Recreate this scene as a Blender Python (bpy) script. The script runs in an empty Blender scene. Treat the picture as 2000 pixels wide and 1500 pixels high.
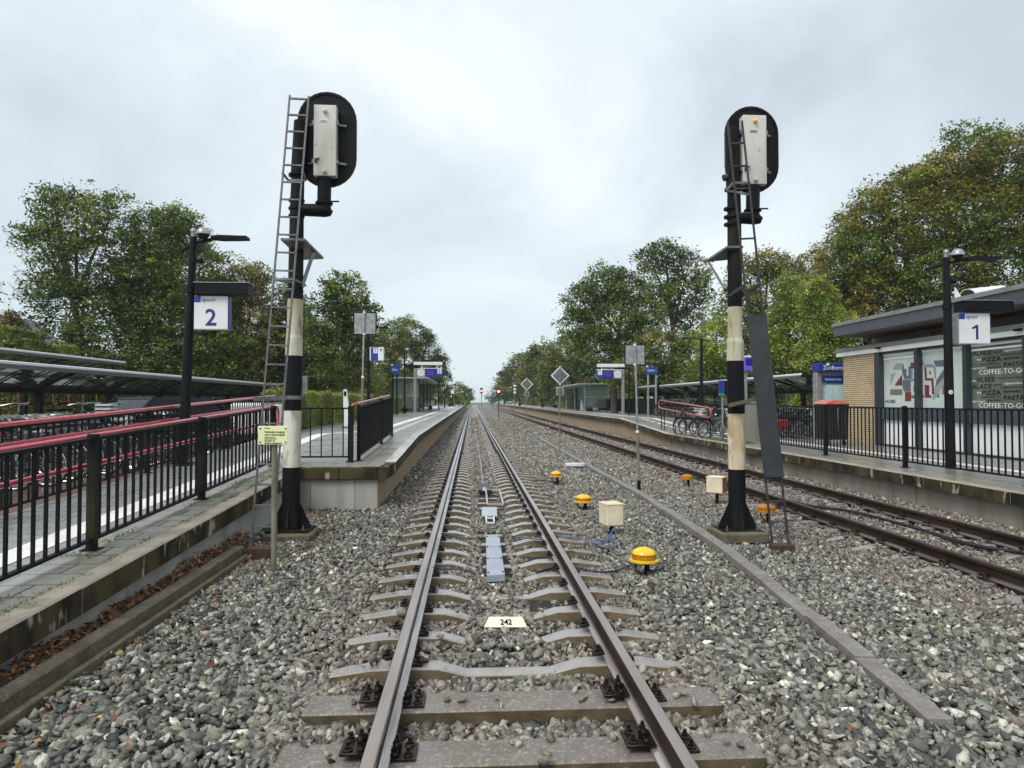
import bpy, bmesh, math, random
import numpy as np
from mathutils import Vector, Matrix
rnd = random.Random(7)
rg = np.random.default_rng(11)
R = math.radians
S = bpy.context.scene
COL = S.collection

# ------------------------------------------------------------ camera
F = 1350.0                      # focal length in pixels of a 2000 px wide picture
CAM = Vector((-0.267, 0.0, 1.70))
pitch = math.atan(33.0 / F)
yaw = math.atan(78.5 * math.cos(pitch) / F)
cd = bpy.data.cameras.new('camera'); cam = bpy.data.objects.new('camera', cd); COL.objects.link(cam)
cd.sensor_width = 36; cd.lens = 36 * F / 2000; cd.clip_start = 0.05; cd.clip_end = 6000
cam.location = CAM
cam.rotation_euler = (R(90) + pitch, 0, -yaw)
S.camera = cam
CR = cam.rotation_euler.to_matrix()
def ray(px, py): return CR @ Vector((px - 1000, -(py - 750), -F))
def at(px, py, Y=None, z=None, X=None):
    d = ray(px, py)
    if Y is not None: t = (Y - CAM.y) / d.y
    elif z is not None: t = (z - CAM.z) / d.z
    else: t = (X - CAM.x) / d.x
    return CAM + d * t

# ------------------------------------------------------------ sky, sun, exposure
SUN_EL, SUN_AZ = 50, 222
w = bpy.data.worlds.new('World'); S.world = w; w.use_nodes = True
nt = w.node_tree; nt.nodes.clear()
def N(t, ty, **kw):
    n = t.nodes.new(ty)
    for k, v in kw.items():
        if k.startswith('i_'): n.inputs[k[2:].replace('_', ' ')].default_value = v
        else: setattr(n, k, v)
    return n
out = N(nt, 'ShaderNodeOutputWorld'); bg = N(nt, 'ShaderNodeBackground'); bg.inputs['Strength'].default_value = 0.1
sky = N(nt, 'ShaderNodeTexSky'); sky.sky_type = 'NISHITA'; sky.sun_disc = False
sky.sun_elevation = R(SUN_EL); sky.sun_rotation = R(SUN_AZ); sky.air_density = 1.0; sky.dust_density = 2.0
tc = N(nt, 'ShaderNodeTexCoord')
mp = N(nt, 'ShaderNodeMapping'); mp.inputs['Scale'].default_value = (1.0, 1.0, 1.5); mp.inputs['Location'].default_value = (3.1, 1.7, .4)
nt.links.new(tc.outputs['Generated'], mp.inputs[0])
n1 = N(nt, 'ShaderNodeTexNoise'); n1.inputs['Scale'].default_value = 2.3; n1.inputs['Detail'].default_value = 7; n1.inputs['Roughness'].default_value = 0.5
n1.inputs['Distortion'].default_value = 0.35
nt.links.new(mp.outputs[0], n1.inputs['Vector'])
cr = N(nt, 'ShaderNodeValToRGB')          # the cloud deck: blue grey undersides to white gaps
e = cr.color_ramp.elements
e[0].position = 0.34; e[0].color = (3.75, 4.3, 4.8, 1)
e[1].position = 0.64; e[1].color = (6.1, 6.5, 6.7, 1)
m_ = e.new(0.48); m_.color = (4.75, 5.3, 5.75, 1)
nt.links.new(n1.outputs['Fac'], cr.inputs[0])
sep = N(nt, 'ShaderNodeSeparateXYZ'); nt.links.new(tc.outputs['Generated'], sep.inputs[0])
hr = N(nt, 'ShaderNodeMapRange'); hr.inputs['From Min'].default_value = 0.0; hr.inputs['From Max'].default_value = 0.32
hr.inputs['To Min'].default_value = 0.7; hr.inputs['To Max'].default_value = 0.0
nt.links.new(sep.outputs['Z'], hr.inputs[0])
hz = N(nt, 'ShaderNodeMix', data_type='RGBA'); hz.inputs['B'].default_value = (5.2, 5.95, 6.2, 1)
nt.links.new(hr.outputs[0], hz.inputs['Factor']); nt.links.new(cr.outputs[0], hz.inputs['A'])
mx = N(nt, 'ShaderNodeMix', data_type='RGBA'); mx.inputs['Factor'].default_value = 0.94
nt.links.new(sky.outputs[0], mx.inputs['A']); nt.links.new(hz.outputs['Result'], mx.inputs['B'])
nt.links.new(mx.outputs['Result'], bg.inputs['Color']); nt.links.new(bg.outputs[0], out.inputs[0])
sl = bpy.data.lights.new('sun', 'SUN'); sl.energy = 1.5; sl.angle = R(26); sl.color = (1.0, 0.96, 0.9)
so = bpy.data.objects.new('sun', sl); COL.objects.link(so)
so.location = (0, 0, 30)
az = R(SUN_AZ); sd = Vector((math.sin(az) * math.cos(R(SUN_EL)), math.cos(az) * math.cos(R(SUN_EL)), math.sin(R(SUN_EL))))
so.rotation_euler = sd.to_track_quat('Z', 'Y').to_euler()
S.view_settings.view_transform = 'Standard'; S.view_settings.look = 'None'
S.view_settings.exposure = 0.72; S.view_settings.gamma = 1.0
S.cycles.max_bounces = 8; S.cycles.transparent_max_bounces = 24

# ------------------------------------------------------------ materials
def srgb(r, g, b):
    f = lambda c: (c / 255 / 12.92) if c / 255 <= 0.04045 else ((c / 255 + 0.055) / 1.055) ** 2.4
    return (f(r), f(g), f(b))
def mat(name, c, c2=None, scale=4.0, stretch=(1, 1, 1), lo=0.35, hi=0.65, rough=0.6, metal=0.0,
        bump=0.0, bscale=30.0, c3=None, scale3=20.0, lo3=0.6, hi3=0.7, spec=0.5, trans=0.0, ior=1.45, attr=None, coat=0.0, rough2=None, emit=None, estr=0.0, detail=5):
    m = bpy.data.materials.new(name); m.use_nodes = True
    t = m.node_tree; b = t.nodes['Principled BSDF']
    b.inputs['Roughness'].default_value = rough; b.inputs['Metallic'].default_value = metal
    b.inputs['Base Color'].default_value = (*c, 1); b.inputs['Specular IOR Level'].default_value = spec
    b.inputs['IOR'].default_value = ior
    if coat: b.inputs['Coat Weight'].default_value = coat; b.inputs['Coat Roughness'].default_value = 0.15
    if trans: b.inputs['Transmission Weight'].default_value = trans
    if emit: b.inputs['Emission Color'].default_value = (*emit, 1); b.inputs['Emission Strength'].default_value = estr
    src = None
    need = c2 or c3 or bump
    if need:
        co = N(t, 'ShaderNodeTexCoord'); mpp = N(t, 'ShaderNodeMapping'); mpp.inputs['Scale'].default_value = stretch
        t.links.new(co.outputs['Object'], mpp.inputs[0])
    if attr:
        at_ = N(t, 'ShaderNodeAttribute'); at_.attribute_name = attr; src = at_.outputs['Color']
        t.links.new(src, b.inputs['Base Color'])
    if c2:
        nz = N(t, 'ShaderNodeTexNoise'); nz.inputs['Scale'].default_value = scale; nz.inputs['Detail'].default_value = detail
        t.links.new(mpp.outputs[0], nz.inputs['Vector'])
        mr = N(t, 'ShaderNodeMapRange'); mr.inputs['From Min'].default_value = lo; mr.inputs['From Max'].default_value = hi
        t.links.new(nz.outputs['Fac'], mr.inputs[0])
        mxx = N(t, 'ShaderNodeMix', data_type='RGBA'); mxx.inputs['A'].default_value = (*c, 1); mxx.inputs['B'].default_value = (*c2, 1)
        if src: t.links.new(src, mxx.inputs['A'])
        t.links.new(mr.outputs[0], mxx.inputs['Factor']); src = mxx.outputs['Result']; t.links.new(src, b.inputs['Base Color'])
        if rough2 is not None:
            rr = N(t, 'ShaderNodeMapRange'); rr.inputs['To Min'].default_value = rough; rr.inputs['To Max'].default_value = rough2
            t.links.new(mr.outputs[0], rr.inputs[0]); t.links.new(rr.outputs[0], b.inputs['Roughness'])
    if c3:
        nz = N(t, 'ShaderNodeTexNoise'); nz.inputs['Scale'].default_value = scale3; nz.inputs['Detail'].default_value = 6
        t.links.new(mpp.outputs[0], nz.inputs['Vector'])
        mr = N(t, 'ShaderNodeMapRange'); mr.inputs['From Min'].default_value = lo3; mr.inputs['From Max'].default_value = hi3
        t.links.new(nz.outputs['Fac'], mr.inputs[0])
        mxx = N(t, 'ShaderNodeMix', data_type='RGBA'); mxx.inputs['A'].default_value = (*c, 1); mxx.inputs['B'].default_value = (*c3, 1)
        if src: t.links.new(src, mxx.inputs['A'])
        t.links.new(mr.outputs[0], mxx.inputs['Factor']); src = mxx.outputs['Result']; t.links.new(src, b.inputs['Base Color'])
    if bump:
        nb = N(t, 'ShaderNodeTexNoise'); nb.inputs['Scale'].default_value = bscale; nb.inputs['Detail'].default_value = 6
        t.links.new(co.outputs['Object'], nb.inputs['Vector'])
        bp = N(t, 'ShaderNodeBump'); bp.inputs['Strength'].default_value = bump; bp.inputs['Distance'].default_value = 0.02
        t.links.new(nb.outputs['Fac'], bp.inputs['Height']); t.links.new(bp.outputs[0], b.inputs['Normal'])
    return m
def leafmat(name, attr='tint', trans=0.35):
    m = bpy.data.materials.new(name); m.use_nodes = True; t = m.node_tree; b = t.nodes['Principled BSDF']
    b.inputs['Roughness'].default_value = 0.45; b.inputs['Specular IOR Level'].default_value = 0.35
    a = N(t, 'ShaderNodeAttribute'); a.attribute_name = attr
    t.links.new(a.outputs['Color'], b.inputs['Base Color'])
    tr = N(t, 'ShaderNodeBsdfTranslucent'); t.links.new(a.outputs['Color'], tr.inputs[0])
    ms = N(t, 'ShaderNodeMixShader'); ms.inputs[0].default_value = trans
    t.links.new(b.outputs[0], ms.inputs[1]); t.links.new(tr.outputs[0], ms.inputs[2])
    t.links.new(ms.outputs[0], t.nodes['Material Output'].inputs[0])
    return m
def tilemat(name, c, c2, mortar, bw, bh, msize=0.012, offset=0.5, rough=0.5, vert=None, dirt=(0.06, 0.07, 0.05), dlo=0.52, dhi=0.75, bump=0.3, rot=0.0):
    """paving or bricks; vert: 'X' wall facing x (uses y,z), 'Y' wall facing y (uses x,z)"""
    m = bpy.data.materials.new(name); m.use_nodes = True; t = m.node_tree; b = t.nodes['Principled BSDF']
    co = N(t, 'ShaderNodeTexCoord'); sx = N(t, 'ShaderNodeSeparateXYZ'); cx = N(t, 'ShaderNodeCombineXYZ')
    t.links.new(co.outputs['Object'], sx.inputs[0])
    a, bb = {None: ('X', 'Y'), 'X': ('Y', 'Z'), 'Y': ('X', 'Z')}[vert]
    t.links.new(sx.outputs[a], cx.inputs['X']); t.links.new(sx.outputs[bb], cx.inputs['Y'])
    mp_ = N(t, 'ShaderNodeMapping'); mp_.inputs['Rotation'].default_value = (0, 0, rot); t.links.new(cx.outputs[0], mp_.inputs[0])
    if vert is None: b.inputs['Coat Weight'].default_value = .45; b.inputs['Coat Roughness'].default_value = .25
    br = N(t, 'ShaderNodeTexBrick'); br.inputs['Color1'].default_value = (*c, 1); br.inputs['Color2'].default_value = (*c2, 1)
    br.inputs['Mortar'].default_value = (*mortar, 1); br.inputs['Scale'].default_value = 1; br.inputs['Mortar Size'].default_value = msize
    br.inputs['Brick Width'].default_value = bw; br.inputs['Row Height'].default_value = bh; br.offset = offset
    br.inputs['Mortar Smooth'].default_value = 0.2; br.inputs['Bias'].default_value = -0.2
    t.links.new(mp_.outputs[0], br.inputs['Vector'])
    nz = N(t, 'ShaderNodeTexNoise'); nz.inputs['Scale'].default_value = 1.3; nz.inputs['Detail'].default_value = 8; nz.inputs['Roughness'].default_value = 0.65
    t.links.new(co.outputs['Object'], nz.inputs['Vector'])
    mr = N(t, 'ShaderNodeMapRange'); mr.inputs['From Min'].default_value = dlo; mr.inputs['From Max'].default_value = dhi
    t.links.new(nz.outputs['Fac'], mr.inputs[0])
    x1 = N(t, 'ShaderNodeMix', data_type='RGBA'); x1.inputs['B'].default_value = (*dirt, 1)
    t.links.new(mr.outputs[0], x1.inputs['Factor']); t.links.new(br.outputs['Color'], x1.inputs['A'])
    t.links.new(x1.outputs['Result'], b.inputs['Base Color'])
    rr = N(t, 'ShaderNodeMapRange'); rr.inputs['From Min'].default_value = 0.35; rr.inputs['From Max'].default_value = 0.65
    rr.inputs['To Min'].default_value = max(0.05, rough - 0.2); rr.inputs['To Max'].default_value = rough + 0.15
    t.links.new(nz.outputs['Fac'], rr.inputs[0]); t.links.new(rr.outputs[0], b.inputs['Roughness'])
    iv = N(t, 'ShaderNodeMath', operation='SUBTRACT'); iv.inputs[0].default_value = 1.0; t.links.new(br.outputs['Fac'], iv.inputs[1])
    bp = N(t, 'ShaderNodeBump'); bp.inputs['Strength'].default_value = bump; bp.inputs['Distance'].default_value = 0.006
    t.links.new(iv.outputs[0], bp.inputs['Height']); t.links.new(bp.outputs[0], b.inputs['Normal'])
    return m

M = {}
M['rail'] = mat('rail_steel', (0.050, 0.030, 0.022), (0.022, 0.014, 0.011), 8, (1, .2, 1), rough=0.6, bump=0.15, bscale=60, spec=.2)
M['railhead'] = mat('worn_rail_head', (0.46, 0.385, 0.34), (0.32, 0.25, 0.21), 14, (1, .06, 1), lo=.3, hi=.7, rough=0.28, metal=0.9, rough2=.38, coat=.45)
M['railhead2'] = mat('dull_rail_head', (0.085, 0.075, 0.072), (0.05, 0.042, 0.04), 14, (1, .06, 1), rough=0.42, metal=0.5)
M['railfoot'] = mat('wet_lit_rail_foot', (0.46, 0.42, 0.40), (0.22, 0.17, 0.145), 9, (1, .12, 1), rough=0.2, metal=0.6, rough2=.4, coat=.6)  # wet steel; light falling on the foot is put into the pale base
M['clip'] = mat('oily_rusty_steel', (0.018, 0.012, 0.010), (0.055, 0.028, 0.016), 22, lo=.5, hi=.75, rough=0.38, metal=0.4)
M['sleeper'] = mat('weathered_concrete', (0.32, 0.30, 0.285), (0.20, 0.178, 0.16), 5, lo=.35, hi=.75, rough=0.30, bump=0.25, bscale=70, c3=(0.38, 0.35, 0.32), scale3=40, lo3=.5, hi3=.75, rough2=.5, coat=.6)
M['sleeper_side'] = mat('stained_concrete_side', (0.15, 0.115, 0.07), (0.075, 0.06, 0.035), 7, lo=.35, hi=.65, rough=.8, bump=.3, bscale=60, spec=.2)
M['sleeper_old'] = mat('lichened_concrete', (0.20, 0.18, 0.165), (0.14, 0.118, 0.105), 3, lo=.35, hi=.7, rough=0.34, bump=0.3, bscale=60, c3=(0.40, 0.345, 0.26), scale3=48, lo3=.50, hi3=.80, rough2=.6)
M['concrete'] = mat('pale_concrete', (0.37, 0.33, 0.275), (0.22, 0.185, 0.14), 1.6, (1, 1, .25), lo=.4, hi=.7, rough=0.8, bump=0.2, bscale=25, c3=(0.13, 0.11, 0.085), scale3=5, lo3=.62, hi3=.75)
M['wallbrown'] = mat('stained_concrete', (0.42, 0.325, 0.225), (0.26, 0.185, 0.12), 3.0, (1, 1, .08), lo=.35, hi=.7, rough=0.85, bump=0.2, bscale=25, c3=(0.40, 0.34, 0.26), scale3=7, lo3=.6, hi3=.75)
M['wallgrey'] = mat('grey_concrete_wall', (0.42, 0.41, 0.385), (0.28, 0.26, 0.23), 3.0, (1, 1, .08), lo=.4, hi=.75, rough=0.85, bump=0.15, bscale=25)
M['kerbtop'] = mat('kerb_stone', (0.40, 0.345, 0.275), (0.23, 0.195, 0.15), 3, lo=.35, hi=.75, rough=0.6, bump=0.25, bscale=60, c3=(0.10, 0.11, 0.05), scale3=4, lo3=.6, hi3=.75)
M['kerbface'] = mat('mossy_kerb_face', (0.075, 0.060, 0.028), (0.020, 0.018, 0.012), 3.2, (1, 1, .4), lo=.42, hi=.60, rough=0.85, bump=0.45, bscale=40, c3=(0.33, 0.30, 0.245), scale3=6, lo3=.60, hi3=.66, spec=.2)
M['kerbfar'] = mat('wet_glare_kerb_stone', (0.84, 0.81, 0.76), (0.60, 0.56, 0.50), 2, rough=0.35, bump=0.15, coat=.8)  # wet coat; the far kerb's white gleam is put into the base colour
M['gutter'] = mat('mossy_concrete', (0.14, 0.118, 0.08), (0.08, 0.066, 0.040), 5, rough=0.75, bump=0.35, bscale=60, c3=(0.22, 0.19, 0.15), scale3=30, lo3=.58, hi3=.7)
M['trough'] = mat('speckled_concrete', (0.25, 0.23, 0.215), (0.17, 0.15, 0.14), 6, rough=0.55, bump=0.3, bscale=80, c3=(0.40, 0.37, 0.33), scale3=38, lo3=.6, hi3=.68)
M['black'] = mat('black_painted_steel', (0.007, 0.008, 0.010), (0.013, 0.014, 0.016), 6, rough=0.42, rough2=.55, spec=.14)
M['blackmoss'] = mat('aged_black_paint', (0.009, 0.010, 0.011), (0.035, 0.036, 0.016), 2.2, (1, 1, .4), lo=.5, hi=.78, rough=0.6, spec=.15, bump=0.1, bscale=40)
M['whiteaged'] = mat('aged_white_paint', (0.70, 0.68, 0.60), (0.33, 0.29, 0.13), 3.4, (1, 1, .22), lo=.40, hi=.66, rough=0.55, c3=(0.24, 0.20, 0.10), scale3=9, lo3=.56, hi3=.72)
M['whitetan'] = mat('tan_stained_paint', (0.62, 0.51, 0.34), (0.40, 0.28, 0.14), 5, (1, 1, .3), lo=.38, hi=.66, rough=0.6, c3=(0.68, 0.64, 0.54), scale3=11, lo3=.52, hi3=.66)
M['casewhite'] = mat('dirty_white_enamel', (0.62, 0.61, 0.56), (0.40, 0.38, 0.32), 3.5, (1, 1, .35), lo=.40, hi=.68, rough=0.45, c3=(0.16, 0.12, 0.06), scale3=8, lo3=.68, hi3=.78)
M['galv'] = mat('galvanised_steel', (0.22, 0.225, 0.23), (0.13, 0.135, 0.14), 14, rough=0.42, metal=0.55)
M['galvpale'] = mat('pale_galvanised_steel', (0.40, 0.42, 0.42), (0.26, 0.27, 0.27), 12, rough=0.4, metal=0.4)
M['postgrey'] = mat('mossy_grey_post', (0.24, 0.225, 0.185), (0.14, 0.12, 0.08), 8, (1, 1, .3), rough=0.6)
M['rust'] = mat('rusty_steel', (0.045, 0.032, 0.024), (0.085, 0.045, 0.025), 9, rough=0.75, bump=0.3, bscale=50)
M['board'] = mat('dark_grey_steel_plate', (0.028, 0.031, 0.034), (0.045, 0.048, 0.05), 5, lo=.5, hi=.8, rough=0.5, c3=(0.20, 0.18, 0.13), scale3=30, lo3=.74, hi3=.78)
M['red'] = mat('crimson_painted_pipe', (0.60, 0.035, 0.075), (0.46, 0.022, 0.05), 8, rough=0.22, coat=0.6)
M['hookred'] = mat('dull_red_steel', (0.26, 0.045, 0.035), rough=.5)
M['redpink'] = mat('coral_painted_pipe', (0.55, 0.09, 0.09), (0.45, 0.06, 0.06), 8, rough=0.28, coat=0.5)
M['yellow'] = mat('yellow_fibreglass', (0.86, 0.53, 0.012), (0.68, 0.38, 0.01), 9, lo=.45, hi=.8, rough=0.28, coat=0.5)
M['orange'] = mat('rust_stained_yellow', (0.60, 0.24, 0.02), (0.35, 0.12, 0.02), 9, rough=0.35)
M['amber'] = mat('amber_ribbed_plastic', (0.50, 0.22, 0.004), (0.36, 0.15, 0.004), 40, (1, 1, .05), lo=.4, hi=.6, rough=0.3)
M['cream'] = mat('cream_fibreglass', (0.80, 0.72, 0.55), (0.68, 0.57, 0.38), 5, rough=0.5, bump=.1, c3=(0.17, 0.15, 0.05), scale3=9, lo3=.68, hi3=.8)
M['tan'] = mat('rust_stained_box_side', (0.36, 0.17, 0.05), (0.22, 0.09, 0.03), 6, rough=0.6)
M['bluegrey'] = mat('blue_grey_plastic', (0.34, 0.38, 0.45), (0.28, 0.31, 0.37), 5, rough=0.35)
M['palegrey'] = mat('pale_grey_plate', (0.46, 0.50, 0.50), (0.36, 0.40, 0.39), 9, rough=0.4)
M['signwhite'] = mat('white_sign_face', (0.78, 0.79, 0.80), (0.70, 0.71, 0.71), 3, rough=0.3)
M['signblue'] = mat('deep_blue_sign_face', (0.018, 0.045, 0.26), rough=0.3)
M['inkblue'] = mat('dark_blue_lettering', (0.02, 0.035, 0.20), rough=0.4)
M['inkblack'] = mat('black_lettering', (0.008, 0.008, 0.008), rough=0.8, spec=.05)
M['inkgreen'] = mat('faded_green_lettering', (0.12, 0.17, 0.07), rough=0.5)
M['inkwhite'] = mat('white_lettering', (0.78, 0.82, 0.80), rough=0.4)
M['purple'] = mat('purple_display', (0.10, 0.06, 0.36), rough=0.2, emit=(0.10, 0.06, 0.45), estr=0.35)
M['display'] = mat('dark_blue_display', (0.012, 0.014, 0.13), rough=0.2, emit=(0.02, 0.02, 0.30), estr=0.15)
M['signyellow'] = mat('pale_yellow_enamel', (0.84, 0.87, 0.52), (0.79, 0.82, 0.46), 4, rough=0.35)
M['numplate'] = mat('cream_number_plate', (0.80, 0.76, 0.62), (0.70, 0.60, 0.38), 8, lo=.45, hi=.75, rough=0.5)
M['cable'] = mat('blue_cable', (0.09, 0.15, 0.27), rough=0.35)
M['cabledark'] = mat('dark_blue_cable', (0.018, 0.028, 0.07), rough=0.35)
M['rubber'] = mat('black_rubber', (0.012, 0.012, 0.013), rough=0.7)
M['chrome'] = mat('bright_metal', (0.62, 0.63, 0.64), rough=0.22, metal=0.9)
M['silver'] = mat('silver_edge_profile', (0.80, 0.81, 0.82), rough=0.35, metal=0.1)
M['leather'] = mat('black_vinyl', (0.016, 0.015, 0.015), rough=0.4)
def glass(name, tint, rough=0.03, alpha=0.75):
    m = bpy.data.materials.new(name); m.use_nodes = True; t = m.node_tree; t.nodes.remove(t.nodes['Principled BSDF'])
    tr = N(t, 'ShaderNodeBsdfTransparent'); tr.inputs[0].default_value = (*tint, 1)
    gl = N(t, 'ShaderNodeBsdfGlossy'); gl.inputs['Roughness'].default_value = rough; gl.inputs[0].default_value = (.9, .95, .95, 1)
    fr = N(t, 'ShaderNodeFresnel'); fr.inputs[0].default_value = 1.5
    ms = N(t, 'ShaderNodeMixShader'); t.links.new(fr.outputs[0], ms.inputs[0]); t.links.new(tr.outputs[0], ms.inputs[1]); t.links.new(gl.outputs[0], ms.inputs[2])
    df = N(t, 'ShaderNodeBsdfDiffuse'); df.inputs[0].default_value = (*[min(1, c * .6) for c in tint], 1)
    m2 = N(t, 'ShaderNodeMixShader'); m2.inputs[0].default_value = 1 - alpha
    t.links.new(ms.outputs[0], m2.inputs[1]); t.links.new(df.outputs[0], m2.inputs[2])
    t.links.new(m2.outputs[0], t.nodes['Material Output'].inputs[0])
    return m
M['glass'] = glass('wet_clear_glass', (0.55, 0.68, 0.66), alpha=0.82)
M['shelterglass'] = glass('green_tinted_glass', (0.78, 0.88, 0.82), alpha=0.86)
M['carglass'] = mat('dark_car_glass', (0.01, 0.012, 0.015), rough=0.1, spec=.25)
M['frosted'] = mat('frosted_window_film', (0.60, 0.68, 0.63), (0.53, 0.61, 0.57), 1.2, rough=0.22)
M['darkglass'] = mat('dim_window_glass', (0.13, 0.155, 0.125), (0.27, 0.32, 0.25), 1.1, lo=.45, hi=.75, rough=0.08)
M['panelwhite'] = mat('white_wall_panel', (0.92, 0.92, 0.92), (0.86, 0.86, 0.85), 2, rough=0.35)
M['slate'] = mat('slate_grey_cladding', (0.060, 0.072, 0.085), (0.075, 0.087, 0.098), 3, rough=0.4)
M['leadgrey'] = mat('lead_grey_roof_edge', (0.24, 0.255, 0.235), (0.19, 0.20, 0.185), 3, rough=0.55)
M['frame'] = mat('anthracite_window_frame', (0.035, 0.04, 0.05), rough=0.35)
M['soffit'] = mat('brown_soffit_board', (0.20, 0.155, 0.14), (0.15, 0.115, 0.10), 3, rough=0.7)
M['brick'] = tilemat('yellow_brick', (0.68, 0.54, 0.33), (0.56, 0.42, 0.25), (0.17, 0.13, 0.09), 0.22, 0.066, 0.012, vert='X', rough=0.8, dirt=(0.30, 0.20, 0.10))
M['paving'] = tilemat('wet_concrete_slabs', (0.36, 0.36, 0.35), (0.30, 0.30, 0.29), (0.10, 0.10, 0.09), 0.30, 0.30, 0.010, rough=0.38, dirt=(0.19, 0.19, 0.175))
M['slabs'] = tilemat('mossy_concrete_slabs', (0.31, 0.295, 0.26), (0.23, 0.215, 0.185), (0.055, 0.052, 0.035), 0.60, 0.30, 0.012, rough=0.45, dirt=(0.13, 0.135, 0.085), dlo=.5, dhi=.7)
M['redbrick'] = tilemat('red_paving_bricks', (0.22, 0.095, 0.065), (0.16, 0.07, 0.05), (0.09, 0.05, 0.04), 0.21, 0.105, 0.008, rough=0.5, dirt=(0.13, 0.06, 0.045))
M['pavecoarse'] = tilemat('grey_paving_bricks', (0.27, 0.27, 0.26), (0.22, 0.215, 0.20), (0.12, 0.12, 0.10), 0.21, 0.105, 0.008, rough=0.42, dirt=(0.17, 0.175, 0.14))
M['stripe'] = mat('white_guide_tiles', (0.86, 0.85, 0.82), (0.70, 0.68, 0.64), 4, lo=.45, hi=.75, rough=0.4)
M['asphalt'] = mat('asphalt', (0.05, 0.05, 0.05), (0.08, 0.08, 0.075), 6, rough=0.7)
M['earth'] = mat('damp_earth', (0.05, 0.042, 0.028), (0.07, 0.085, 0.03), 1.5, rough=0.9)
M['grassfield'] = mat('meadow', (0.07, 0.12, 0.03), (0.12, 0.15, 0.05), 0.4, rough=0.9)
M['bark'] = mat('bark', (0.055, 0.045, 0.034), (0.10, 0.085, 0.06), 6, (1, 1, .3), rough=0.9, bump=0.4, bscale=20)
M['bikebar'] = mat('dull_chrome', (.38, .39, .40), rough=.3, metal=.85)
M['leaf'] = leafmat('foliage')
M['fallen'] = mat('fallen_leaves', (0.2, 0.1, 0.05), rough=0.6, attr='tint')
M['stone'] = mat('crushed_stone', (0.2, 0.2, 0.2), rough=0.62, attr='tint', c3=(0.10, 0.10, 0.095), scale3=55, lo3=.5, hi3=.75, spec=.4)
def ballast_bed():
    m = bpy.data.materials.new('ballast_bed'); m.use_nodes = True; t = m.node_tree; b = t.nodes['Principled BSDF']
    co = N(t, 'ShaderNodeTexCoord')
    v = N(t, 'ShaderNodeTexVoronoi'); v.inputs['Scale'].default_value = 17; v.inputs['Randomness'].default_value = 1
    t.links.new(co.outputs['Object'], v.inputs['Vector'])
    r = N(t, 'ShaderNodeValToRGB'); s_ = N(t, 'ShaderNodeSeparateColor'); t.links.new(v.outputs['Color'], s_.inputs[0])
    t.links.new(s_.outputs[0], r.inputs[0])
    e = r.color_ramp.elements; e[0].color = (0.03, 0.028, 0.025, 1); e[1].color = (0.36, 0.35, 0.32, 1); e[1].position = 1
    q = e.new(.55); q.color = (0.14, 0.13, 0.118, 1)
    t.links.new(r.outputs[0], b.inputs['Base Color']); b.inputs['Roughness'].default_value = 0.75
    bp = N(t, 'ShaderNodeBump'); bp.inputs['Strength'].default_value = 1; bp.inputs['Distance'].default_value = 0.03; bp.invert = True
    t.links.new(v.outputs['Distance'], bp.inputs['Height']); t.links.new(bp.outputs[0], b.inputs['Normal'])
    return m
M['bed'] = ballast_bed(); M['under'] = mat('stone_gap_shade', (.022, .019, .016), (.035, .03, .026), 9, rough=.9)  # under: near-black colour painting the shade in the stone gaps

# ------------------------------------------------------------ object helpers
def tag(o, label=None, cat=None, group=None, kind=None):
    if label: o['label'] = label
    if cat: o['category'] = cat
    if group: o['group'] = group
    if kind: o['kind'] = kind
    return o
def wloc(o):
    v = Vector((0, 0, 0))
    while o: v += Vector(o.location); o = o.parent
    return v
def thing(name, label, cat, loc=(0, 0, 0), group=None):
    o = bpy.data.objects.new(name, None); COL.objects.link(o); o.location = loc; o.empty_display_size = .2
    return tag(o, label, cat, group)
def link(name, me, parent=None):
    o = bpy.data.objects.new(name, me); COL.objects.link(o)
    if parent:
        o.parent = parent; d = wloc(parent)
        if d.length > 1e-6 and not me.get('_shift'): me.transform(Matrix.Translation(-d)); me['_shift'] = 1
    return o
def kids(o): return [c for c in bpy.data.objects if c.parent == o]
def copy_tree(o, loc=None, rz=None, label=None, parent=None, _ch=None):
    if _ch is None:
        _ch = {}
        for q in bpy.data.objects:
            if q.parent: _ch.setdefault(q.parent.name, []).append(q)
    c = o.copy(); COL.objects.link(c); c.parent = parent
    if loc is not None: c.location = loc
    if rz is not None: c.rotation_euler = (0, 0, rz)
    if label: c['label'] = label
    for ch in _ch.get(o.name, []): copy_tree(ch, parent=c, _ch=_ch)
    return c
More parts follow.
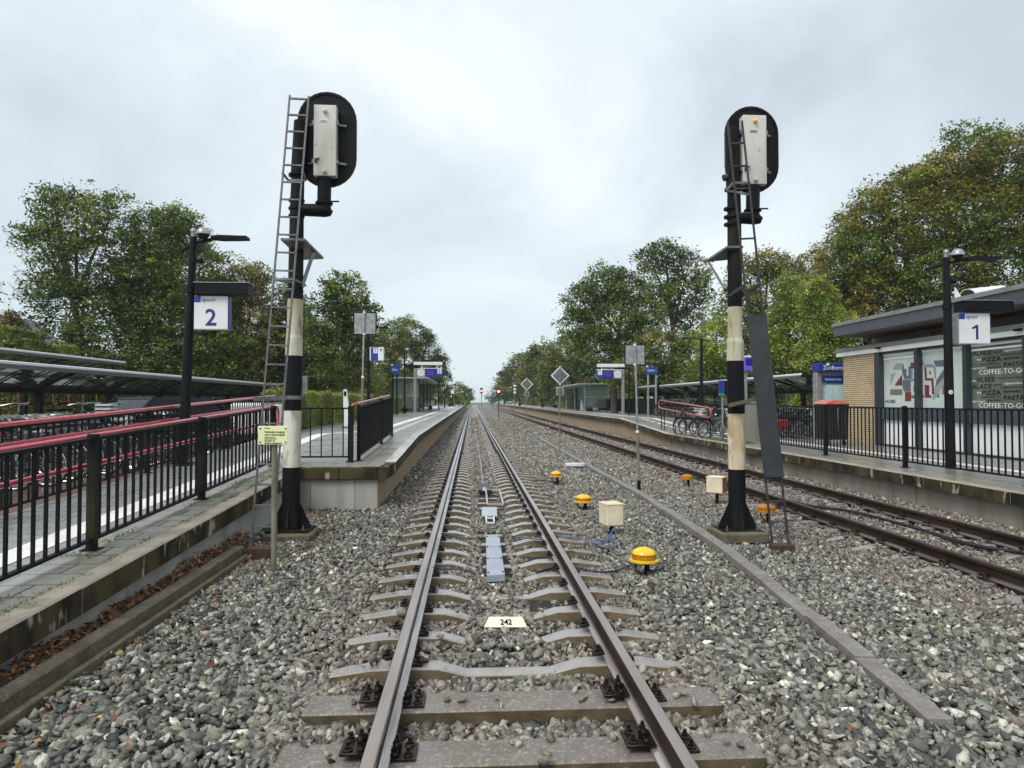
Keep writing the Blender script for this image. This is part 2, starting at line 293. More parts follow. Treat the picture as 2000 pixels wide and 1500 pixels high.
class MB:
    def __init__(s): s.v = []; s.f = []; s.m = []
    def add(s, vs, fs, mi=0):
        n = len(s.v); s.v += [tuple(p) for p in vs]
        for f in fs: s.f.append(tuple(i + n for i in f)); s.m.append(mi)
    def box(s, c, size, rz=0.0, mi=0, rx=0.0, ry=0.0, bev=0.0):
        hx, hy, hz = size[0] / 2, size[1] / 2, size[2] / 2
        m = Matrix.Rotation(rz, 3, 'Z') @ Matrix.Rotation(ry, 3, 'Y') @ Matrix.Rotation(rx, 3, 'X'); c = Vector(c)
        if bev and min(size) > bev * 2.2:
            b = bev; vs = []; ix = {}
            for sx in (-1, 1):
                for sy in (-1, 1):
                    for sz in (-1, 1):
                        for k, q in enumerate(((hx, hy - b, hz - b), (hx - b, hy, hz - b), (hx - b, hy - b, hz))):
                            ix[(sx, sy, sz, k)] = len(vs); vs.append(c + m @ Vector((q[0] * sx, q[1] * sy, q[2] * sz)))
            bm = bmesh.new()
            for p in vs: bm.verts.new(p)
            r = bmesh.ops.convex_hull(bm, input=bm.verts[:]); bmesh.ops.dissolve_limit(bm, angle_limit=0.01, verts=bm.verts[:], edges=bm.edges[:])
            bm.verts.index_update()
            s.add([p.co.copy() for p in bm.verts], [[q.index for q in f.verts] for f in bm.faces], mi); bm.free(); return s
        vs = [c + m @ Vector((x, y, z)) for x, y, z in ((-hx, -hy, -hz), (hx, -hy, -hz), (hx, hy, -hz), (-hx, hy, -hz), (-hx, -hy, hz), (hx, -hy, hz), (hx, hy, hz), (-hx, hy, hz))]
        s.add(vs, ((0, 3, 2, 1), (4, 5, 6, 7), (0, 1, 5, 4), (1, 2, 6, 5), (2, 3, 7, 6), (3, 0, 4, 7)), mi); return s
    def bar(s, a, b, wd, ht=None, mi=0, up=(0, 0, 1)):
        a, b = Vector(a), Vector(b); ht = ht or wd; d = (b - a).normalized(); u = Vector(up)
        if abs(d.dot(u)) > .98: u = Vector((0, 1, 0))
        x = d.cross(u).normalized() * wd / 2; z = x.cross(d).normalized() * ht / 2
        vs = [a - x - z, a + x - z, a + x + z, a - x + z, b - x - z, b + x - z, b + x + z, b - x + z]
        s.add(vs, ((0, 1, 2, 3), (7, 6, 5, 4), (0, 4, 5, 1), (1, 5, 6, 2), (2, 6, 7, 3), (3, 7, 4, 0)), mi); return s
    def tube(s, pts, r, n=10, mi=0, cap=True, closed=False):
        pts = [Vector(p) for p in pts]; L = len(pts); rs = r if isinstance(r, (list, tuple)) else [r] * L
        base = len(s.v); pu = None
        for i, p in enumerate(pts):
            if closed: d = (pts[(i + 1) % L] - pts[i - 1]).normalized()
            else: d = ((pts[min(i + 1, L - 1)] - p).normalized() + (p - pts[max(i - 1, 0)]).normalized()).normalized()
            if pu is None: u = Vector((0, 0, 1)) if abs(d.z) < .9 else Vector((1, 0, 0))
            else: u = pu
            x = d.cross(u).normalized(); u = x.cross(d).normalized(); pu = u
            for k in range(n):
                a = 2 * math.pi * k / n; s.v.append(tuple(p + (x * math.cos(a) + u * math.sin(a)) * rs[i]))
        for i in range(L if closed else L - 1):
            j = (i + 1) % L
            for k in range(n):
                k2 = (k + 1) % n; s.f.append((base + i * n + k, base + i * n + k2, base + j * n + k2, base + j * n + k)); s.m.append(mi)
        if cap and not closed:
            s.f.append(tuple(base + k for k in range(n - 1, -1, -1))); s.m.append(mi)
            s.f.append(tuple(base + (L - 1) * n + k for k in range(n))); s.m.append(mi)
        return s
    def lathe(s, c, prof, n=16, mi=0):
        base = len(s.v); c = Vector(c)
        for r, z in prof:
            for k in range(n):
                a = 2 * math.pi * k / n; s.v.append(tuple(c + Vector((r * math.cos(a), r * math.sin(a), z))))
        for i in range(len(prof) - 1):
            for k in range(n):
                k2 = (k + 1) % n; s.f.append((base + i * n + k, base + i * n + k2, base + (i + 1) * n + k2, base + (i + 1) * n + k)); s.m.append(mi)
        s.f.append(tuple(base + k for k in range(n - 1, -1, -1))); s.m.append(mi)
        s.f.append(tuple(base + (len(prof) - 1) * n + k for k in range(n))); s.m.append(mi)
        return s
    def prism(s, poly, d, mi=0):
        """poly: list of 3d points (planar); extruded by vector d"""
        n = len(poly); d = Vector(d); a = [Vector(p) for p in poly]; vs = a + [p + d for p in a]
        s.add(vs, [tuple(range(n - 1, -1, -1)), tuple(range(n, 2 * n))] + [(i, (i + 1) % n, n + (i + 1) % n, n + i) for i in range(n)], mi); return s
    def quad(s, a, b, c, d, mi=0): s.add([a, b, c, d], [(0, 1, 2, 3)], mi); return s
    def sweep(s, prof, path, mis=None):
        """prof: closed list of (x,z), path: list of (x,y,z)"""
        n = len(prof); base = len(s.v)
        for p in path:
            for x, z in prof: s.v.append((p[0] + x, p[1], p[2] + z))
        for i in range(len(path) - 1):
            for k in range(n):
                k2 = (k + 1) % n; s.f.append((base + i * n + k, base + i * n + k2, base + (i + 1) * n + k2, base + (i + 1) * n + k)); s.m.append(mis[k] if mis else 0)
        s.f.append(tuple(base + k for k in range(n))); s.m.append(0)
        s.f.append(tuple(base + (len(path) - 1) * n + k for k in range(n - 1, -1, -1))); s.m.append(0)
        return s
    def mesh(s, name, mats, smooth=False):
        me = bpy.data.meshes.new(name); me.from_pydata(s.v, [], s.f)
        for m in (mats if isinstance(mats, (list, tuple)) else [mats]): me.materials.append(m)
        me.polygons.foreach_set('material_index', s.m)
        bm = bmesh.new(); bm.from_mesh(me); bmesh.ops.recalc_face_normals(bm, faces=bm.faces[:]); bm.to_mesh(me); bm.free()
        if smooth:
            me.polygons.foreach_set('use_smooth', [True] * len(me.polygons))
            me.set_sharp_from_angle(angle=R(38))
        me.update(); return me
    def build(s, name, mats, parent=None, smooth=False): return link(name, s.mesh(name, mats, smooth), parent)
def npmesh(name, v, quads=None, tris=None, material=None, tint=None):
    me = bpy.data.meshes.new(name)
    loops = []; starts = []; n = 0; parts = []
    if quads is not None: parts.append((quads.reshape(-1), 4, len(quads)))
    if tris is not None: parts.append((tris.reshape(-1), 3, len(tris)))
    idx = np.concatenate([p[0] for p in parts]).astype(np.int32)
    st = []; off = 0
    for p in parts: st.append(off + np.arange(p[2]) * p[1]); off += p[1] * p[2]
    st = np.concatenate(st).astype(np.int32)
    me.vertices.add(len(v)); me.vertices.foreach_set('co', v.astype(np.float32).reshape(-1))
    me.loops.add(len(idx)); me.loops.foreach_set('vertex_index', idx)
    me.polygons.add(len(st)); me.polygons.foreach_set('loop_start', st)
    if material: me.materials.append(material)
    if tint is not None:
        a = me.attributes.new('tint', 'FLOAT_COLOR', 'FACE')
        a.data.foreach_set('color', np.concatenate([tint, np.ones((len(tint), 1))], 1).astype(np.float32).reshape(-1))
    me.update(calc_edges=True); me.validate(); return me
def one(h, c, y, m, parent):
    """digit 1 with a flag, height h, centred at c=(x,z) of its foot"""
    x, z = c; w_ = h * .17
    b = MB(); b.prism([(x - w_ * .3, y, z), (x + w_ * .7, y, z), (x + w_ * .7, y, z + h), (x - w_ * .1, y, z + h), (x - h * .34, y, z + h * .80), (x - h * .27, y, z + h * .68), (x - w_ * .3, y, z + h * .80)], (0, .003, 0)); return b.build('digit', m, parent)
def text(s, size, material, origin, facing='S', parent=None, name='lettering', align='LEFT', ext=0.002, bold=0.0, sx=1.0):
    cu = bpy.data.curves.new('t', 'FONT'); cu.body = s; cu.size = size; cu.align_x = align; cu.extrude = ext; cu.offset = bold; cu.resolution_u = 2
    o = bpy.data.objects.new('t', cu); me = bpy.data.meshes.new_from_object(o)
    rz = {'S': 0.0, 'W': -math.pi / 2, 'U': None}[facing] if isinstance(facing, str) else facing
    m = Matrix.Translation(Vector(origin))
    if rz is None: m = m @ Matrix.Diagonal((sx, 1, 1, 1))
    else: m = m @ Matrix.Rotation(rz, 4, 'Z') @ Matrix.Rotation(math.pi / 2, 4, 'X') @ Matrix.Diagonal((sx, 1, 1, 1))
    me.transform(m); me.materials.clear(); me.materials.append(material); me.name = name
    bpy.data.objects.remove(o); bpy.data.curves.remove(cu)
    return link(name, me, parent)
# ------------------------------------------------------------ terrain and tracks
TOP = 0.0; Z2 = -0.08; X2 = 6.15
def cx(y): return 0 if y < 150 else (y - 150) ** 2 / 18000
def zl(y): return min(0.76, 0.03 + 0.038 * y)                 # left platform and its ramp
def zr(y): return 0.33 if y < 28.3 else (0.73 if y > 37.3 else 0.33 + 0.4 * (y - 28.3) / 9.0)
b = MB(); b.quad((-600, -60, -.36), (600, -60, -.36), (600, 900, -.36), (-600, 900, -.36)); g = b.build('ground', M['grassfield']); tag(g, kind='structure')
b = MB()
b.quad((-11.5, 0, .345), (-5.7, 0, .345), (-5.7, 24, .345), (-11.5, 24, .345)); g = b.build('bicycle_path', M['redbrick']); tag(g, kind='structure')
b = MB(); b.quad((-60, 0, .345), (-11.5, 0, .345), (-11.5, 24, .345), (-60, 24, .345)); g = b.build('square', M['pavecoarse']); tag(g, kind='structure')
b = MB(); b.quad((-90, 24, .34), (-5.7, 24, .34), (-5.7, 260, .34), (-90, 260, .34)); b.quad((14, -5, .32), (90, -5, .32), (90, 260, .32), (14, 260, .32))
g = b.build('terrain', M['earth']); tag(g, kind='structure')
b = MB(); b.quad((-60, -8, -.19), (60, -8, -.19), (60, 1.6, -.05), (-60, 1.6, -.05)); g = b.build('road', M['asphalt']); tag(g, kind='structure')
# ballast bed
def bz(x, y):
    z = -0.235
    if x > 2.2: z = -0.27
    if x > 3.4: z = -0.285
    return z
b = MB()
for x0, x1, z0, z1 in ((-3.6, 2.0, -.262, -.262), (2.0, 3.4, -.262, -.315), (3.4, 8.2, -.315, -.315)):
    b.quad((x0, 1.4, z0), (x1, 1.4, z1), (x1, 420, z1), (x0, 420, z0))
b.build('ballast_bed', M['bed']); tag(bpy.data.objects['ballast_bed'], kind='structure')
b = MB()
for x0, x1, z0, z1 in ((-3.6, 2.0, -.257, -.257), (2.0, 3.4, -.257, -.310), (3.4, 8.2, -.310, -.310)): b.quad((x0, 1.5, z0), (x1, 1.5, z1), (x1, 16, z1), (x0, 16, z0))
g = b.build('dark_gap_sheet', M['under']); tag(g, kind='structure')  # dark sheet added below the near stones so their gaps read as shade

# --- rails
def rail(xc, zt, label, head, curve=True):
    ys = [1.5, 30, 60, 90, 120, 150, 170, 190, 210, 230, 250, 270, 290, 310, 330, 360, 400]
    path = [(xc + (cx(y) if curve else 0), y, zt) for y in ys]
    t = thing('rail', label, 'rail', (xc, 1.5, zt - .159), 'running rails of the two tracks')
    h = MB().sweep([(-.036, -.034), (-.036, -.004), (-.031, 0), (.031, 0), (.036, -.004), (.036, -.034), (.014, -.044), (-.014, -.044)], path, [1, 1, 0, 0, 0, 1, 1, 1])
    h.build('rail_head', [M[head], M['rail']], t)
    MB().sweep([(-.009, -.042), (-.009, -.128), (-.02, -.137), (.02, -.137), (.009, -.128), (.009, -.042)], path).build('rail_web', M['rail'], t)
    MB().sweep([(-.021, -.1365), (-.068, -.148), (-.070, -.159), (.070, -.159), (.068, -.148), (.021, -.1365)], path).build('rail_foot', M['railfoot'], t)
    return t
rail(-.7535, 0, 'shiny left rail of the track running straight away from the viewer', 'railhead')
rail(.7535, 0, 'shiny right rail of the track running straight away from the viewer', 'railhead')
rail(X2 - .7535, Z2, 'rust brown rail of the other track, nearer the signal with the dark plate', 'railhead2')
rail(X2 + .7535, Z2, 'rust brown rail of the other track, close under the wall of the low platform', 'railhead2')

# --- sleepers
SY = [3.75 + .63 * k for k in range(150)]
def sleeper_mesh(wide):
    b = MB(); zt = -.176
    if wide:
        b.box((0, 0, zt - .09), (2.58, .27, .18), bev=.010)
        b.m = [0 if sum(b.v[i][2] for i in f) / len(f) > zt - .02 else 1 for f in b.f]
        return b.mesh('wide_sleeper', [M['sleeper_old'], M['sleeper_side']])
    L = 1.26; xs = [-L, -.98, -.72, -.5, -.30, .30, .5, .72, .98, L]; zs = [-.05, -.008, 0, -.008, -.062, -.062, -.008, 0, -.008, -.05]; wd = [.075, .085, .09, .085, .075, .075, .085, .09, .085, .075]
    n = len(xs); vs = []
    for x, z, q in zip(xs, zs, wd):
        vs += [(x, -q - .045, zt + z - .13), (x, -q, zt + z - .008), (x, -q + .01, zt + z), (x, q - .01, zt + z), (x, q, zt + z - .008), (x, q + .045, zt + z - .13)]
    fs = []
    for i in range(n - 1):
        for k in range(6): fs.append((i * 6 + k, i * 6 + (k + 1) % 6, (i + 1) * 6 + (k + 1) % 6, (i + 1) * 6 + k))
    fs.append(tuple(range(5, -1, -1))); fs.append(tuple((n - 1) * 6 + k for k in range(6)))
    b.add(vs, fs)
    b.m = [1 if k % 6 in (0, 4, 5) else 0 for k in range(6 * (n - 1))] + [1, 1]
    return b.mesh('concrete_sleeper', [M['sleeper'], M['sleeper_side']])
def clip_mesh(s, base=-.176):
    """spring clip lying beside the rail foot, s = side"""
    b = MB(); x = s * .118; z = base
    b.box((x, 0, z + .014), (.085, .15, .028), bev=.006)
    b.box((s * .15, 0, z + .03), (.028, .13, .05), bev=.006)
    b.tube([(s * .085, -.055, z + .038), (s * .12, -.06, z + .056), (s * .150, -.035, z + .050), (s * .125, 0, z + .072), (s * .150, .035, z + .050), (s * .12, .06, z + .056), (s * .085, .055, z + .038)], .0085, 7)
    b.lathe((s * .118, 0, z + .028), [(.022, 0), (.022, .012), (.013, .014), (.013, .052), (.009, .058)], 6)
    return b.mesh('rail_clip', M['clip'], True)
def chair_mesh(s, base=-.176):
    """base plate half with two coach screws and a clamp bolt"""
    b = MB(); z = base
    b.box((s * .125, 0, z + .011), (.17, .20, .022), bev=.004)
    b.box((s * .092, 0, z + .036), (.03, .19, .03), bev=.005)
    for yy in (-.06, .06):
        b.lathe((s * .168, yy, z + .022), [(.03, 0), (.03, .008), (.021, .014), (.021, .028), (.012, .030), (.012, .055), (.008, .058)], 8)
    b.tube([(s * .075, -.045, z + .045), (s * .10, -.05, z + .075), (s * .10, 0, z + .088), (s * .10, .05, z + .075), (s * .075, .045, z + .045)], .012, 7)
    b.lathe((s * .10, 0, z + .03), [(.026, 0), (.026, .045), (.019, .05), (.019, .07), (.011, .072), (.011, .098), (.008, .10)], 8)
    return b.mesh('rail_chair', M['clip'], True)
ms_, mw_ = sleeper_mesh(False), sleeper_mesh(True)
clipm = {-1: clip_mesh(-1), 1: clip_mesh(1)}; chairm = {-1: chair_mesh(-1), 1: chair_mesh(1)}
fars = MB(); fars.box((0, 0, -.170), (.32, .15, .02))
for s in (-1, 1): fars.box((s * .12, 0, -.150), (.09, .14, .055))
farm = fars.mesh('fastening', M['clip'])
def sleeper(x0, y, zt, wide, fast, label, group):
    o = bpy.data.objects.new('sleeper', mw_ if wide else ms_); COL.objects.link(o); o.location = (x0, y, zt)
    if not wide: o.rotation_euler = (0, rnd.uniform(-.002, .002), rnd.uniform(-.006, .006))
    tag(o, label, 'sleeper', group)
    if fast == 2:
        for rx_ in (-.7535, .7535):
            for s in (-1, 1):
                c = bpy.data.objects.new('rail_chair' if wide else 'rail_clip', (chairm if wide else clipm)[s]); COL.objects.link(c); c.parent = o; c.location = (rx_, 0, 0); c.scale = (.94, .9, .8) if wide else (.88, .75, .7)
            if wide: c.location.z = -.0352
            if not wide: c.location.z = -.0528
    elif fast == 1:
        for rx_ in (-.7535, .7535): c = bpy.data.objects.new('fastening', farm); COL.objects.link(c); c.parent = o; c.location = (rx_, 0, 0)
    return o
special = {0: 'wide flat lichen-spotted sleeper nearest the viewer with bolted rail chairs', 1: 'wide flat sleeper second from the bottom edge with bolted rail chairs',
           2: 'first waisted concrete sleeper beyond the two wide flat ones, bare in the middle', 3: 'concrete sleeper crossing right beside the 242 number plate',
           4: 'concrete sleeper just beyond the 242 number plate'}
for k, y in enumerate(SY):
    sleeper(0, y, 0, k < 2, 2 if k < 34 else 1, special.get(k, 'waisted concrete sleeper of the straight track, its middle buried in ballast'), 'concrete sleepers of the straight track')
for k in range(146):
    y = 4.1 + .63 * k
    sleeper(X2, y, Z2, False, 2 if 6 < y < 17 else 1, 'ballast-strewn concrete sleeper under the rusty rails beside the low platform', 'concrete sleepers of the rusty track')
b = MB()
y = SY[-1] + .63
while y < 300:
    b.box((cx(y), y, -.26), (2.5, .25, .17))
    b.box((X2 + cx(y), y, -.34), (2.5, .25, .17)); y += .63
g = b.build('distant_sleepers', M['sleeper']); tag(g, kind='stuff', label='row of sleepers fading into the distance', cat='sleepers')

# --- ballast stones
def protos(n):
    out = []
    for i in range(n):
        bm = bmesh.new(); k = rnd.choice((7, 8, 8, 9))
        for _ in range(k):
            v = Vector((rnd.gauss(0, 1), rnd.gauss(0, 1), rnd.gauss(0, 1))).normalized()
            v = v * rnd.uniform(.9, 1.25); v = Vector((v.x * 1.12, v.y * rnd.uniform(.7, .95), v.z * rnd.uniform(.45, .75)))
            bm.verts.new(v)
        r = bmesh.ops.convex_hull(bm, input=bm.verts[:])
        bmesh.ops.delete(bm, geom=[v for v in bm.verts if not v.link_faces], context='VERTS')
        bmesh.ops.triangulate(bm, faces=bm.faces[:]); bm.verts.index_update()
        bmesh.ops.recalc_face_normals(bm, faces=bm.faces[:])
        out.append((np.array([v.co[:] for v in bm.verts]), np.array([[v.index for v in f.verts] for f in bm.faces]))); bm.free()
    return out
PR = protos(22)
def stones(name, pts, size, cols, label, brown=None):
    """pts Nx3, size N, cols Nx3"""
    V = []; T = []; C = []; off = 0
    which = rg.integers(0, len(PR), len(pts))
    for i, (pv, pf) in enumerate(PR):
        sel = np.where(which == i)[0]; n = len(sel)
        if not n: continue
        # random orientation, mostly lying flat
        a = rg.uniform(0, 2 * np.pi, n); tx = rg.normal(0, .55, n); ty = rg.normal(0, .55, n)
        ca, sa = np.cos(a), np.sin(a); Z = np.zeros(n); O = np.ones(n)
        Rz = np.stack([np.stack([ca, -sa, Z], -1), np.stack([sa, ca, Z], -1), np.stack([Z, Z, O], -1)], 1)
        cxx, sxx = np.cos(tx), np.sin(tx); Rx = np.stack([np.stack([O, Z, Z], -1), np.stack([Z, cxx, -sxx], -1), np.stack([Z, sxx, cxx], -1)], 1)
        cy, sy = np.cos(ty), np.sin(ty); Ry = np.stack([np.stack([cy, Z, sy], -1), np.stack([Z, O, Z], -1), np.stack([-sy, Z, cy], -1)], 1)
        A = Rx @ Ry @ Rz
        sc = size[sel][:, None] * rg.uniform(.68, 1.25, (n, 3))
        vv = np.einsum('nij,nkj->nki', A, pv[None] * sc[:, None, :]) + pts[sel][:, None, :]
        V.append(vv.reshape(-1, 3)); m = len(pv)
        T.append((pf[None] + (np.arange(n) * m)[:, None, None]).reshape(-1, 3) + off); off += n * m
        C.append(np.repeat(cols[sel], len(pf), 0) * rg.uniform(.78, 1.2, (n * len(pf), 1)))
    me = npmesh(name, np.concatenate(V), tris=np.concatenate(T), material=M['stone'], tint=np.concatenate(C))
    o = link(name, me); tag(o, label, 'ballast', kind='stuff'); return o
def scol(n, bf):
    """stone colours: bf in 0..1 brownness per stone"""
    pal = np.array([(.092, .094, .084), (.165, .168, .142), (.255, .255, .212), (.37, .365, .305), (.048, .050, .050), (.58, .565, .48), (.19, .185, .12)])
    p = rg.choice(len(pal), n, p=[.25, .23, .18, .11, .15, .03, .05]); c = pal[p].copy()
    br = np.array([(.16, .132, .108), (.235, .195, .16), (.09, .073, .06), (.32, .275, .225), (.46, .41, .34)])
    q = br[rg.choice(len(br), n, p=[.32, .24, .2, .17, .07])]
    t = np.clip(bf * 1.0 + rg.normal(0, .22, n), 0, 1)[:, None]
    return (c * (1 - t) + q * t) * 1.2 * rg.uniform(.7, 1.28, (n, 1))
def field(x0, x1, y0, y1, dens, sz, layers=2):
    """jittered positions in a rectangle, keeping what the camera side can see"""
    n = int((x1 - x0) * (y1 - y0) * dens * layers)
    x = rg.uniform(x0, x1, n); y = rg.uniform(y0, y1, n)
    keep = (np.abs(x - CAM.x - .058 * y) < .80 * y + 2.6)
    x, y = x[keep], y[keep]
    z = np.where(x < 2.0, -.245, np.where(x < 3.4, -.245 - (x - 2.0) / 1.4 * .05, -.295)) + rg.uniform(-.016, .014, len(x))
    z += .018 * np.sin(x * 2.3 + y * 1.1) * np.sin(y * 1.7 - x)
    z[np.abs(x) < 1.3] -= np.where(y[np.abs(x) < 1.3] > 6, .022, .006)
    mid = (np.abs(x) < .28) & (y > 5.4); z[mid] += .030
    z[(np.abs(x) < .42) & (y <= 5.4) & (y > 4.9)] -= .01
    edge = x < -1.6; z[edge & (y > 12.4)] += .02
    z[(x > 7.2)] += .05
    sz_ = rg.gamma(9, sz / 9, len(x)); sz_ = np.clip(sz_, sz * .5, sz * 1.75)
    # keep clear of sleepers
    ok = np.ones(len(x), bool)
    def clear(xc, y0_, wide0, zt):
        k = (y - y0_) / .63; dy = np.abs(k - np.round(k)) * .63
        onl = np.abs(x - xc) < 1.27
        ww = np.where((y < 4.7) & wide0, .158, np.where(np.abs(x - xc) > 1.1, .09, .118))
        onmid = (np.abs(x - xc) < .30) & (y > 5.4)
        top = onl & (dy < ww) & ~onmid
        return top
    t1 = clear(0, 3.75, True, 0) & (y > 3.4); t2 = clear(X2, 4.1, False, Z2)
    r_ = rg.uniform(0, 1, len(x)); ok &= ~(t1 & (r_ > .012)); ok &= ~(t2 & (r_ > .10)); z[t1] = -.160; z[t2] = -.235
    # ends of sleepers get covered a little
    for xc in (-.7535, .7535): ok &= ~((np.abs(x - xc) < .075 + sz_ * .8))
    for xc in (X2 - .7535, X2 + .7535): ok &= ~((np.abs(x - xc) < .075 + sz_ * .8))
    # walls, trough, footings
    ok &= ~((x < -3.0 + sz_) & (y < 9.2)); ok &= ~((x < -3.42)); ok &= ~((x < -1.93) & (y > 12.5)); ok &= x < 7.98
    tx_ = np.interp(y, TRX, TRP); ok &= ~(np.abs(x - tx_) < .085 + sz_ * .5) | (y > 37) | (y < TRX[1] - .01)
    ok &= ~((np.abs(x + 2.86) < .40) & (np.abs(y - 10.1) < .40)); ok &= ~((np.abs(x - 3.5) < .42) & (np.abs(y - 9.85) < .42))
    ok &= ~((np.abs(x - .02) < .17) & (y > 7.55) & (y < 10.15)); ok &= ~((np.abs(x - .05) < .2) & (y > 12) & (y < 14.6))
    x, y, z, sz_ = x[ok], y[ok], z[ok], sz_[ok]
    bf = np.exp(-((np.abs(x) - .75) / .75) ** 2) * .68 + .1 * (x > -2.2) + np.where(x > 4.2, .52, 0) + .12 * np.sin(x * 3 + y * .9)
    bf = np.where((x < -2.0), 0.0, bf)
    bf = bf + np.clip((y - 9) / 30, 0, .25)
    return np.stack([x, y, z], -1), sz_, np.clip(bf, 0, 1)
TR = [(1840, 1398), (1600, 1207), (1400, 1054), (1250, 960), (1140, 902), (1050, 852)]
TRW = [at(px, py, z=-.19) for px, py in TR]
TRW = [p for p in TRW]
TRX = np.array([2.5] + [p.y for p in TRW]); TRP = np.array([TRW[0].x - .12] + [p.x for p in TRW])
P_, S_, B_ = field(-3.45, 8.1, 2.5, 5.6, 430, .0370); P5, S5, B5 = field(-3.45, 8.1, 5.6, 8.0, 520, .0335); P2, S2, B2 = field(-3.45, 8.1, 8.0, 16, 420, .031)
P3, S3, B3 = field(-3.45, 8.1, 16, 40, 170, .042); P4, S4, B4 = field(-2.2, 8.1, 40, 80, 22, .075)
def inter(n): return scol(n[0].shape[0], n[2])
P6, S6, B6 = field(-1.5, 1.5, 3.3, 5.1, 420, .033)
pts = np.concatenate([P6, P_, P5, P2, P3, P4]); szs = np.concatenate([S6, S_, S5, S2, S3, S4]); bfs = np.concatenate([B6, B_, B5, B2, B3, B4])
stones('ballast', pts, szs, scol(len(pts), bfs), 'grey crushed-stone ballast filling the ground between the platforms')
print('stones', len(pts))

# --- concrete cable trough
t = thing('cable_trough', 'line of speckled concrete cable trough lids slanting between the two tracks', 'cable trough', (2.5, 4, -.2))
sp = list(zip(TRX[1:], TRP[1:]))
yy = TRX[1]; segs = []
while yy < 36:
    y1 = min(yy + (1.0 if yy < 20 else 3.0), 36); segs.append((yy, y1)); yy = y1
for i, (ya, yb) in enumerate(segs):
    xa, xb = np.interp(ya, TRX, TRP), np.interp(yb, TRX, TRP); jx = rnd.uniform(-.012, .012); jz = rnd.uniform(-.006, .006)
    b = MB(); b.bar((xa + jx, ya + .006, -.252 + jz), (xb + jx, yb - .006, -.252 + jz + rnd.uniform(-.004, .004)), .152, .085)
    b.build('lid', M['trough'], t)

# ------------------------------------------------------------ left platform (2) with its ramp
def strip(b, x0, x1, y0, y1, zf, dz=0.0, brk=(), mi=0):
    ys = sorted(set([y0, y1] + [q for q in brk if y0 < q < y1]))
    for a, c in zip(ys, ys[1:]): b.quad((x0, a, zf(a) + dz), (x1, a, zf(a) + dz), (x1, c, zf(c) + dz), (x0, c, zf(c) + dz), mi)
P2 = thing('platform', None, None, (-4, 12, 0)); tag(P2, kind='structure')
bl = (19.2,); YC = 12.45                       # front of the wide part
b = MB(); strip(b, -5.75, -3.86, 1.5, 60, zl, 0, bl); strip(b, -3.86, -3.50, 1.5, 2, zl); strip(b, -7.4, -5.75, 24, 215, zl, 0, bl)
strip(b, -5.75, -2.5, 60, 215, zl, 0, bl); strip(b, -3.86, -2.5, 13.4, 60, zl, 0, bl)
b.build('paving', M['paving'], P2)
b = MB(); strip(b, -3.86, -3.485, 2, YC + .2, zl, .001); strip(b, -3.86, -2.5, YC + .2, 13.4, zl, .001, bl); strip(b, -2.5, -1.905, YC + .2, 215, zl, .001, bl); strip(b, -3.485, -3.86 + .01, YC, YC + .2, zl)
b.build('edge_slabs', M['slabs'], P2)
b = MB(); strip(b, -4.62, -4.30, 1.5, 13.5, zl, .005); strip(b, -4.62, -4.30, 13.5, 20, zl, .005, bl)
strip(b, -3.40, -3.08, 20, 215, zl, .005, bl)
b.add([(-4.62, 20, .765), (-4.30, 20, .765), (-3.08, 22, .765), (-3.40, 22, .765)], [(0, 1, 2, 3)])
y = 15.5
while y < 150: strip(b, -2.72, -2.64, y, y + 1.0, zl, .005, bl); strip(b, -2.60, -2.56, y, y + 1.0, zl, .005, bl); y += 1.25
b.build('guide_stripe', M['stripe'], P2)
def kerb(b, pts, zf, w0, h, seg=2.0, inward=1):
    pass
# kerb stones: each a part
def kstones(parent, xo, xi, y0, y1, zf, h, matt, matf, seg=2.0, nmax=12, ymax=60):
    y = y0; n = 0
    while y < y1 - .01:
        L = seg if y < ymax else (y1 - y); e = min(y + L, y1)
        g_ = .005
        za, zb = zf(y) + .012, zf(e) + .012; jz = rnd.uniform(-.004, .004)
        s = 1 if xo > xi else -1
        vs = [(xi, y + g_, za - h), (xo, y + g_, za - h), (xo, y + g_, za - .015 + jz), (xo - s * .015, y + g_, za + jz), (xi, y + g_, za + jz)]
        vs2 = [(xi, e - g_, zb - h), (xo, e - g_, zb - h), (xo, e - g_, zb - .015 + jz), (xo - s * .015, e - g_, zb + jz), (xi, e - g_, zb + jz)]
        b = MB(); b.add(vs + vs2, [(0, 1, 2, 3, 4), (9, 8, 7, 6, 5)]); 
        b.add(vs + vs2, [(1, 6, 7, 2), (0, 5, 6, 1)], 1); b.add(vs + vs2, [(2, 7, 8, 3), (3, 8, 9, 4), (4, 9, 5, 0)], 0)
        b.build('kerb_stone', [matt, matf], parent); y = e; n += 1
kstones(P2, -3.29, -3.48, 1.6, YC, zl, .215, M['kerbtop'], M['kerbface'])
# cross kerb facing the viewer
for xa, xb in ((-3.29, -2.62), (-2.62, -1.93)):
    b = MB(); b.box(((xa + xb) / 2, YC + .095, zl(YC) + .012 - .1075), (abs(xb - xa) - .01, .19, .215), bev=.012); b.build('kerb_stone', [M['kerbface']], P2)
b = MB(); z_ = zl(YC) + .012   # clipped corner stone
b.prism([(-1.93, YC, z_ - .215), (-1.79, YC, z_ - .215), (-1.715, YC + .9, z_ - .20), (-1.905, YC + .9, z_ - .20), (-1.93, YC + .19, z_ - .215)], (0, 0, .215)); b.build('kerb_stone', [M['kerbface']], P2)
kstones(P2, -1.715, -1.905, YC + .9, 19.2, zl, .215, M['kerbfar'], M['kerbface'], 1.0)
kstones(P2, -1.715, -1.905, 19.2, 212, zl, .215, M['kerbfar'], M['kerbface'], 2.0)
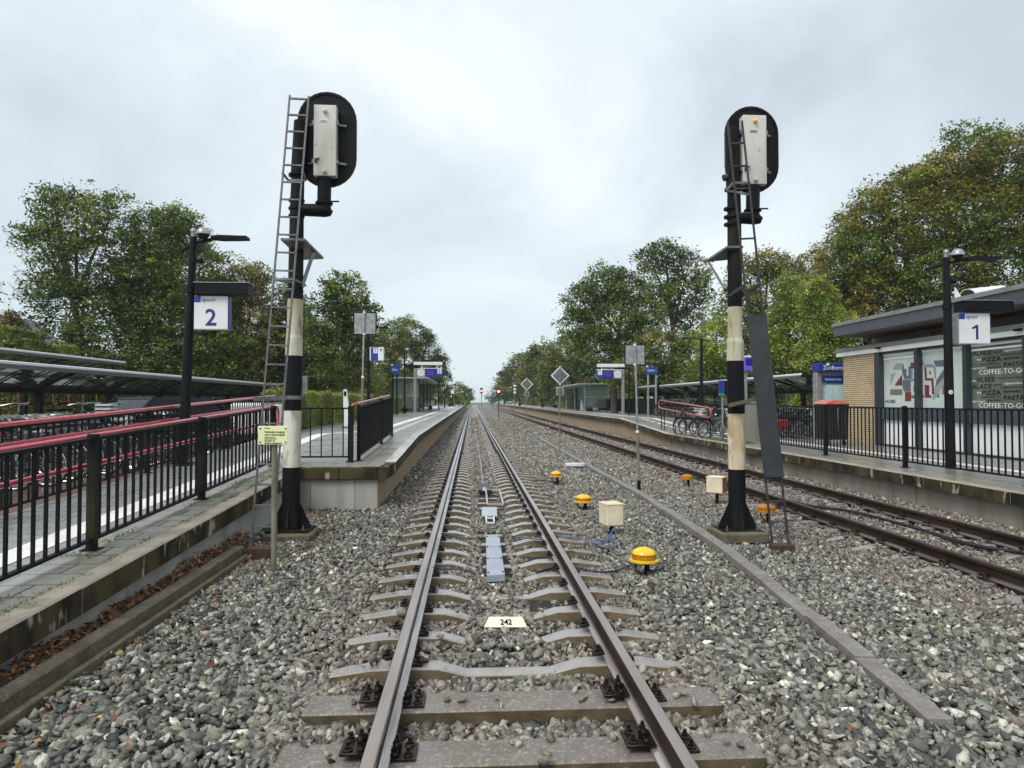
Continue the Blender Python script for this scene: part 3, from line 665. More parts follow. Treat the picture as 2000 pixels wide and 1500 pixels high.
# walls below the kerbs
def wall(parent, x, y0, y1, zf, zb, m, seg, t=.1, s=1, name='wall_panel', drop=.2):
    y = y0
    while y < y1 - .01:
        e = min(y + seg, y1)
        b = MB(); vs = []
        for q, zz in ((y + .006, zf(y)), (e - .006, zf(e))): vs += [(x, q, zb), (x - s * t, q, zb), (x - s * t, q, zz - drop), (x, q, zz - drop)]
        b.add(vs, [(0, 1, 2, 3), (7, 6, 5, 4), (0, 4, 5, 1), (1, 5, 6, 2), (2, 6, 7, 3), (3, 7, 4, 0)]); b.build(name, m, parent); y = e
wall(P2, -3.43, 1.6, YC + .1, zl, -.42, M['wallgrey'], 1.25)
wall(P2, -1.95, YC + .16, 19.2, zl, -.42, M['wallbrown'], 1.0); wall(P2, -1.95, 19.2, 60, zl, -.42, M['wallbrown'], 4.0); wall(P2, -1.95, 60, 212, zl, -.42, M['wallbrown'], 76)
for i, (xa, xb) in enumerate(((-3.43, -3.13), (-3.13, -2.35), (-2.35, -1.95))):
    b = MB(); b.box(((xa + xb) / 2, YC + .12, -.02), (xb - xa - .008, .08, .73)); b.build('wall_panel', M['wallgrey'] if i else M['concrete'], P2)
b = MB(); strip(b, -5.76, -5.74, 1.5, 24, zl); 
for ya, yb in ((8.4, 24),):
    b.add([(-5.75, ya, .3), (-5.75, yb, .3), (-5.75, yb, zl(yb)), (-5.75, 19.2, .76), (-5.75, ya, zl(ya))], [(0, 1, 2, 3, 4)])
b.build('ramp_side', M['concrete'], P2)
# gutter edging beside the ramp wall
t = thing('edging_kerb', 'low mossy concrete edging along the foot of the left ramp, leaves packed behind it', 'edging', (-3.15, 5, -.2))
y = 2.0
while y < 8.7:
    e = min(y + 1.95, 8.75)
    b = MB(); b.box((-3.125, (y + e) / 2, -.185 + rnd.uniform(-.006, .006)), (.135, e - y - .012, .20), rz=rnd.uniform(-.004, .004), bev=.012); b.box((-3.02, (y + e) / 2, -.235), (.06, e - y - .012, .12), bev=.008)
    b.build('edging_stone', M['gutter'], t); y = e

# ------------------------------------------------------------ right platform (1)
P1 = thing('platform', None, None, (9, 15, 0)); tag(P1, kind='structure')
br = (28.3, 37.3)
b = MB(); strip(b, 9.0, 20, -2, 215, zr, 0, br); b.build('paving', M['pavecoarse'], P1)
b = MB(); strip(b, 8.02, 9.0, -2, 215, zr, .001, br); b.build('edge_slabs', M['slabs'], P1)
b = MB(); strip(b, 10.15, 10.45, 4, 26, zr, .005)
b.add([(10.15, 26, .336), (10.45, 26, .336), (9.85, 30, zr(30) + .006), (9.55, 30, zr(30) + .006)], [(0, 1, 2, 3)])
strip(b, 9.55, 9.85, 30, 200, zr, .006, br)
y = 22
while y < 120: strip(b, 8.95, 9.10, y, y + .8, zr, .006, br); y += 1.15
b.build('guide_stripe', M['stripe'], P1)
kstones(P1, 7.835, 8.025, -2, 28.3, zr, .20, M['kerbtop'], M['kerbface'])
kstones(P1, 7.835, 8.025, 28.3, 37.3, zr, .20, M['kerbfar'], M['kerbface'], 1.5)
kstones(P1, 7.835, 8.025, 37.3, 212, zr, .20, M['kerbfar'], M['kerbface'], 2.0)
wall(P1, 8.03, 2, 28, zr, -.45, M['concrete'], 1.6, s=-1, drop=.185); wall(P1, 8.03, 28, 37.3, zr, -.45, M['wallbrown'], 3.1, s=-1, drop=.185)
wall(P1, 8.03, 37.3, 70, zr, -.45, M['wallbrown'], 5, s=-1, drop=.185); wall(P1, 8.03, 70, 212, zr, -.45, M['wallbrown'], 71, s=-1, drop=.185)

# ------------------------------------------------------------ leaves on the ground
def leaves(name, pts, sz, label, cat='leaves', pal=((.22, .085, .03), (.30, .13, .045), (.13, .05, .022), (.40, .22, .08), (.17, .065, .025))):
    n = len(pts); a = rg.uniform(0, 2 * np.pi, n); tilt = rg.normal(0, .5, n); tilt2 = rg.normal(0, .5, n)
    base = np.array([(-1, 0, 0), (-.35, .55, .14), (.45, .5, .10), (1.1, 0, .02), (.4, -.5, .12), (-.4, -.5, .10), (0, 0, -.08)])
    ca, sa = np.cos(a), np.sin(a); V = base[None] * (sz * rg.uniform(.6, 1.3, n))[:, None, None]
    y_ = V[..., 1] * np.cos(tilt)[:, None] - V[..., 2] * np.sin(tilt)[:, None]; z_ = V[..., 1] * np.sin(tilt)[:, None] + V[..., 2] * np.cos(tilt)[:, None]
    x_ = V[..., 0] * np.cos(tilt2)[:, None] + z_ * np.sin(tilt2)[:, None]; z_ = -V[..., 0] * np.sin(tilt2)[:, None] + z_ * np.cos(tilt2)[:, None]
    W = np.stack([x_ * ca[:, None] - y_ * sa[:, None], x_ * sa[:, None] + y_ * ca[:, None], z_], -1) + pts[:, None]
    tr = np.array([(0, 1, 6), (1, 2, 6), (2, 3, 6), (3, 4, 6), (4, 5, 6), (5, 0, 6)])
    T = (tr[None] + (np.arange(n) * 7)[:, None, None]).reshape(-1, 3)
    pal = np.array(pal); c = pal[rg.integers(0, len(pal), n)] * rg.uniform(.6, 1.1, (n, 1))
    me = npmesh(name, W.reshape(-1, 3), tris=T, material=M['fallen'], tint=np.repeat(c, 6, 0)); o = link(name, me); tag(o, label, cat, kind='stuff')
n = 1900; y = rg.uniform(3.2, 9.6, n); heap = .5 + .5 * np.sin(y * 2.9) * np.sin(y * 1.3 + 1)
x = -3.42 + rg.beta(1.6, 2.2, n) * .26; z = -.20 + (1 - (x + 3.42) / .3) * .06 + rg.uniform(0, .09, n) * (.4 + heap)
leaves('leaf_litter', np.stack([x, y, z], -1), .024, 'brown fallen leaves heaped in the channel along the left ramp wall')
n = 330; x = -3.0 + np.abs(rg.normal(0, .45, n)); y = rg.uniform(2.8, 12, n)
xm = rg.uniform(-3.3, -2.1, 190); ym = 10.0 + rg.normal(0, .9, 190)
ym = np.clip(ym, 9.0, 12.3); xs = rg.uniform(-2.5, 7.5, 110); ys = rg.uniform(3, 14, 110)
pp = np.stack([np.concatenate([x, xm, xs]), np.concatenate([y, ym, ys]), np.full(630, -.205) + rg.uniform(-.005, .02, 630)], -1)
leaves('scattered_leaves', pp, .023, 'loose orange and brown leaves scattered over the ballast', pal=((.30, .13, .05), (.42, .20, .06), (.24, .07, .03), (.50, .36, .16), (.18, .07, .03)))
# weeds on the slabs
def tufts(name, spots, label, n=90, h=.035, col=((.10, .16, .035), (.14, .20, .05), (.18, .20, .07))):
    V = []; T = []; C = []
    for (sx, sy, sz, rx, ry) in spots:
        for _ in range(n):
            px, py = sx + rnd.gauss(0, rx), sy + rnd.gauss(0, ry); a = rnd.uniform(0, 6.28); l = h * rnd.uniform(.4, 1.3); w_ = .004 + h * .05
            k = len(V); V += [(px - w_ * math.sin(a), py + w_ * math.cos(a), sz), (px + w_ * math.sin(a), py - w_ * math.cos(a), sz), (px + l * .8 * math.cos(a), py + l * .8 * math.sin(a), sz + l * rnd.uniform(.5, 1))]
            T.append((k, k + 1, k + 2)); C.append(rnd.choice(col))
    me = npmesh(name, np.array(V), tris=np.array(T), material=M['leaf'], tint=np.array(C)); o = link(name, me); tag(o, label, 'weeds', kind='stuff')
sp = []
for k in range(46):
    y = rnd.uniform(3.6, 12.2); x = rnd.choice((-3.49, -3.49, -3.72, -3.85)); sp.append((x + rnd.uniform(-.03, .03), y, zl(y) + .004, .03, .16))
sp += [(-3.65, 5.05, zl(5.05) + .004, .10, .25), (-3.60, 4.4, zl(4.4) + .004, .10, .2), (-3.9, 6.6, zl(6.6) + .004, .08, .06)]
tufts('weeds', sp, 'small green weeds and moss in the joints of the ramp slabs', n=60, h=.028)
sp = [(rnd.uniform(8.3, 8.7), rnd.uniform(21.3, 24.5), .335, .15, .25) for _ in range(30)]
tufts('grass', sp, 'patch of green grass at the platform edge under the grey cabinet', n=110, h=.06)
sp = [(rnd.uniform(10.9, 12.6), rnd.uniform(32, 36), zr(34) + .0, .2, .3) for _ in range(22)]
tufts('grass', sp, 'green weeds around the foot of the lamp post beside the coral handrail', n=90, h=.09)
M['darksteel'] = mat('dark_weathered_steel', (.055, .057, .06), (.035, .035, .037), 8, rough=.5, metal=.3)
M['galvdull'] = mat('dull_galvanised_steel', (.11, .113, .117), (.07, .072, .075), 14, rough=.5, metal=.4)
# ------------------------------------------------------------ railings
def fence(name, label, A, Bp, zf, H, posts, bar_gap=.115, pw=.09, group=None, toprail=.045, gapz=.10, br_=.009, mt='black'):
    """vertical bar railing from A to Bp (xy); zf(y) ground; posts: fractions"""
    A = Vector(A); Bp = Vector(Bp); L = (Bp - A).length; d = (Bp - A) / L
    t = thing(name, label, 'railing', (A.x, A.y, zf(A.y)), group)
    P = lambda s_, h: Vector((A.x + d.x * s_, A.y + d.y * s_, zf(A.y + d.y * s_) + h))
    cuts = [0] + [L * k / 12 for k in range(1, 12)] + [L] if abs(d.y) > .5 else [0, L]
    MB().tube([P(s_, H - .02) for s_ in cuts], toprail / 2 + .002, 8).build('top_rail', M[mt], t) if toprail < .03 else None
    b = MB()
    for a, c in zip(cuts, cuts[1:]): b.bar(P(a, H - .02), P(c, H - .02), .05, .03)
    b.build('top_rail', M[mt], t)
    b = MB()
    for a, c in zip(cuts, cuts[1:]): b.bar(P(a, gapz), P(c, gapz), .045, .03)
    b.build('bottom_rail', M[mt], t)
    b = MB(); s_ = bar_gap * .6
    while s_ < L - .05:
        if min(abs(s_ - L * q) for q in posts) > pw * .6: b.bar(P(s_, gapz), P(s_, H - .03), br_ * 2)
        s_ += bar_gap
    b.build('bars', M[mt], t)
    for q in posts:
        b = MB(); p = P(L * q, 0); b.box((p.x, p.y, p.z + H / 2 + .012), (pw, pw * .72, H + .03), bev=.006); b.box((p.x, p.y, p.z + .006), (pw + .07, pw + .05, .012)); b.build('post', M['blackmoss'], t)
    return t
FX = -3.86
fa = fence('railing', 'long black bar railing along the ballast side of the left ramp', (FX, 1.45), (FX, 12.9), zl, 1.07, [0.005, .2347, .4678, .7, 0.99], bar_gap=.168, br_=.0125)
fb = fence('railing', 'black bar railing between the left ramp and the parked bicycles', (-5.72, 4.0), (-5.72, 19.4), zl, 1.05, [.02, .27, .52, .77, .99], bar_gap=.165, pw=.08, br_=.011)
fc = fence('railing', 'short black railing facing the viewer between the banded mast and platform corner', (FX, 13.35), (-2.55, 13.35), zl, 1.04, [.985], pw=.10, bar_gap=.205, br_=.010)
def fence3():
    t = fence('railing', 'black railing with a pinkish handrail running away from the left platform corner', (-2.44, 13.5), (-2.44, 19.0), zl, 1.06, [.0, .6, 1.0], pw=.07, bar_gap=.10, br_=.008)
    return t
fd = fence3()
fe = fence('railing', 'black bar railing on the low right platform in front of the snack building', (8.62, 2.0), (8.62, 20.6), zr, 1.24, [.115, .287, .459, .631, .803, .985], pw=.09, bar_gap=.152, gapz=.13, br_=.011)
def handrail(par, x, y0, y1, zf, h, r, m, loop0=False, loop1=False, h2=None):
    pts = [Vector((x, y0 + (y1 - y0) * k / 14, zf(y0 + (y1 - y0) * k / 14) + h)) for k in range(15)]
    if loop1:
        pe = pts[-1]; dz = h - h2
        pts += [pe + Vector((0, .10, -.02)), pe + Vector((0, .17, -.10)), pe + Vector((0, .17, -dz + .10)), pe + Vector((0, .10, -dz + .02)), pe + Vector((0, 0, -dz))]
    MB().tube(pts, r, 10).build('handrail', M[m], par, True)
handrail(fa, FX - .09, 1.5, 12.75, zl, 1.065, .027, 'red', h2=.62)
handrail(fa, FX - .09, 1.5, 12.75, zl, .79, .024, 'red')
handrail(fb, -5.66, 4.0, 19.3, zl, 1.08, .030, 'red'); handrail(fb, -5.66, 4.0, 19.3, zl, .85, .022, 'red')
handrail(fa, -3.95, 12.75, 13.25, zl, 1.065, .025, 'redpink', loop1=True, h2=.66)
handrail(fd, -2.50, 13.6, 18.9, zl, 1.10, .024, 'redpink')
b = MB(); b.tube([(-2.52, 13.62, zl(13.6) + 1.10), (-2.56, 13.5, zl(13.6) + 1.08), (-2.58, 13.44, zl(13.6) + 1.0), (-2.58, 13.44, zl(13.6) + .78), (-2.54, 13.5, zl(13.6) + .70)], .024, 10); b.build('handrail_end', M['redpink'], fd, True)
# far platform railing with mesh infill
fence('railing', 'low dark fence behind the departures gantry on the right platform', (11.9, 44), (11.9, 66), zr, 1.15, [0, .2, .4, .6, .8, 1], pw=.08, bar_gap=.11, br_=.014)

# coral handrail frame on the right
def loop_rail():
    p = [at(1287, 781, Y=31), at(1388, 797, Y=24.6)]
    t = thing('handrail_frame', 'coral red double handrail on black posts beside the parked bicycles', 'handrail', (p[1].x, p[1].y, zr(24.6)))
    a, c = p; d = c - a; e = .36
    def q(s_, h): v = a + d * s_; return Vector((v.x, v.y, v.z + h))
    pts = [q(.03, 0), q(.97, 0), q(.993, -.04), q(1, -.09), q(1, -e + .09), q(.993, -e + .04), q(.97, -e), q(.03, -e), q(.007, -e + .04), q(0, -e + .09), q(0, -.09), q(.007, -.04)]
    MB().tube(pts, .026, 8, closed=True).build('handrail', M['redpink'], t, True)
    for s_ in (.03, .10, .34, .55, .77, .975):
        v = q(s_, -e); zb = zr(v.y); b = MB(); b.tube([(v.x + .05, v.y, zb), (v.x + .05, v.y, v.z - .06), (v.x, v.y, v.z)], .022, 8); b.lathe((v.x + .05, v.y, zb), [(.05, 0), (.05, .02)], 8); b.build('post', M['black'], t, True)
loop_rail()

# ------------------------------------------------------------ colour light signals seen from behind
def stadium(cx_, zc, hw, hh, y0, y1, n=14):
    pts = []
    for k in range(n + 1): a = math.pi * k / n; pts.append((cx_ + hw * math.cos(a), zc + (hh - hw) + hw * math.sin(a)))
    for k in range(n + 1): a = math.pi + math.pi * k / n; pts.append((cx_ + hw * math.cos(a), zc - (hh - hw) + hw * math.sin(a)))
    return pts
def ladder(par, tl, tr_, bl_, br_, rungs, r=.014, m='galvdull', rg_='flat'):
    b = MB(); b.bar(tl, bl_, .024, .022); b.build('ladder_rail', M[m], par); b = MB(); b.bar(tr_, br_, .024, .022); b.build('ladder_rail', M[m], par)
    for k in rungs:
        b = MB(); p = Vector(tl).lerp(Vector(bl_), k); q = Vector(tr_).lerp(Vector(br_), k); b.bar(p, q, .035, .02); b.build('rung', M['galv' if m == 'galvdull' else m], par)
def flange(b, c, r, h=.02, n=16): b.lathe(c, [(r, 0), (r, h)], n)
def foot(par, ax, zb, r, plate, m):
    x, y = ax
    b = MB(); b.box((x, y, zb + .012), (plate, plate * .8, .024)); b.build('base_plate', M[m], par)
    for k in range(4):
        a = R(45 + 90 * k) if False else R(90 * k); dx, dy = math.cos(a), math.sin(a); px_, py_ = -dy, dx; tt = .007
        b = MB(); poly = [(x + dx * r * .9, y + dy * r * .9, zb + .02), (x + dx * plate * .47, y + dy * plate * .40, zb + .02), (x + dx * plate * .47, y + dy * plate * .40, zb + .06), (x + dx * r * .95, y + dy * r * .95, zb + .42)]
        b.prism([Vector(p) + Vector((px_, py_, 0)) * -tt for p in poly], Vector((px_, py_, 0)) * 2 * tt); b.build('gusset', M[m], par)
    for sx in (-1, 1):
        for sy in (-1, 1): b = MB(); b.lathe((x + sx * plate * .36, y + sy * plate * .3, zb + .02), [(.022, 0), (.022, .02), (.012, .022), (.012, .075)], 6); b.build('anchor_bolt', M['galv'], par, True)
def tapering(b, pts, m): pass
def signal(left):
    if left:
        Y = 10.1; base = at(568, 1031, Y=Y); s = Y / F
        t = thing('railway_signal', 'tall black and white banded signal mast seen from behind, ladder on its outer side reaching the top of the round-ended head', 'railway signal', (base.x, base.y, base.z))
        t['label'] = 'taller banded signal mast seen from behind, galvanised ladder reaching the top of its head'
        A = lambda px, py, dy=0: at(px, py, Y=Y + dy)
        cuts = [(1031, 568, .128), (912, 569.5, .126), (802, 571.5, .123), (695, 574, .120), (662, 575, .120), (655, 575, .112), (585, 577, .108), (400, 580, .098), (345, 582, .092), (240, 588, .088)]
        mats = ['blackmoss', 'whiteaged', 'black', 'whiteaged', 'whiteaged', 'whiteaged', 'blackmoss', 'black', 'black']
    else:
        Y = 9.85; base = at(1440, 1031, Y=Y); s = Y / F
        t = thing('railway_signal', 'banded signal mast seen from behind, dark plate over the lower part of its ladder', 'railway signal', (base.x, base.y, base.z))
        A = lambda px, py, dy=0: at(px, py, Y=Y + dy)
        cuts = [(1031, 1440, .122), (916, 1439, .122), (808, 1438, .122), (705, 1436, .120), (668, 1436, .120), (661, 1436, .105), (600, 1435.5, .103), (420, 1434, .098), (360, 1433, .092), (250, 1432, .086)]
        mats = ['blackmoss', 'whitetan', 'black', 'whiteaged', 'whiteaged', 'whiteaged', 'blackmoss', 'black', 'black']
    b = MB(); slots = sorted(set(mats))
    for (y0, x0, r0), (y1, x1, r1), m in zip(cuts, cuts[1:], mats):
        b.tube([A(x0, y0), A(x1, y1)], [r0, r1], 20, mi=slots.index(m), cap=(y1 == cuts[-1][0]))
    b.build('mast', [M[q] for q in slots], t, True)
    zf_ = -.17
    b = MB(); b.box((base.x, base.y, -.235), (.68, .64, .17), rz=R(3), bev=.03); b.build('footing', M['gutter'], t)
    foot(t, (base.x, base.y), base.z - .03, .12, .60, 'blackmoss')
    # head
    if left: hx0, hx1, hy0, hy1, ex0, ex1, ey0, ey1 = 583, 697, 181, 369, 612, 657, 205, 343
    else: hx0, hx1, hy0, hy1, ex0, ex1, ey0, ey1 = 1411, 1521, 206, 383, 1452, 1497, 225, 359
    c0 = at((hx0 + hx1) / 2, (hy0 + hy1) / 2, Y=Y + .10); hw = (hx1 - hx0) / 2 * s; hh = (hy1 - hy0) / 2 * s
    b = MB(); pr = stadium(c0.x, c0.z, hw, hh, 0, 0); pin = stadium(c0.x, c0.z, hw - .035, hh - .035, 0, 0)
    b.prism([(x, Y + .06, z) for x, z in pr], (0, .03, 0)); n = len(pr)
    # raised rim
    vs = [(x, Y + .045, z) for x, z in pr] + [(x, Y + .045, z) for x, z in pin] + [(x, Y + .062, z) for x, z in pr] + [(x, Y + .062, z) for x, z in pin]
    b.add(vs, [(i, (i + 1) % n, n + (i + 1) % n, n + i) for i in range(n)] + [(i, (i + 1) % n, 2 * n + (i + 1) % n, 2 * n + i) for i in range(n)] + [(n + i, n + (i + 1) % n, 3 * n + (i + 1) % n, 3 * n + i) for i in range(n)])
    b.build('backboard', M['black'], t)
    for k in range(3):   # lamp hoods on the far side
        zc = c0.z + (k - 1) * .36; b = MB(); b.tube([(c0.x, Y + .09, zc), (c0.x, Y + .36, zc)], [.115, .125], 16); b.build('lamp_hood', M['black'], t, True)
    e0 = A(ex0, ey1, -.10); e1 = A(ex1, ey0, -.10); th = .14
    b = MB(); b.box(((e0.x + e1.x) / 2, Y - .03, (e0.z + e1.z) / 2), (e1.x - e0.x, th, e1.z - e0.z), bev=.008); b.build('equipment_case', M['casewhite'], t)
    ec = (e0.x + e1.x) / 2
    for zz in (e1.z - .09, e0.z + .06): b = MB(); b.lathe((ec, Y - .125, zz - .03), [(.022, 0), (.03, .01), (.03, .035), (.018, .055)], 8); b.build('lifting_lug', M['casewhite'] if left or zz < c0.z else M['yellow'], t, True)
    b = MB(); b.box((ec - .02, Y - .103, e1.z - .24), (.11, .006, .035)); b.build('maker_plate', M['signwhite'] if left else M['palegrey'], t)
    b = MB(); b.box((ec - .02, Y - .1065, e1.z - .24), (.085, .002, .012)); b.build('plate_print', M['inkblack'], t)
    for zz in (e1.z - .25, e0.z + .22):
        for sx in (-1, 1): b = MB(); x_ = ec + sx * (e1.x - e0.x) / 2; b.bar((x_, Y + .0, zz), (x_ + sx * .12, Y + .05, zz), .018, .03); b.box((x_ + sx * .012, Y - .06, zz), (.03, .05, .06)); b.build('hinge', M['galv'], t)
    b = MB(); b.bar((e0.x + .02, Y - .115, e0.z + .23), (e0.x + .09, Y - .125, e0.z + .245), .018, .02); b.box((e0.x + .035, Y - .115, e0.z + .215), (.035, .03, .055)); b.build('latch', M['rust'], t)
    # neck and arm
    if left: nx, ny0, ny1, ax0, ay, ax1, ah = 633, 345, 398, 590, 408, 640, 26
    else: nx, ny0, ny1, ax0, ay, ax1, ah = 1470, 362, 412, 1440, 424, 1480, 24
    p0, p1 = A(nx, ny1), A(nx + 1, ny0)
    b = MB(); b.tube([p0, p1], .098, 18); b.lathe((p0.x, p0.y, p0.z), [(.125, -.01), (.125, .02)], 14); b.lathe((p0.x, p0.y, p1.z - .06), [(.11, 0), (.11, .03)], 14)
    b.tube([(p0.x, p0.y, p0.z + .03), (p0.x + .22, p0.y - .03, p0.z + .03)], .012, 6); b.build('neck', M['black'], t, True)
    q0, q1 = A(ax0, ay + 2), A(ax1, ay + 3); r_ = ah / 2 * s
    b = MB(); b.tube([q0, q0.lerp(q1, .55), q1 + Vector((-.04, 0, 0)), q1, q1 + Vector((.02, 0, .03))], [r_ * .9, r_ * .95, r_, r_ * .93, r_ * .7], 14)
    b.tube([q1 + Vector((-.04, 0, 0)), Vector((p0.x, p0.y, p0.z))], r_ * .95, 14); b.build('bracket_arm', M['black'], t, True)
    for dz in (-.11, .0, .12): b = MB(); b.lathe((A(ax0 - 8, ay).x - .02, Y, q0.z + dz), [(.115, 0), (.115, .03)], 16); b.build('clamp_band', M['black'], t, True)
    return t, A, s, Y
t, A, s, Y = signal(True)
TL, TR_ = A(566, 186, -.18), A(603, 188, -.18); BL, BR = at(489, 1074, Y=8.75), at(530, 1074, Y=8.75)
# rung spacing grows towards the viewer
ladder(t, TL, TR_, BL, BR, [.008 + k * .0412 for k in range(25)])
b = MB(); p = A(586, 468, -.1)
b.prism([A(548, 469, -.35), A(596, 470, -.35), A(632, 506, .30), A(590, 508, .30)], (0, 0, .03)); b.build('working_platform', M['galv'], t)
b = MB(); b.bar(A(612, 494, .05), A(590, 560, -.05), .03, .045); b.build('strut', M['galv'], t)
b = MB(); b.bar(A(536, 546, -.30), A(592, 556, .05), .04, .03); b.bar(A(572, 545, -.3), A(596, 558, .05), .04, .03); b.bar(A(536, 546, -.30), A(572, 545, -.3), .04, .03); b.build('ladder_bracket', M['galv'], t)
b = MB(); b.bar(A(551, 337, -.2), A(563, 352, -.1), .02, .03); b.bar(A(563, 352, -.1), A(598, 352, -.1), .02, .03); b.bar(A(598, 352, -.1), A(592, 336, -.2), .02, .03); b.build('ladder_bracket', M['galv'], t)
b = MB(); b.tube([A(582, 345, 0), A(588, 238, 0)], [.105, .10], 16); b.lathe((A(582, 345).x, Y, A(582, 345).z), [(.135, 0), (.135, .03)], 14); b.build('mast_sleeve', M['black'], t, True)
pp_ = A(571.5, 777); b = MB(); b.tube([(pp_.x, Y, pp_.z - .025), (pp_.x, Y, pp_.z + .03)], .135, 18); b.bar((pp_.x - .05, Y - .14, pp_.z), (pp_.x - .42, Y - .42, pp_.z - .02), .012, .06); b.build('ladder_clamp', M['galv'], t)
t2, A2, s2, Y2 = signal(False)
TL, TR_ = A2(1421, 238, -.35), A2(1449, 236, -.35); BL, BR = at(1509, 1068, Y=8.95), at(1541, 1068, Y=8.95)
ladder(t2, TL, TR_, BL, BR, [.055, .112, .168, .228, .29, .355, .42, .79, .845, .9], m='darksteel')
pl = [TL.lerp(BL, .475), TR_.lerp(BR, .475), TR_.lerp(BR, .845), TL.lerp(BL, .845)]
off = Vector((0, -.05, 0)); ex = Vector((.035, 0, 0))
b = MB(); b.prism([pl[0] + off - ex, pl[1] + off + ex * .6, pl[2] + off + ex * .4, pl[3] + off - ex * .7], (0, .012, 0)); b.build('guard_plate', M['board'], t2)
b = MB(); b.prism([A2(1378, 512, .25), A2(1420, 508, .25), A2(1452, 484, -.15), A2(1420, 484, -.15)], (0, 0, .03)); b.build('working_platform', M['galv'], t2)
b = MB(); b.bar(A2(1384, 512, .1), A2(1414, 562, .0), .025, .035); b.build('strut', M['galv'], t2)
b = MB(); b.bar(A2(1424, 578, -.12), A2(1456, 556, -.3), .03, .04); b.bar(A2(1414, 566, .1), A2(1440, 568, .1), .03, .04); b.bar(A2(1448, 578, .0), A2(1484, 556, -.3), .03, .04); b.build('ladder_bracket', M['board'], t2)
b = MB(); b.bar(A2(1424, 792, -.15), A2(1474, 780, -.34), .10, .055); b.build('mossy_step', M['gutter'], t2)
b = MB(); b.bar(A2(1419, 372, -.13), A2(1433, 357, -.34), .02, .045); b.bar(A2(1433, 357, -.34), A2(1466, 357, -.34), .02, .03); b.bar(A2(1419, 372, -.1), A2(1462, 380, -.1), .02, .03); b.build('ladder_bracket', M['galv'], t2)
b = MB(); b.tube([A2(1432, 372), A2(1428, 256)], [.10, .092], 16); b.lathe((A2(1432, 372).x, Y2, A2(1432, 372).z), [(.125, 0), (.125, .03)], 14); b.build('mast_sleeve', M['black'], t2, True)
b = MB(); b.tube([A2(1413, 348), A2(1422, 345)], .05, 10); b.build('knob', M['rust'], t2, True)
# ladder footings
for (px, py, Yb, lab) in ((508, 1083, 8.75, 'brown block under the foot of the taller signal ladder'), (1527, 1076, 8.95, 'rusty block under the foot of the ladder with the dark plate')):
    c = at(px, py, Y=Yb); o = MB().box((c.x, c.y, c.z + .01), (.30, .16, .17), rz=R(-3), bev=.012).build('footing_block', M['rust']); tag(o, lab, 'block')

# ------------------------------------------------------------ warning sign on its post
c = at(535, 1100, Y=7.98); tp = at(535, 866, Y=7.98)
t = thing('warning_sign', 'small pale yellow no trespassing sign on a grey post in front of the taller signal', 'sign', (c.x, c.y, -.2))
MB().tube([(c.x, c.y, -.26), (c.x - .003, c.y, tp.z)], .034, 12).build('post', M['postgrey'], t, True)
a0, a1 = at(503.5, 868.5, Y=7.92), at(562, 832, Y=7.92)
MB().box(((a0.x + a1.x) / 2, 7.93, (a0.z + a1.z) / 2), (a1.x - a0.x, .012, a1.z - a0.z), bev=.003).build('sign_plate', M['signyellow'], t)
for k in range(4): x = (a0.x + .025) if k % 2 else (a1.x - .025); z = (a0.z + .028) if k < 2 else (a1.z - .028); MB().tube([(x, 7.915, z), (x, 7.925, z)], .008, 8).build('screw', M['inkblack'], t)
lx = a0.x + .07; W_ = a1.x - a0.x; H_ = a1.z - a0.z
for s_, k, sz, bo, mm in (('ProRail', .86, .020, 0, 'inkgreen'), ('Verboden toegang', .64, .030, .0006, 'inkgreen'), ('voor onbevoegden', .49, .030, .0006, 'inkgreen'), ('artikel 3 spoorwet', .37, .016, 0, 'inkgreen'), ('artikel 461 strafrecht', .29, .016, 0, 'inkgreen'), ('Aanrijd- en', .18, .026, .0003, 'inkgreen'), ('elektrocutiegevaar', .05, .026, .0003, 'inkgreen')):
    text(s_, sz, M[mm], (lx, 7.922, a0.z + H_ * k), parent=t, bold=bo, name='lettering')

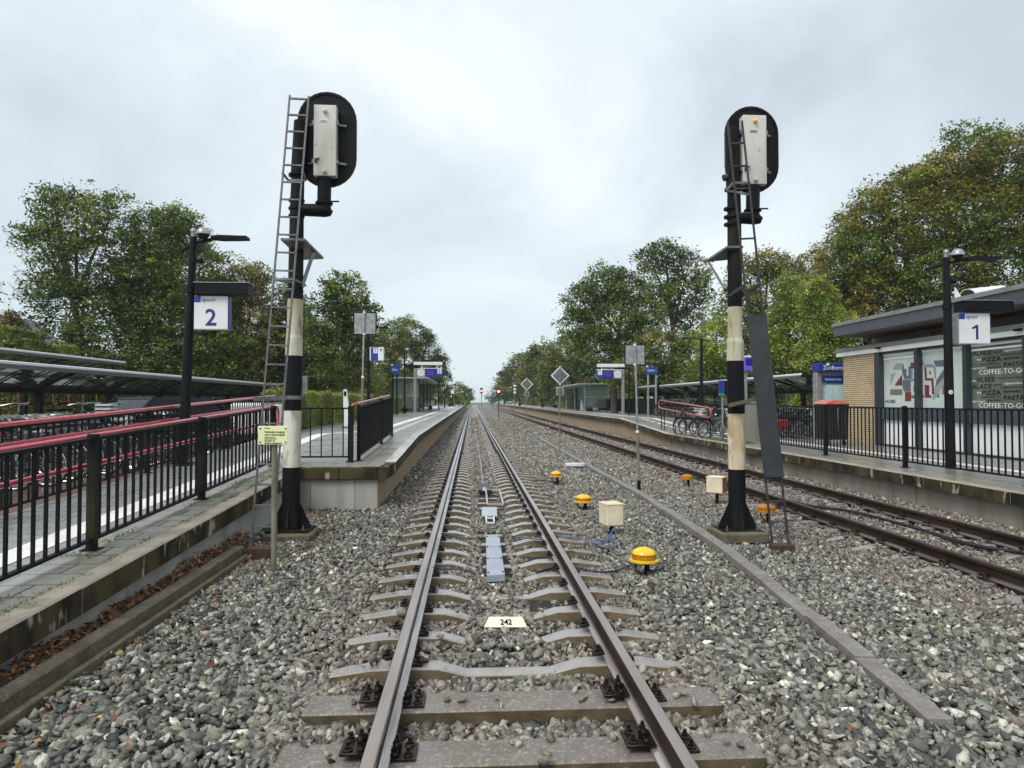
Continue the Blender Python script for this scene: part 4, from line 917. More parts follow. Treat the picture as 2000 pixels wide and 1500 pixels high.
# ------------------------------------------------------------ signs on posts seen from behind
def backsign(label, px, py0, py1, bx, by, Y, zb, coll, diamond=False, size=None, sub=None, name='track_sign', cat='sign', mfill='galv', group=None, tint=None):
    """square or diamond plate, seen from behind, on a tube post"""
    p0 = at(px, (py0 + py1) / 2, Y=Y); base = at(bx, by, Y=Y); s_ = Y / F
    t = thing(name, label, cat, (base.x, base.y, zb), group)
    top = at(px, py0 - (4 if not diamond else -2), Y=Y)
    hw = (py1 - py0) / 2 * s_
    if coll:
        cz = at(bx, coll, Y=Y).z; k = (cz - zb) / (top.z - zb); xm = base.x + (top.x - base.x) * k
        MB().tube([(base.x, Y, zb - .06), (base.x, Y, zb + .18)], .040, 12).build('post_foot', M['black'], t, True)
        MB().tube([(base.x, Y, zb + .18), (xm, Y, cz)], .036, 12).build('lower_post', M['postgrey'], t, True)
        b = MB(); b.tube([(xm, Y, cz), (xm, Y, cz + .05)], [.041, .030], 12); b.build('collar', M['signwhite'], t, True)
        MB().tube([(xm, Y, cz + .04), (top.x, Y, top.z)], .024, 12).build('upper_post', M['galvpale'], t, True)
    else: MB().tube([(base.x, Y, zb - .06), (top.x, Y, top.z)], .024, 10).build('post', M['postgrey'], t, True)
    yb = Y + .035
    if diamond:
        d = hw; b = MB(); b.prism([(p0.x, yb, p0.z - d), (p0.x + d, yb, p0.z), (p0.x, yb, p0.z + d), (p0.x - d, yb, p0.z)], (0, .012, 0)); b.build('plate_rim', M['signwhite'], t)
        d2 = d * .83; b = MB(); b.prism([(p0.x, yb - .006, p0.z - d2), (p0.x + d2, yb - .006, p0.z), (p0.x, yb - .006, p0.z + d2), (p0.x - d2, yb - .006, p0.z)], (0, .005, 0)); b.build('plate', M[tint or 'galv'], t)
    else:
        b = MB(); b.box((p0.x + .01, yb, p0.z), (hw * 2, .014, hw * 2), bev=.004); b.build('plate_rim', M['black'], t); b = MB(); b.box((p0.x + .01, yb - .009, p0.z), (hw * 1.80, .006, hw * 1.80)); b.build('plate', M['galvpale'], t)
    for dz in (hw * .93, -hw * .93): b = MB(); b.tube([(p0.x, Y, p0.z + dz - .02), (p0.x, Y, p0.z + dz + .02)], .035, 10); b.build('clamp', M['signwhite'], t, True)
    if sub:
        c = at(px, (sub[0] + sub[1]) / 2, Y=Y); h = (sub[1] - sub[0]) / 2 * s_
        b = MB(); b.box((c.x, yb, c.z), (h * 2, .012, h * 2), bev=.003); b.build('small_plate_rim', M['palegrey'], t); b = MB(); b.box((c.x, yb - .009, c.z), (h * 1.6, .006, h * 1.6)); b.build('small_plate', M['galv'], t)
    return t
backsign('square dark-rimmed plate seen from behind on a grey post on the ballast', 1240, 672, 714, 1248, 952, 15.2, -.24, 845)
backsign('square dark-rimmed plate seen from behind on a galvanised post behind the left platform railings', 711.5, 609, 654, 706, 812, 17.2, .68, 738)
backsign('nearer white-edged diamond plate seen from behind between the tracks', 1094, 715, 752, 1093, 890, 24.0, -.24, None, True, sub=(757, 772))
backsign('farther white-edged diamond plate seen from behind between the tracks', 1029, 738, 763, 1028, 846, 40.7, -.24, None, True, sub=(765, 774))
backsign('tiny blue white-edged diamond sign far down the line beside a red light', 964, 766, 775, 964, 804, 121, -.24, None, True, tint='signblue')
def stack_sign():
    Y = 54; base = at(1005, 830, Y=Y); t = thing('marker_board', 'post with three small white squares one above another between the tracks', 'marker', (base.x, Y, -.25)); s_ = Y / F
    MB().tube([(base.x, Y, -.3), (base.x, Y, at(1005, 748, Y=Y).z)], .045, 8).build('post', M['postgrey'], t, True)
    for py in (753.5, 760, 766.5): c = at(1005.3, py, Y=Y - .06); MB().box((c.x, c.y, c.z), (5.2 * s_, .02, 4.3 * s_)).build('white_panel', M['signwhite'], t)
    b = MB(); c = at(1005.3, 760, Y=Y - .03); b.box((c.x, c.y, c.z), (5.6 * s_, .02, 20 * s_)); b.build('back_panel', M['black'], t)
stack_sign()
# red signals in the distance
M['redlamp'] = mat('red_signal_lamp', (0.8, 0.02, 0.02), rough=.3, emit=(1.0, 0.05, 0.04), estr=9)
M['whitelamp'] = mat('bright_lamp_core', (0.9, 0.6, 0.6), rough=.3, emit=(1.0, 0.62, 0.6), estr=9)
def redsig(px, py0, py1, lampy, by, Y, label, hood=False, hw=None):
    base = at(px, by, Y=Y); s_ = Y / F; t = thing('distant_signal', label, 'railway signal', (base.x, Y, base.z))
    zt = at(px, py0, Y=Y).z; x = base.x
    MB().tube([(x, Y, base.z - .1), (x, Y, zt - .3)], .06 if Y < 150 else .13, 8).build('mast', M['postgrey'] if Y > 150 else M['rust'], t, True)
    hw = hw or 2.6 * s_; hh = (py1 - py0) / 2 * s_; zc = at(px, (py0 + py1) / 2, Y=Y).z
    b = MB(); b.prism([(a, Y - .2, z) for a, z in stadium(x - .0, zc, hw, max(hh, hw * 1.01), 0, 0)], (0, .08, 0)); b.build('backboard', M['black'], t)
    c = at(px, lampy, Y=Y - .24); MB().tube([(c.x, c.y, c.z), (c.x, c.y + .03, c.z)], hw * .62, 14).build('red_lamp', M['redlamp'], t); MB().tube([(c.x, c.y - .02, c.z), (c.x, c.y, c.z)], hw * .28, 12).build('lamp_core', M['whitelamp'], t)
redsig(940.3, 757, 769, 763.5, 793.5, 246, 'far railway signal with a red light on the left of the gap between the trees', hw=.48)
t = None
redsig(974, 759, 770, 764.5, 813, 85, 'railway signal with a bright red light in front of the right hand trees', hw=.25)

# ------------------------------------------------------------ yellow beacon housings and boxes
def mushroom(px, py_top, py_bot, by, wpx, Y, label, m='yellow', zb=-.23, cable=None):
    s_ = Y / F; base = at(px, by, Y=Y); r = wpx / 2 * s_; zt = at(px, py_top, Y=Y).z; zr_ = at(px, py_bot, Y=Y).z; dx = r * .2; h = zt - zr_
    t = thing('track_box', label, 'track box', (base.x + dx, Y, base.z), 'round lidded boxes beside the tracks'); x = base.x
    b = MB(); b.lathe((x, Y, zr_), [(r * .80, 0), (r * 1.02, h * .05), (r * 1.02, h * .17), (r * .9, h * .2)], 24); b.build('rim', M[m], t, True)
    b = MB(); b.lathe((x, Y, zr_ + h * .19), [(r * .86, 0), (r * .84, h * .40)], 24); b.build('ribbed_body', M['amber'], t)
    b = MB(); b.lathe((x, Y, zr_ + h * .57), [(r * .87, 0), (r * .86, h * .06), (r * .70, h * .22), (r * .42, h * .36), (r * .1, h * .42)], 24); b.build('lid', M[m], t, True)
    MB().tube([(x + dx, Y, base.z - .08), (x + dx, Y, zr_ + .01)], r * .20, 12).build('stand', M['black'], t, True)
    for sx in (-1, 1): MB().box((x + sx * r * 1.02, Y, zr_ + h * .12), (r * .18, .03, h * .14)).build('lug', M[m], t)
    b = MB(); b.tube([(x - r * .62, Y - .02, zr_ + .01), (x - r * .66, Y - .05, zr_ - .07), (x - r * .4, Y - .06, base.z + .02), (x, Y - .08, base.z - .01)], .011, 7); b.build('hose', M['rubber'], t, True)
    return t
mushroom(1258, 1068, 1097, 1119, 56, 7.66, 'bright yellow round-lidded box nearest the viewer, blue cable loop at its stand')
mushroom(1139.5, 965, 981, 993, 35, 12.3, 'yellow round-lidded box just behind the cream cable box')
mushroom(1086, 920, 931, 944, 25, 15.9, 'small yellow round-lidded box third in the row beside the straight track')
mushroom(1497, 984, 1000, 1016, 40, 11.05, 'orange stained round-lidded box seen behind the ladder with the dark plate', 'orange')
mushroom(1342, 926, 936, 948, 25, 15.8, 'orange stained round-lidded box next to the tan-sided cable box', 'orange')
def crate(px0, px1, py0, py1, by, Y, rz, label, mf, ms__, d=.30):
    s_ = Y / F; a, c = at(px0, py1, Y=Y), at(px1, py0, Y=Y); w_ = c.x - a.x; x = (a.x + c.x) / 2; h = c.z - a.z - .02
    base = at((px0 + px1) / 2, by, Y=Y); t = thing('cable_box', label, 'cable box', (x, Y, base.z), 'square cable boxes beside the tracks')
    zc = (a.z + c.z) / 2
    b = MB(); b.box((x, Y + .12, zc), (w_ * .78, d, h), rz=rz, bev=.016)
    o = b.build('housing', [M[mf], M[ms__]], t)
    if mf != ms__:
        for p in o.data.polygons:
            if abs(p.normal.x) > .6 and p.normal.x > 0: p.material_index = 1
    b = MB(); b.box((x, Y + .12, zc + h / 2 - .005), (w_ * .80, d + .012, .025), rz=rz, bev=.006); b.build('lid', M[mf], t)
    MB().tube([(x, Y + .10, base.z - .1), (x, Y + .10, a.z + .02)], .03, 10).build('stand', M['black'], t, True)
crate(1174, 1220, 983, 1029, 1046, 9.8, R(12), 'cream square cable box with blue cables coming out below', 'cream', 'cream')
crate(1384, 1424, 931, 965, 984, 13.0, R(-38), 'cable box with a cream front and a rusty tan side next to the banded mast', 'cream', 'tan')

def cables(label, pts, m, n=3, r=.006, name='cable'):
    t = thing(name, label, 'cable', pts[0])
    for k in range(n):
        q = []
        for i, p in enumerate(pts):
            j = Vector((rnd.uniform(-1, 1), rnd.uniform(-1, 1), rnd.uniform(0, 1))) * .022; q.append(Vector(p) + j * (.8 if r < .02 else 1))
        # smooth by subdividing with Catmull-Rom
        sm = []
        for i in range(len(q) - 1):
            p0, p1, p2, p3 = q[max(i - 1, 0)], q[i], q[i + 1], q[min(i + 2, len(q) - 1)]
            for u in (0, .25, .5, .75): sm.append(.5 * ((2 * p1) + (p2 - p0) * u + (2 * p0 - 5 * p1 + 4 * p2 - p3) * u * u + (3 * p1 - p0 - 3 * p2 + p3) * u ** 3))
        sm.append(q[-1]); MB().tube(sm, r, 7).build('strand', M[m], t, True)
zz = -.165
def g(px, py, z=-.20): return tuple(at(px, py, z=z))
cables('light blue cables running from the cream cable box over a sleeper to the straight track', [g(1000, 1048, zz), g(1060, 1055, zz), g(1100, 1048, zz), g(1150, 1058, -.19), g(1175, 1062), g(1190, 1050, -.15), g(1200, 1034, -.05)], 'cable')
cables('coil of light blue cable lying on the ballast under the cream cable box', [g(1172, 1058), g(1190, 1052), g(1203, 1062), g(1198, 1072), g(1176, 1070), g(1168, 1062), g(1180, 1056), g(1202, 1058)], 'cable', 2, .008)
cables('dark blue cables strapped along a sleeper towards the nearest yellow box', [g(1045, 1120, zz - .02), g(1075, 1112, zz), g(1110, 1106, zz), g(1150, 1116, zz), g(1195, 1118, -.19), g(1235, 1104), g(1262, 1098), g(1292, 1104), g(1290, 1114), g(1266, 1118)], 'cabledark')
cables('dark cables crossing under the left running rail beside the blue grey cover', [g(840, 1108, zz), g(862, 1114, zz), g(900, 1112, zz), g(930, 1120, -.2), g(958, 1124, -.2), g(990, 1122, -.2)], 'cabledark', 2)
cables('blue cables strapped to a sleeper inside the left running rail', [g(858, 1044, zz), g(880, 1048, zz), g(905, 1052, zz), g(922, 1054, -.2)], 'cabledark', 3)
cables('blue cable loop by the small yellow box third in the row', [g(1040, 941), g(1060, 938), g(1085, 942), g(1098, 938)], 'cabledark', 2, .012)
cables('thin wire lying in the middle of the straight track', [g(945, 946), g(938, 900), g(932, 860), g(927, 830)], 'palegrey', 1, .012, 'wire')
cables('bundle of black hoses lying between the rusty rails', [g(1420, 950, -.27), g(1560, 985, -.24), g(1660, 1000, -.24), g(1780, 1032, -.24), g(1900, 1066, -.24), g(2000, 1082, -.24)], 'rubber', 3, .022, 'hose')
# number plate
Yp = at(987, 1224, z=-.19).y; a0, a1 = at(945, 1225, Y=Yp), at(1030, 1225, Y=Yp)
t = thing('number_plate', 'low cream trapezoid plate reading 242 standing between the rails', 'number plate', ((a0.x + a1.x) / 2, Yp, -.2))
tp0, tp1 = at(955, 1204.5, Y=Yp + .06), at(1020, 1204.5, Y=Yp + .06)
MB().prism([a0, a1, tp1, tp0], (0, .012, -.01)).build('plate', M['numplate'], t)
cu = text('242', .066, M['inkblack'], (0, 0, 0), 'U', None, 'digits', 'CENTER', .001, .001)
sl_ = math.atan2(tp0.z - a0.z, .06); cu.data.transform(Matrix.Translation(((a0.x + a1.x) / 2 + .005, Yp + .012, a0.z + .014)) @ Matrix.Rotation(sl_, 4, 'X') @ Matrix.Translation((0, 0, .003))); cu.parent = t; cu.data.transform(Matrix.Translation(-wloc(t)))
# covers and boxes between the rails
def slab(label, c4, h, m, name, cat, bolts=0):
    p = [Vector(q) for q in c4]; c = sum(p, Vector()) / 4; t = thing(name, label, cat, (c.x, c.y, c.z - h))
    MB().prism([q - Vector((0, 0, h)) for q in p], (0, 0, h)).build('cover', M[m], t)
    for k in range(bolts):
        u = k / (bolts - 1) * .9 + .05
        for v in (.08, .92):
            q = (p[0].lerp(p[3], u)).lerp(p[1].lerp(p[2], u), v); MB().lathe(q, [(.011, 0), (.011, .008), (.006, .010)], 8).build('bolt', M['black'], t)
    return t, p
zc = -.13
t, p = slab('long blue grey cover plate with bolts lying between the rails', [at(951, 1124, z=zc), at(986, 1122, z=zc), at(975, 1045, z=zc), at(949, 1045, z=zc)], .07, 'bluegrey', 'cover_plate', 'cover plate', 4)
for u in (.36, .66): q0, q1 = p[0].lerp(p[3], u), p[1].lerp(p[2], u); MB().bar(q0 + Vector((0, 0, .003)), q1 + Vector((0, 0, .0005)), .006, .002).build('joint', M['galv'], t)
t, p = slab('pale grey plate on a small bracket between the rails beyond the long cover', [at(941, 1007, z=zc), at(971, 1007, z=zc), at(970, 990, z=zc), at(941, 990, z=zc)], .02, 'palegrey', 'balise', 'track plate')
b = MB()
for px in (950, 965): q = at(px, 1020, z=-.17); q2 = at(px - 1, 1006, z=-.15); b.bar(q, q2, .02, .03)
b.bar(at(950, 1021, z=-.17), at(965, 1021, z=-.17), .02, .02); b.bar(at(949, 1012, z=-.16), at(966, 1012, z=-.16), .02, .02); b.build('bracket', M['silver'], t)
fr = [at(952, 985, z=-.15), at(983, 985, z=-.15), at(975, 957, z=-.15), at(949, 957, z=-.15)]
t = thing('open_frame', 'open white rectangular frame lying on the sleepers between the rails', 'frame', tuple(fr[0]))
for i in range(4): MB().bar(fr[i], fr[(i + 1) % 4], .028, .03).build('side', M['palegrey'], t)
q = at(968, 984, z=-.19); MB().box((q.x, q.y - .03, q.z + .01), (.33, .02, .08)).build('wooden_front', M['tan'], t)
t, p = slab('dark flat box at the far end of the white frame between the rails', [at(934, 957, z=-.14), at(960, 957, z=-.14), at(957, 944, z=-.14), at(936, 944, z=-.14)], .06, 'board', 'sensor_box', 'sensor box')
q = at(946, 955, z=-.10); MB().box((q.x, q.y - .02, q.z), (.07, .05, .06)).build('white_cap', M['signwhite'], t)
q = at(1123, 906, z=-.15); t = thing('marker_slab', 'white flat oval slab lying on the ballast next to the cable trough', 'slab', (q.x, q.y, -.2))
b = MB(); b.prism([(q.x + .29 * math.copysign(abs(math.cos(a)) ** .6, math.cos(a)), q.y + .20 * math.copysign(abs(math.sin(a)) ** .6, math.sin(a)), -.2) for a in [k * math.pi / 12 for k in range(24)]], (0, 0, .07)); b.build('slab', M['signwhite'], t)
q = at(1523, 955, z=-.20); o = MB().box((q.x, q.y, -.235), (.42, .26, .1), rz=R(8), bev=.01).build('cover_plate', M['sleeper']); tag(o, 'pale grey slab lying between the rusty rails behind the ladder', 'cover plate')
q = at(1402, 925, z=-.1); o = MB().box((q.x, q.y, -.20), (.36, .12, .14), rz=R(-8), bev=.01).build('rail_box', M['rust']); tag(o, 'dark rusty box on the near rusty rail behind the tan-sided cable box', 'box')
q = at(1202, 1491, z=-.22); o = MB().box((q.x, q.y, -.235), (.12, .05, .03), rz=R(12), bev=.006).build('crushed_can', M['red']); tag(o, 'crushed red and white drink packet lying by the nearest sleeper', 'litter')
# ------------------------------------------------------------ platform lamp posts with number signs
def dome_cam(t, c, r, s):
    b = MB(); b.lathe(c, [(r, -.01), (r, .0), (r * .92, r * .45), (r * .6, r * .85), (r * .1, r)], 18); b.build('camera_hood', M['galvpale'], t, True)
    b = MB(); b.lathe((c[0], c[1], c[2] - r * .75), [(r * .1, 0), (r * .55, r * .12), (r * .8, r * .45), (r * .84, r * .75)], 18); b.build('camera_dome', M['carglass'], t, True)
def lamp_head(t, a, bq, w, m='black'):
    a, bq = Vector(a), Vector(bq); b = MB(); d = bq - a
    b.prism([a + Vector((0, -w * .3, 0)), a + d * .25 + Vector((0, -w * .5, 0)), bq + Vector((0, -w * .35, 0)), bq + Vector((0, w * .35, 0)), a + d * .25 + Vector((0, w * .5, 0)), a + Vector((0, w * .3, 0))], (0, 0, .05)); b.build('lamp_head', M[m], t)
def spoor_pole(bx, by, tx, ty, Y, num, dpx, sgn, label):
    s = Y / F; base = at(bx, by, Y=Y); top = at(tx, ty, Y=Y); A = lambda x, y, dy=0: at(x, y, Y=Y + dy)
    t = thing('lamp_post', label, 'lamp post', (base.x, Y, base.z))
    def ax(py): k = (by - py) / (by - ty); return bx + (tx - bx) * k
    m0 = A(ax(600), 600); 
    MB().tube([base, m0, top], [.098, .075, .062], 18).build('pole', M['black'], t, True)
    b = MB(); b.lathe((base.x, Y, base.z), [(.20, 0), (.20, .02)], 18); b.build('base_plate', M['black'], t)
    for k in range(4): a = R(45 + 90 * k); b = MB(); b.lathe((base.x + .155 * math.cos(a), Y + .155 * math.sin(a), base.z + .02), [(.022, 0), (.022, .03), (.01, .05)], 6); b.build('anchor_bolt', M['galv'], t)
    b = MB(); b.lathe((top.x, Y, top.z), [(.045, -.02), (.045, .09), (.055, .11), (.045, .15), (.01, .17)], 14); b.build('finial', M['galvpale'], t, True)
    dome_cam(t, (top.x + .20, Y - .06, top.z + .045), .125, s); b = MB(); b.tube([(top.x, Y, top.z + .06), (top.x + .2, Y - .06, top.z + .07)], .02, 8); b.build('camera_arm', M['galvpale'], t, True)
    z0 = top.z - .12; p = [(top.x - .30, Y + .25, z0 - .09), (top.x - .12, Y + .1, z0 - .03), (top.x, Y, z0 + .0), (top.x + .2, Y - .02, z0 + .05), (top.x + .42, Y - .05, z0 + .085)]
    b = MB(); b.tube(p, .03, 10); b.build('lamp_arm', M['black'], t, True)
    lamp_head(t, (top.x + .36, Y - .05, z0 + .07), (top.x + 1.02, Y - .10, z0 + .06), .32)
    b = MB(); q = A(ax(502) + 10, ty + 45); b.box((q.x, Y, q.z), (.05, .04, .05)); b.lathe((q.x + .05, Y, q.z - .06), [(.05, 0), (.06, .05), (.03, .10)], 12); b.build('loudspeaker', M['black'], t, True)
    # display box
    dx0, dx1, dy0, dy1 = dpx; a, c = A(dx0, dy1), A(dx1, dy0); h = c.z - a.z
    b = MB(); b.box(((a.x + c.x) / 2 + .03, Y - .02, (a.z + c.z) / 2), (c.x - a.x - .06, .34, h), bev=.015); b.build('display_box', M['black'], t)
    b = MB(); b.lathe((A(ax(565), (dy0 + dy1) / 2).x, Y, (a.z + c.z) / 2 - .05), [(.09, 0), (.09, .10)], 16); b.build('clamp', M['black'], t, True)
    b = MB(); b.box(((a.x + c.x) / 2 + .03, Y - .02, c.z + .006), (c.x - a.x - .02, .36, .012)); b.build('box_lid', M['galvpale'], t)
    sx0, sx1, sy0, sy1 = sgn; a, c = A(sx0, sy1, -.10), A(sx1, sy0, -.10); wd, h = c.x - a.x, c.z - a.z
    o = MB(); o.box(((a.x + c.x) / 2, Y + .0, (a.z + c.z) / 2), (wd, .20, h), bev=.008); o = o.build('number_sign', [M['signwhite'], M['signblue'], M['galvpale']], t)
    for p_ in o.data.polygons:
        if p_.normal.x > .7: p_.material_index = 1
        if p_.normal.x < -.7: p_.material_index = 2
    yf = Y - .103
    b = MB(); b.box((a.x + wd * .10, yf, c.z - h * .10), (wd * .19, .003, h * .19)); b.build('blue_square', M['signblue'], t)
    text('spoor', h * .17, M['inkblue'], (a.x + wd * .23, yf, c.z - h * .17), parent=t)
    if num == '1': one(h * .48, (a.x + wd * .56, a.z + h * .14), yf, M['inkblue'], t)
    else: text(num, h * .70, M['inkblue'], (a.x + wd * .50, yf, a.z + h * .12), parent=t, bold=.006, align='CENTER')
    return t, A, top
spoor_pole(357, 905, 378, 463, 13.0, '2', (381, 490, 556, 578), (378, 446, 578, 643), 'black lamp post with white number two sign standing beside the left ramp')
t, A_, tp = spoor_pole(1857, 921, 1848, 503, 13.5, '1', (1866, 1967, 590, 609), (1873, 1934, 612, 671), 'black lamp post with white number one sign in front of the snack bar windows')
q = at(1858, 766, Y=13.38); b = MB(); b.tube([(q.x, 13.39, q.z), (q.x, 13.40, q.z)], .045, 18); b.build('sticker', M['signwhite'], t); text('H', .05, M['inkgreen'], (q.x - .018, 13.388, q.z - .018), parent=t)

def small_lamp(px, py0, by, Y, label, side=1, arm=28, r=.06, dome=False, disp=None, zb=None):
    s = Y / F; base = at(px, by, Y=Y); top = at(px, py0, Y=Y); t = thing('lamp_post', label, 'lamp post', (base.x, Y, base.z), 'lamp posts along the platforms')
    MB().tube([base, top], [r * 1.2, r * .8], 12).build('pole', M['black'], t, True)
    a = arm * s; b = MB(); b.tube([(top.x - side * a * .35, Y, top.z - .14), (top.x, Y, top.z - .05), (top.x + side * a * .4, Y, top.z + .02)], .03, 8); b.build('lamp_arm', M['black'], t, True)
    lamp_head(t, (top.x + side * a * .35, Y, top.z), (top.x + side * a, Y, top.z - .03), .3)
    b = MB(); b.lathe((base.x, Y, base.z), [(.14, 0), (.14, .02)], 12); b.build('base_plate', M['black'], t)
    if dome: dome_cam(t, (top.x + .22, Y - .05, top.z + .16), .15, s)
    if disp: a_, c_ = at(disp[0], disp[3], Y=Y), at(disp[1], disp[2], Y=Y); MB().box(((a_.x + c_.x) / 2, Y, (a_.z + c_.z) / 2), (c_.x - a_.x, .3, c_.z - a_.z), bev=.01).build('display_box', M['black'], t)
    return t, base
# left platform
t, bs = small_lamp(720, 640, 826, 29, 'black lamp post carrying the blue and white direction sign behind the left platform railings', 1, 38)
A = lambda x, y, dy=0: at(x, y, Y=29 + dy)
a, c = A(722, 704, -.15), A(749, 678, -.15); W_, H_ = c.x - a.x, c.z - a.z
MB().box(((a.x + c.x) / 2, 29, (a.z + c.z) / 2), (W_, .28, H_), bev=.01).build('sign_box', M['signwhite'], t)
MB().box((a.x + W_ * .34, 28.855, (a.z + c.z) / 2 - .01), (W_ * .52, .012, H_ * 1.0)).build('blue_panel', M['signblue'], t)
MB().box((a.x + W_ * .42, 28.845, c.z - H_ * .27), (W_ * .30, .008, H_ * .38)).build('white_square', M['signwhite'], t)
one(H_ * .26, (a.x + W_ * .43, c.z - H_ * .40), 28.838, M['inkblue'], t)
x_ = a.x + W_ * .82; b = MB(); b.bar((x_, 28.85, c.z - H_ * .32), (x_, 28.85, c.z - H_ * .10), .02, .01); b.bar((x_, 28.85, c.z - H_ * .09), (x_ - .05, 28.85, c.z - H_ * .20), .02, .01); b.bar((x_, 28.85, c.z - H_ * .09), (x_ + .05, 28.85, c.z - H_ * .20), .02, .01); b.build('arrow', M['inkblue'], t)
small_lamp(790, 688, 808, 50.8, 'black lamp post with white dome camera beside the left departures gantry', 1, 26, dome=True, disp=(792, 819, 713, 719))
small_lamp(868, 752, 797, 88, 'distant lamp post beyond the left platform shelter', 1, 16, disp=(870, 880, 757, 760))
small_lamp(905, 772, 789, 190, 'thin lamp post at the far end of the left platform', 1, 5, r=.1)
small_lamp(857, 745, 802, 70, 'slim dark post just beyond the left platform shelter', -1, 10)
for px, Y, lab in ((884, 110, 'distant post carrying a small white number sign on the left platform'),):
    t, bs = small_lamp(px, 757, 794, Y, lab, 1, 9); a, c = at(px - 3, 769, Y=Y - .1), at(px + 3, 762, Y=Y - .1); MB().box(((a.x + c.x) / 2, Y - .2, (a.z + c.z) / 2), (c.x - a.x, .2, c.z - a.z)).build('number_sign', M['signwhite'], t)
# right platform
small_lamp(1370, 661, 833, 33.6, 'black lamp post standing among weeds behind the coral handrail', -1, 40, r=.085)
small_lamp(1229, 719, 811, 48.5, 'black lamp post just beside the right departures gantry', -1, 30, disp=(1200, 1226, 718, 721))
small_lamp(1094, 742, 797, 95, 'dark lamp post half hidden behind the nearer diamond sign', -1, 14, r=.09)
small_lamp(1127, 733, 801, 74, 'distant lamp post rising behind the right platform shelter', -1, 16)
small_lamp(1057, 757, 792, 130, 'distant lamp post carrying a round white clock on an arm', -1, 18, r=.1)
c = at(1051, 757, Y=129.7); o = MB().tube([(c.x, 129.6, c.z), (c.x, 129.9, c.z)], .33, 18).build('clock', M['signwhite']); tag(o, 'small round white platform clock far away on the right platform', 'clock')

def gantry(Y, px_post, py_top, by, bx0, bx1, side, label, clock_px, num, beam=(709, 714), board=(721, 737), word=None, disp='display'):
    A = lambda x, y, dy=0: at(x, y, Y=Y + dy); base = A(px_post, by); t = thing('departures_gantry', label, 'departures board', (base.x, Y, base.z))
    s = Y / F; zt = A(px_post, beam[0]).z; zb = A(px_post, beam[1]).z
    MB().box((base.x, Y, (base.z + zb) / 2), (.20, .20, zb - base.z), bev=.02).build('post', M['galvpale'], t)
    MB().box((base.x, Y, base.z + .015), (.42, .42, .03)).build('base_plate', M['galvpale'], t)
    x0, x1 = A(bx0, 720).x, A(bx1, 720).x
    MB().box(((x0 + x1) / 2, Y, (zt + zb) / 2), (x1 - x0, .22, zt - zb), bev=.02).build('beam', M['silver'], t)
    b0, b1 = A(px_post, board[1]).z, A(px_post, board[0]).z; m0, m1 = (x0 + .25, x1) if side > 0 else (x0 - .05, x1 - .25)
    for xx in (m0 + .4, m1 - .4): MB().box((xx, Y, (zb + b1) / 2), (.06, .06, zb - b1 + .04)).build('hanger', M['silver'], t)
    MB().box(((m0 + m1) / 2, Y, b1 + .02), (m1 - m0, .40, .05)).build('board_lid', M['silver'], t)
    MB().box(((m0 + m1) / 2, Y, (b0 + b1) / 2), (m1 - m0, .34, b1 - b0), bev=.01).build('board_case', M['signblue'], t)
    h = b1 - b0; ck = m0 + h * .5 if side > 0 else m1 - h * .5
    MB().box((ck, Y - .175, (b0 + b1) / 2), (h, .01, h)).build('clock_panel', M['palegrey'], t)
    MB().tube([(ck, Y - .19, (b0 + b1) / 2), (ck, Y - .182, (b0 + b1) / 2)], h * .42, 20).build('clock_face', M['signwhite'], t)
    b = MB(); b.bar((ck, Y - .195, (b0 + b1) / 2), (ck + h * .26, Y - .195, (b0 + b1) / 2 + h * .16), .03, .01); b.bar((ck, Y - .195, (b0 + b1) / 2), (ck - h * .20, Y - .195, (b0 + b1) / 2 - h * .05), .035, .01); b.build('clock_hands', M['inkblack'], t)
    dc = (m0 + m1) / 2 + side * h * .12; dw = (m1 - m0 - h) * .62
    MB().box((dc, Y - .176, (b0 + b1) / 2), (dw, .008, h * .82)).build('display', M['display'], t)
    for k in range(3): MB().box((dc - dw * .08, Y - .183, (b0 + b1) / 2 + (k - 1) * h * .22), (dw * .7, .003, .035)).build('text_row', M['purple'], t)
    nx = m1 - h * .33 if side > 0 else m0 + h * .4
    MB().box((nx, Y - .178, (b0 + b1) / 2 + h * .18), (h * .5, .008, h * .55)).build('number_panel', M['signwhite'], t)
    if num == '1': one(h * .34, (nx, (b0 + b1) / 2 + h * .02), Y - .184, M['inkblue'], t)
    else: text(num, h * .45, M['inkblue'], (nx, Y - .184, (b0 + b1) / 2 + h * .03), parent=t, align='CENTER', bold=.006)
gantry(55, 810.5, 708, 806, 808, 864, 1, 'pale gantry with clock and blue departures board on the left platform', 822, '2', (707, 713), (720, 736))
gantry(50.4, 1217, 711, 809, 1166, 1220, -1, 'pale gantry with blue departures board and clock on the right platform', 1208, '1', (711, 717), (723, 739))
def near_gantry():
    Y = 26.5; A = lambda x, y, dy=0: at(x, y, Y=Y + dy); base = A(1455, 853); t = thing('departures_gantry', 'pale post with violet departures display between the signal mast and the dark plate', 'departures board', (base.x, Y, zr(Y)))
    MB().box((base.x, Y, (zr(Y) + A(1460, 697).z) / 2), (.17, .17, A(1460, 697).z - zr(Y)), bev=.02).build('post', M['galvpale'], t)
    a, c = A(1449, 724), A(1497, 698); MB().box(((a.x + c.x) / 2, Y - .1, (a.z + c.z) / 2), (c.x - a.x, .3, c.z - a.z), bev=.01).build('board_case', M['purple'], t)
    MB().box(((a.x + c.x) / 2, Y - .1, c.z + .02), (c.x - a.x, .34, .06)).build('board_lid', M['silver'], t)
    MB().box((a.x + .24, Y - .256, c.z - .20), (.36, .008, .28)).build('display', M['display'], t)
near_gantry()
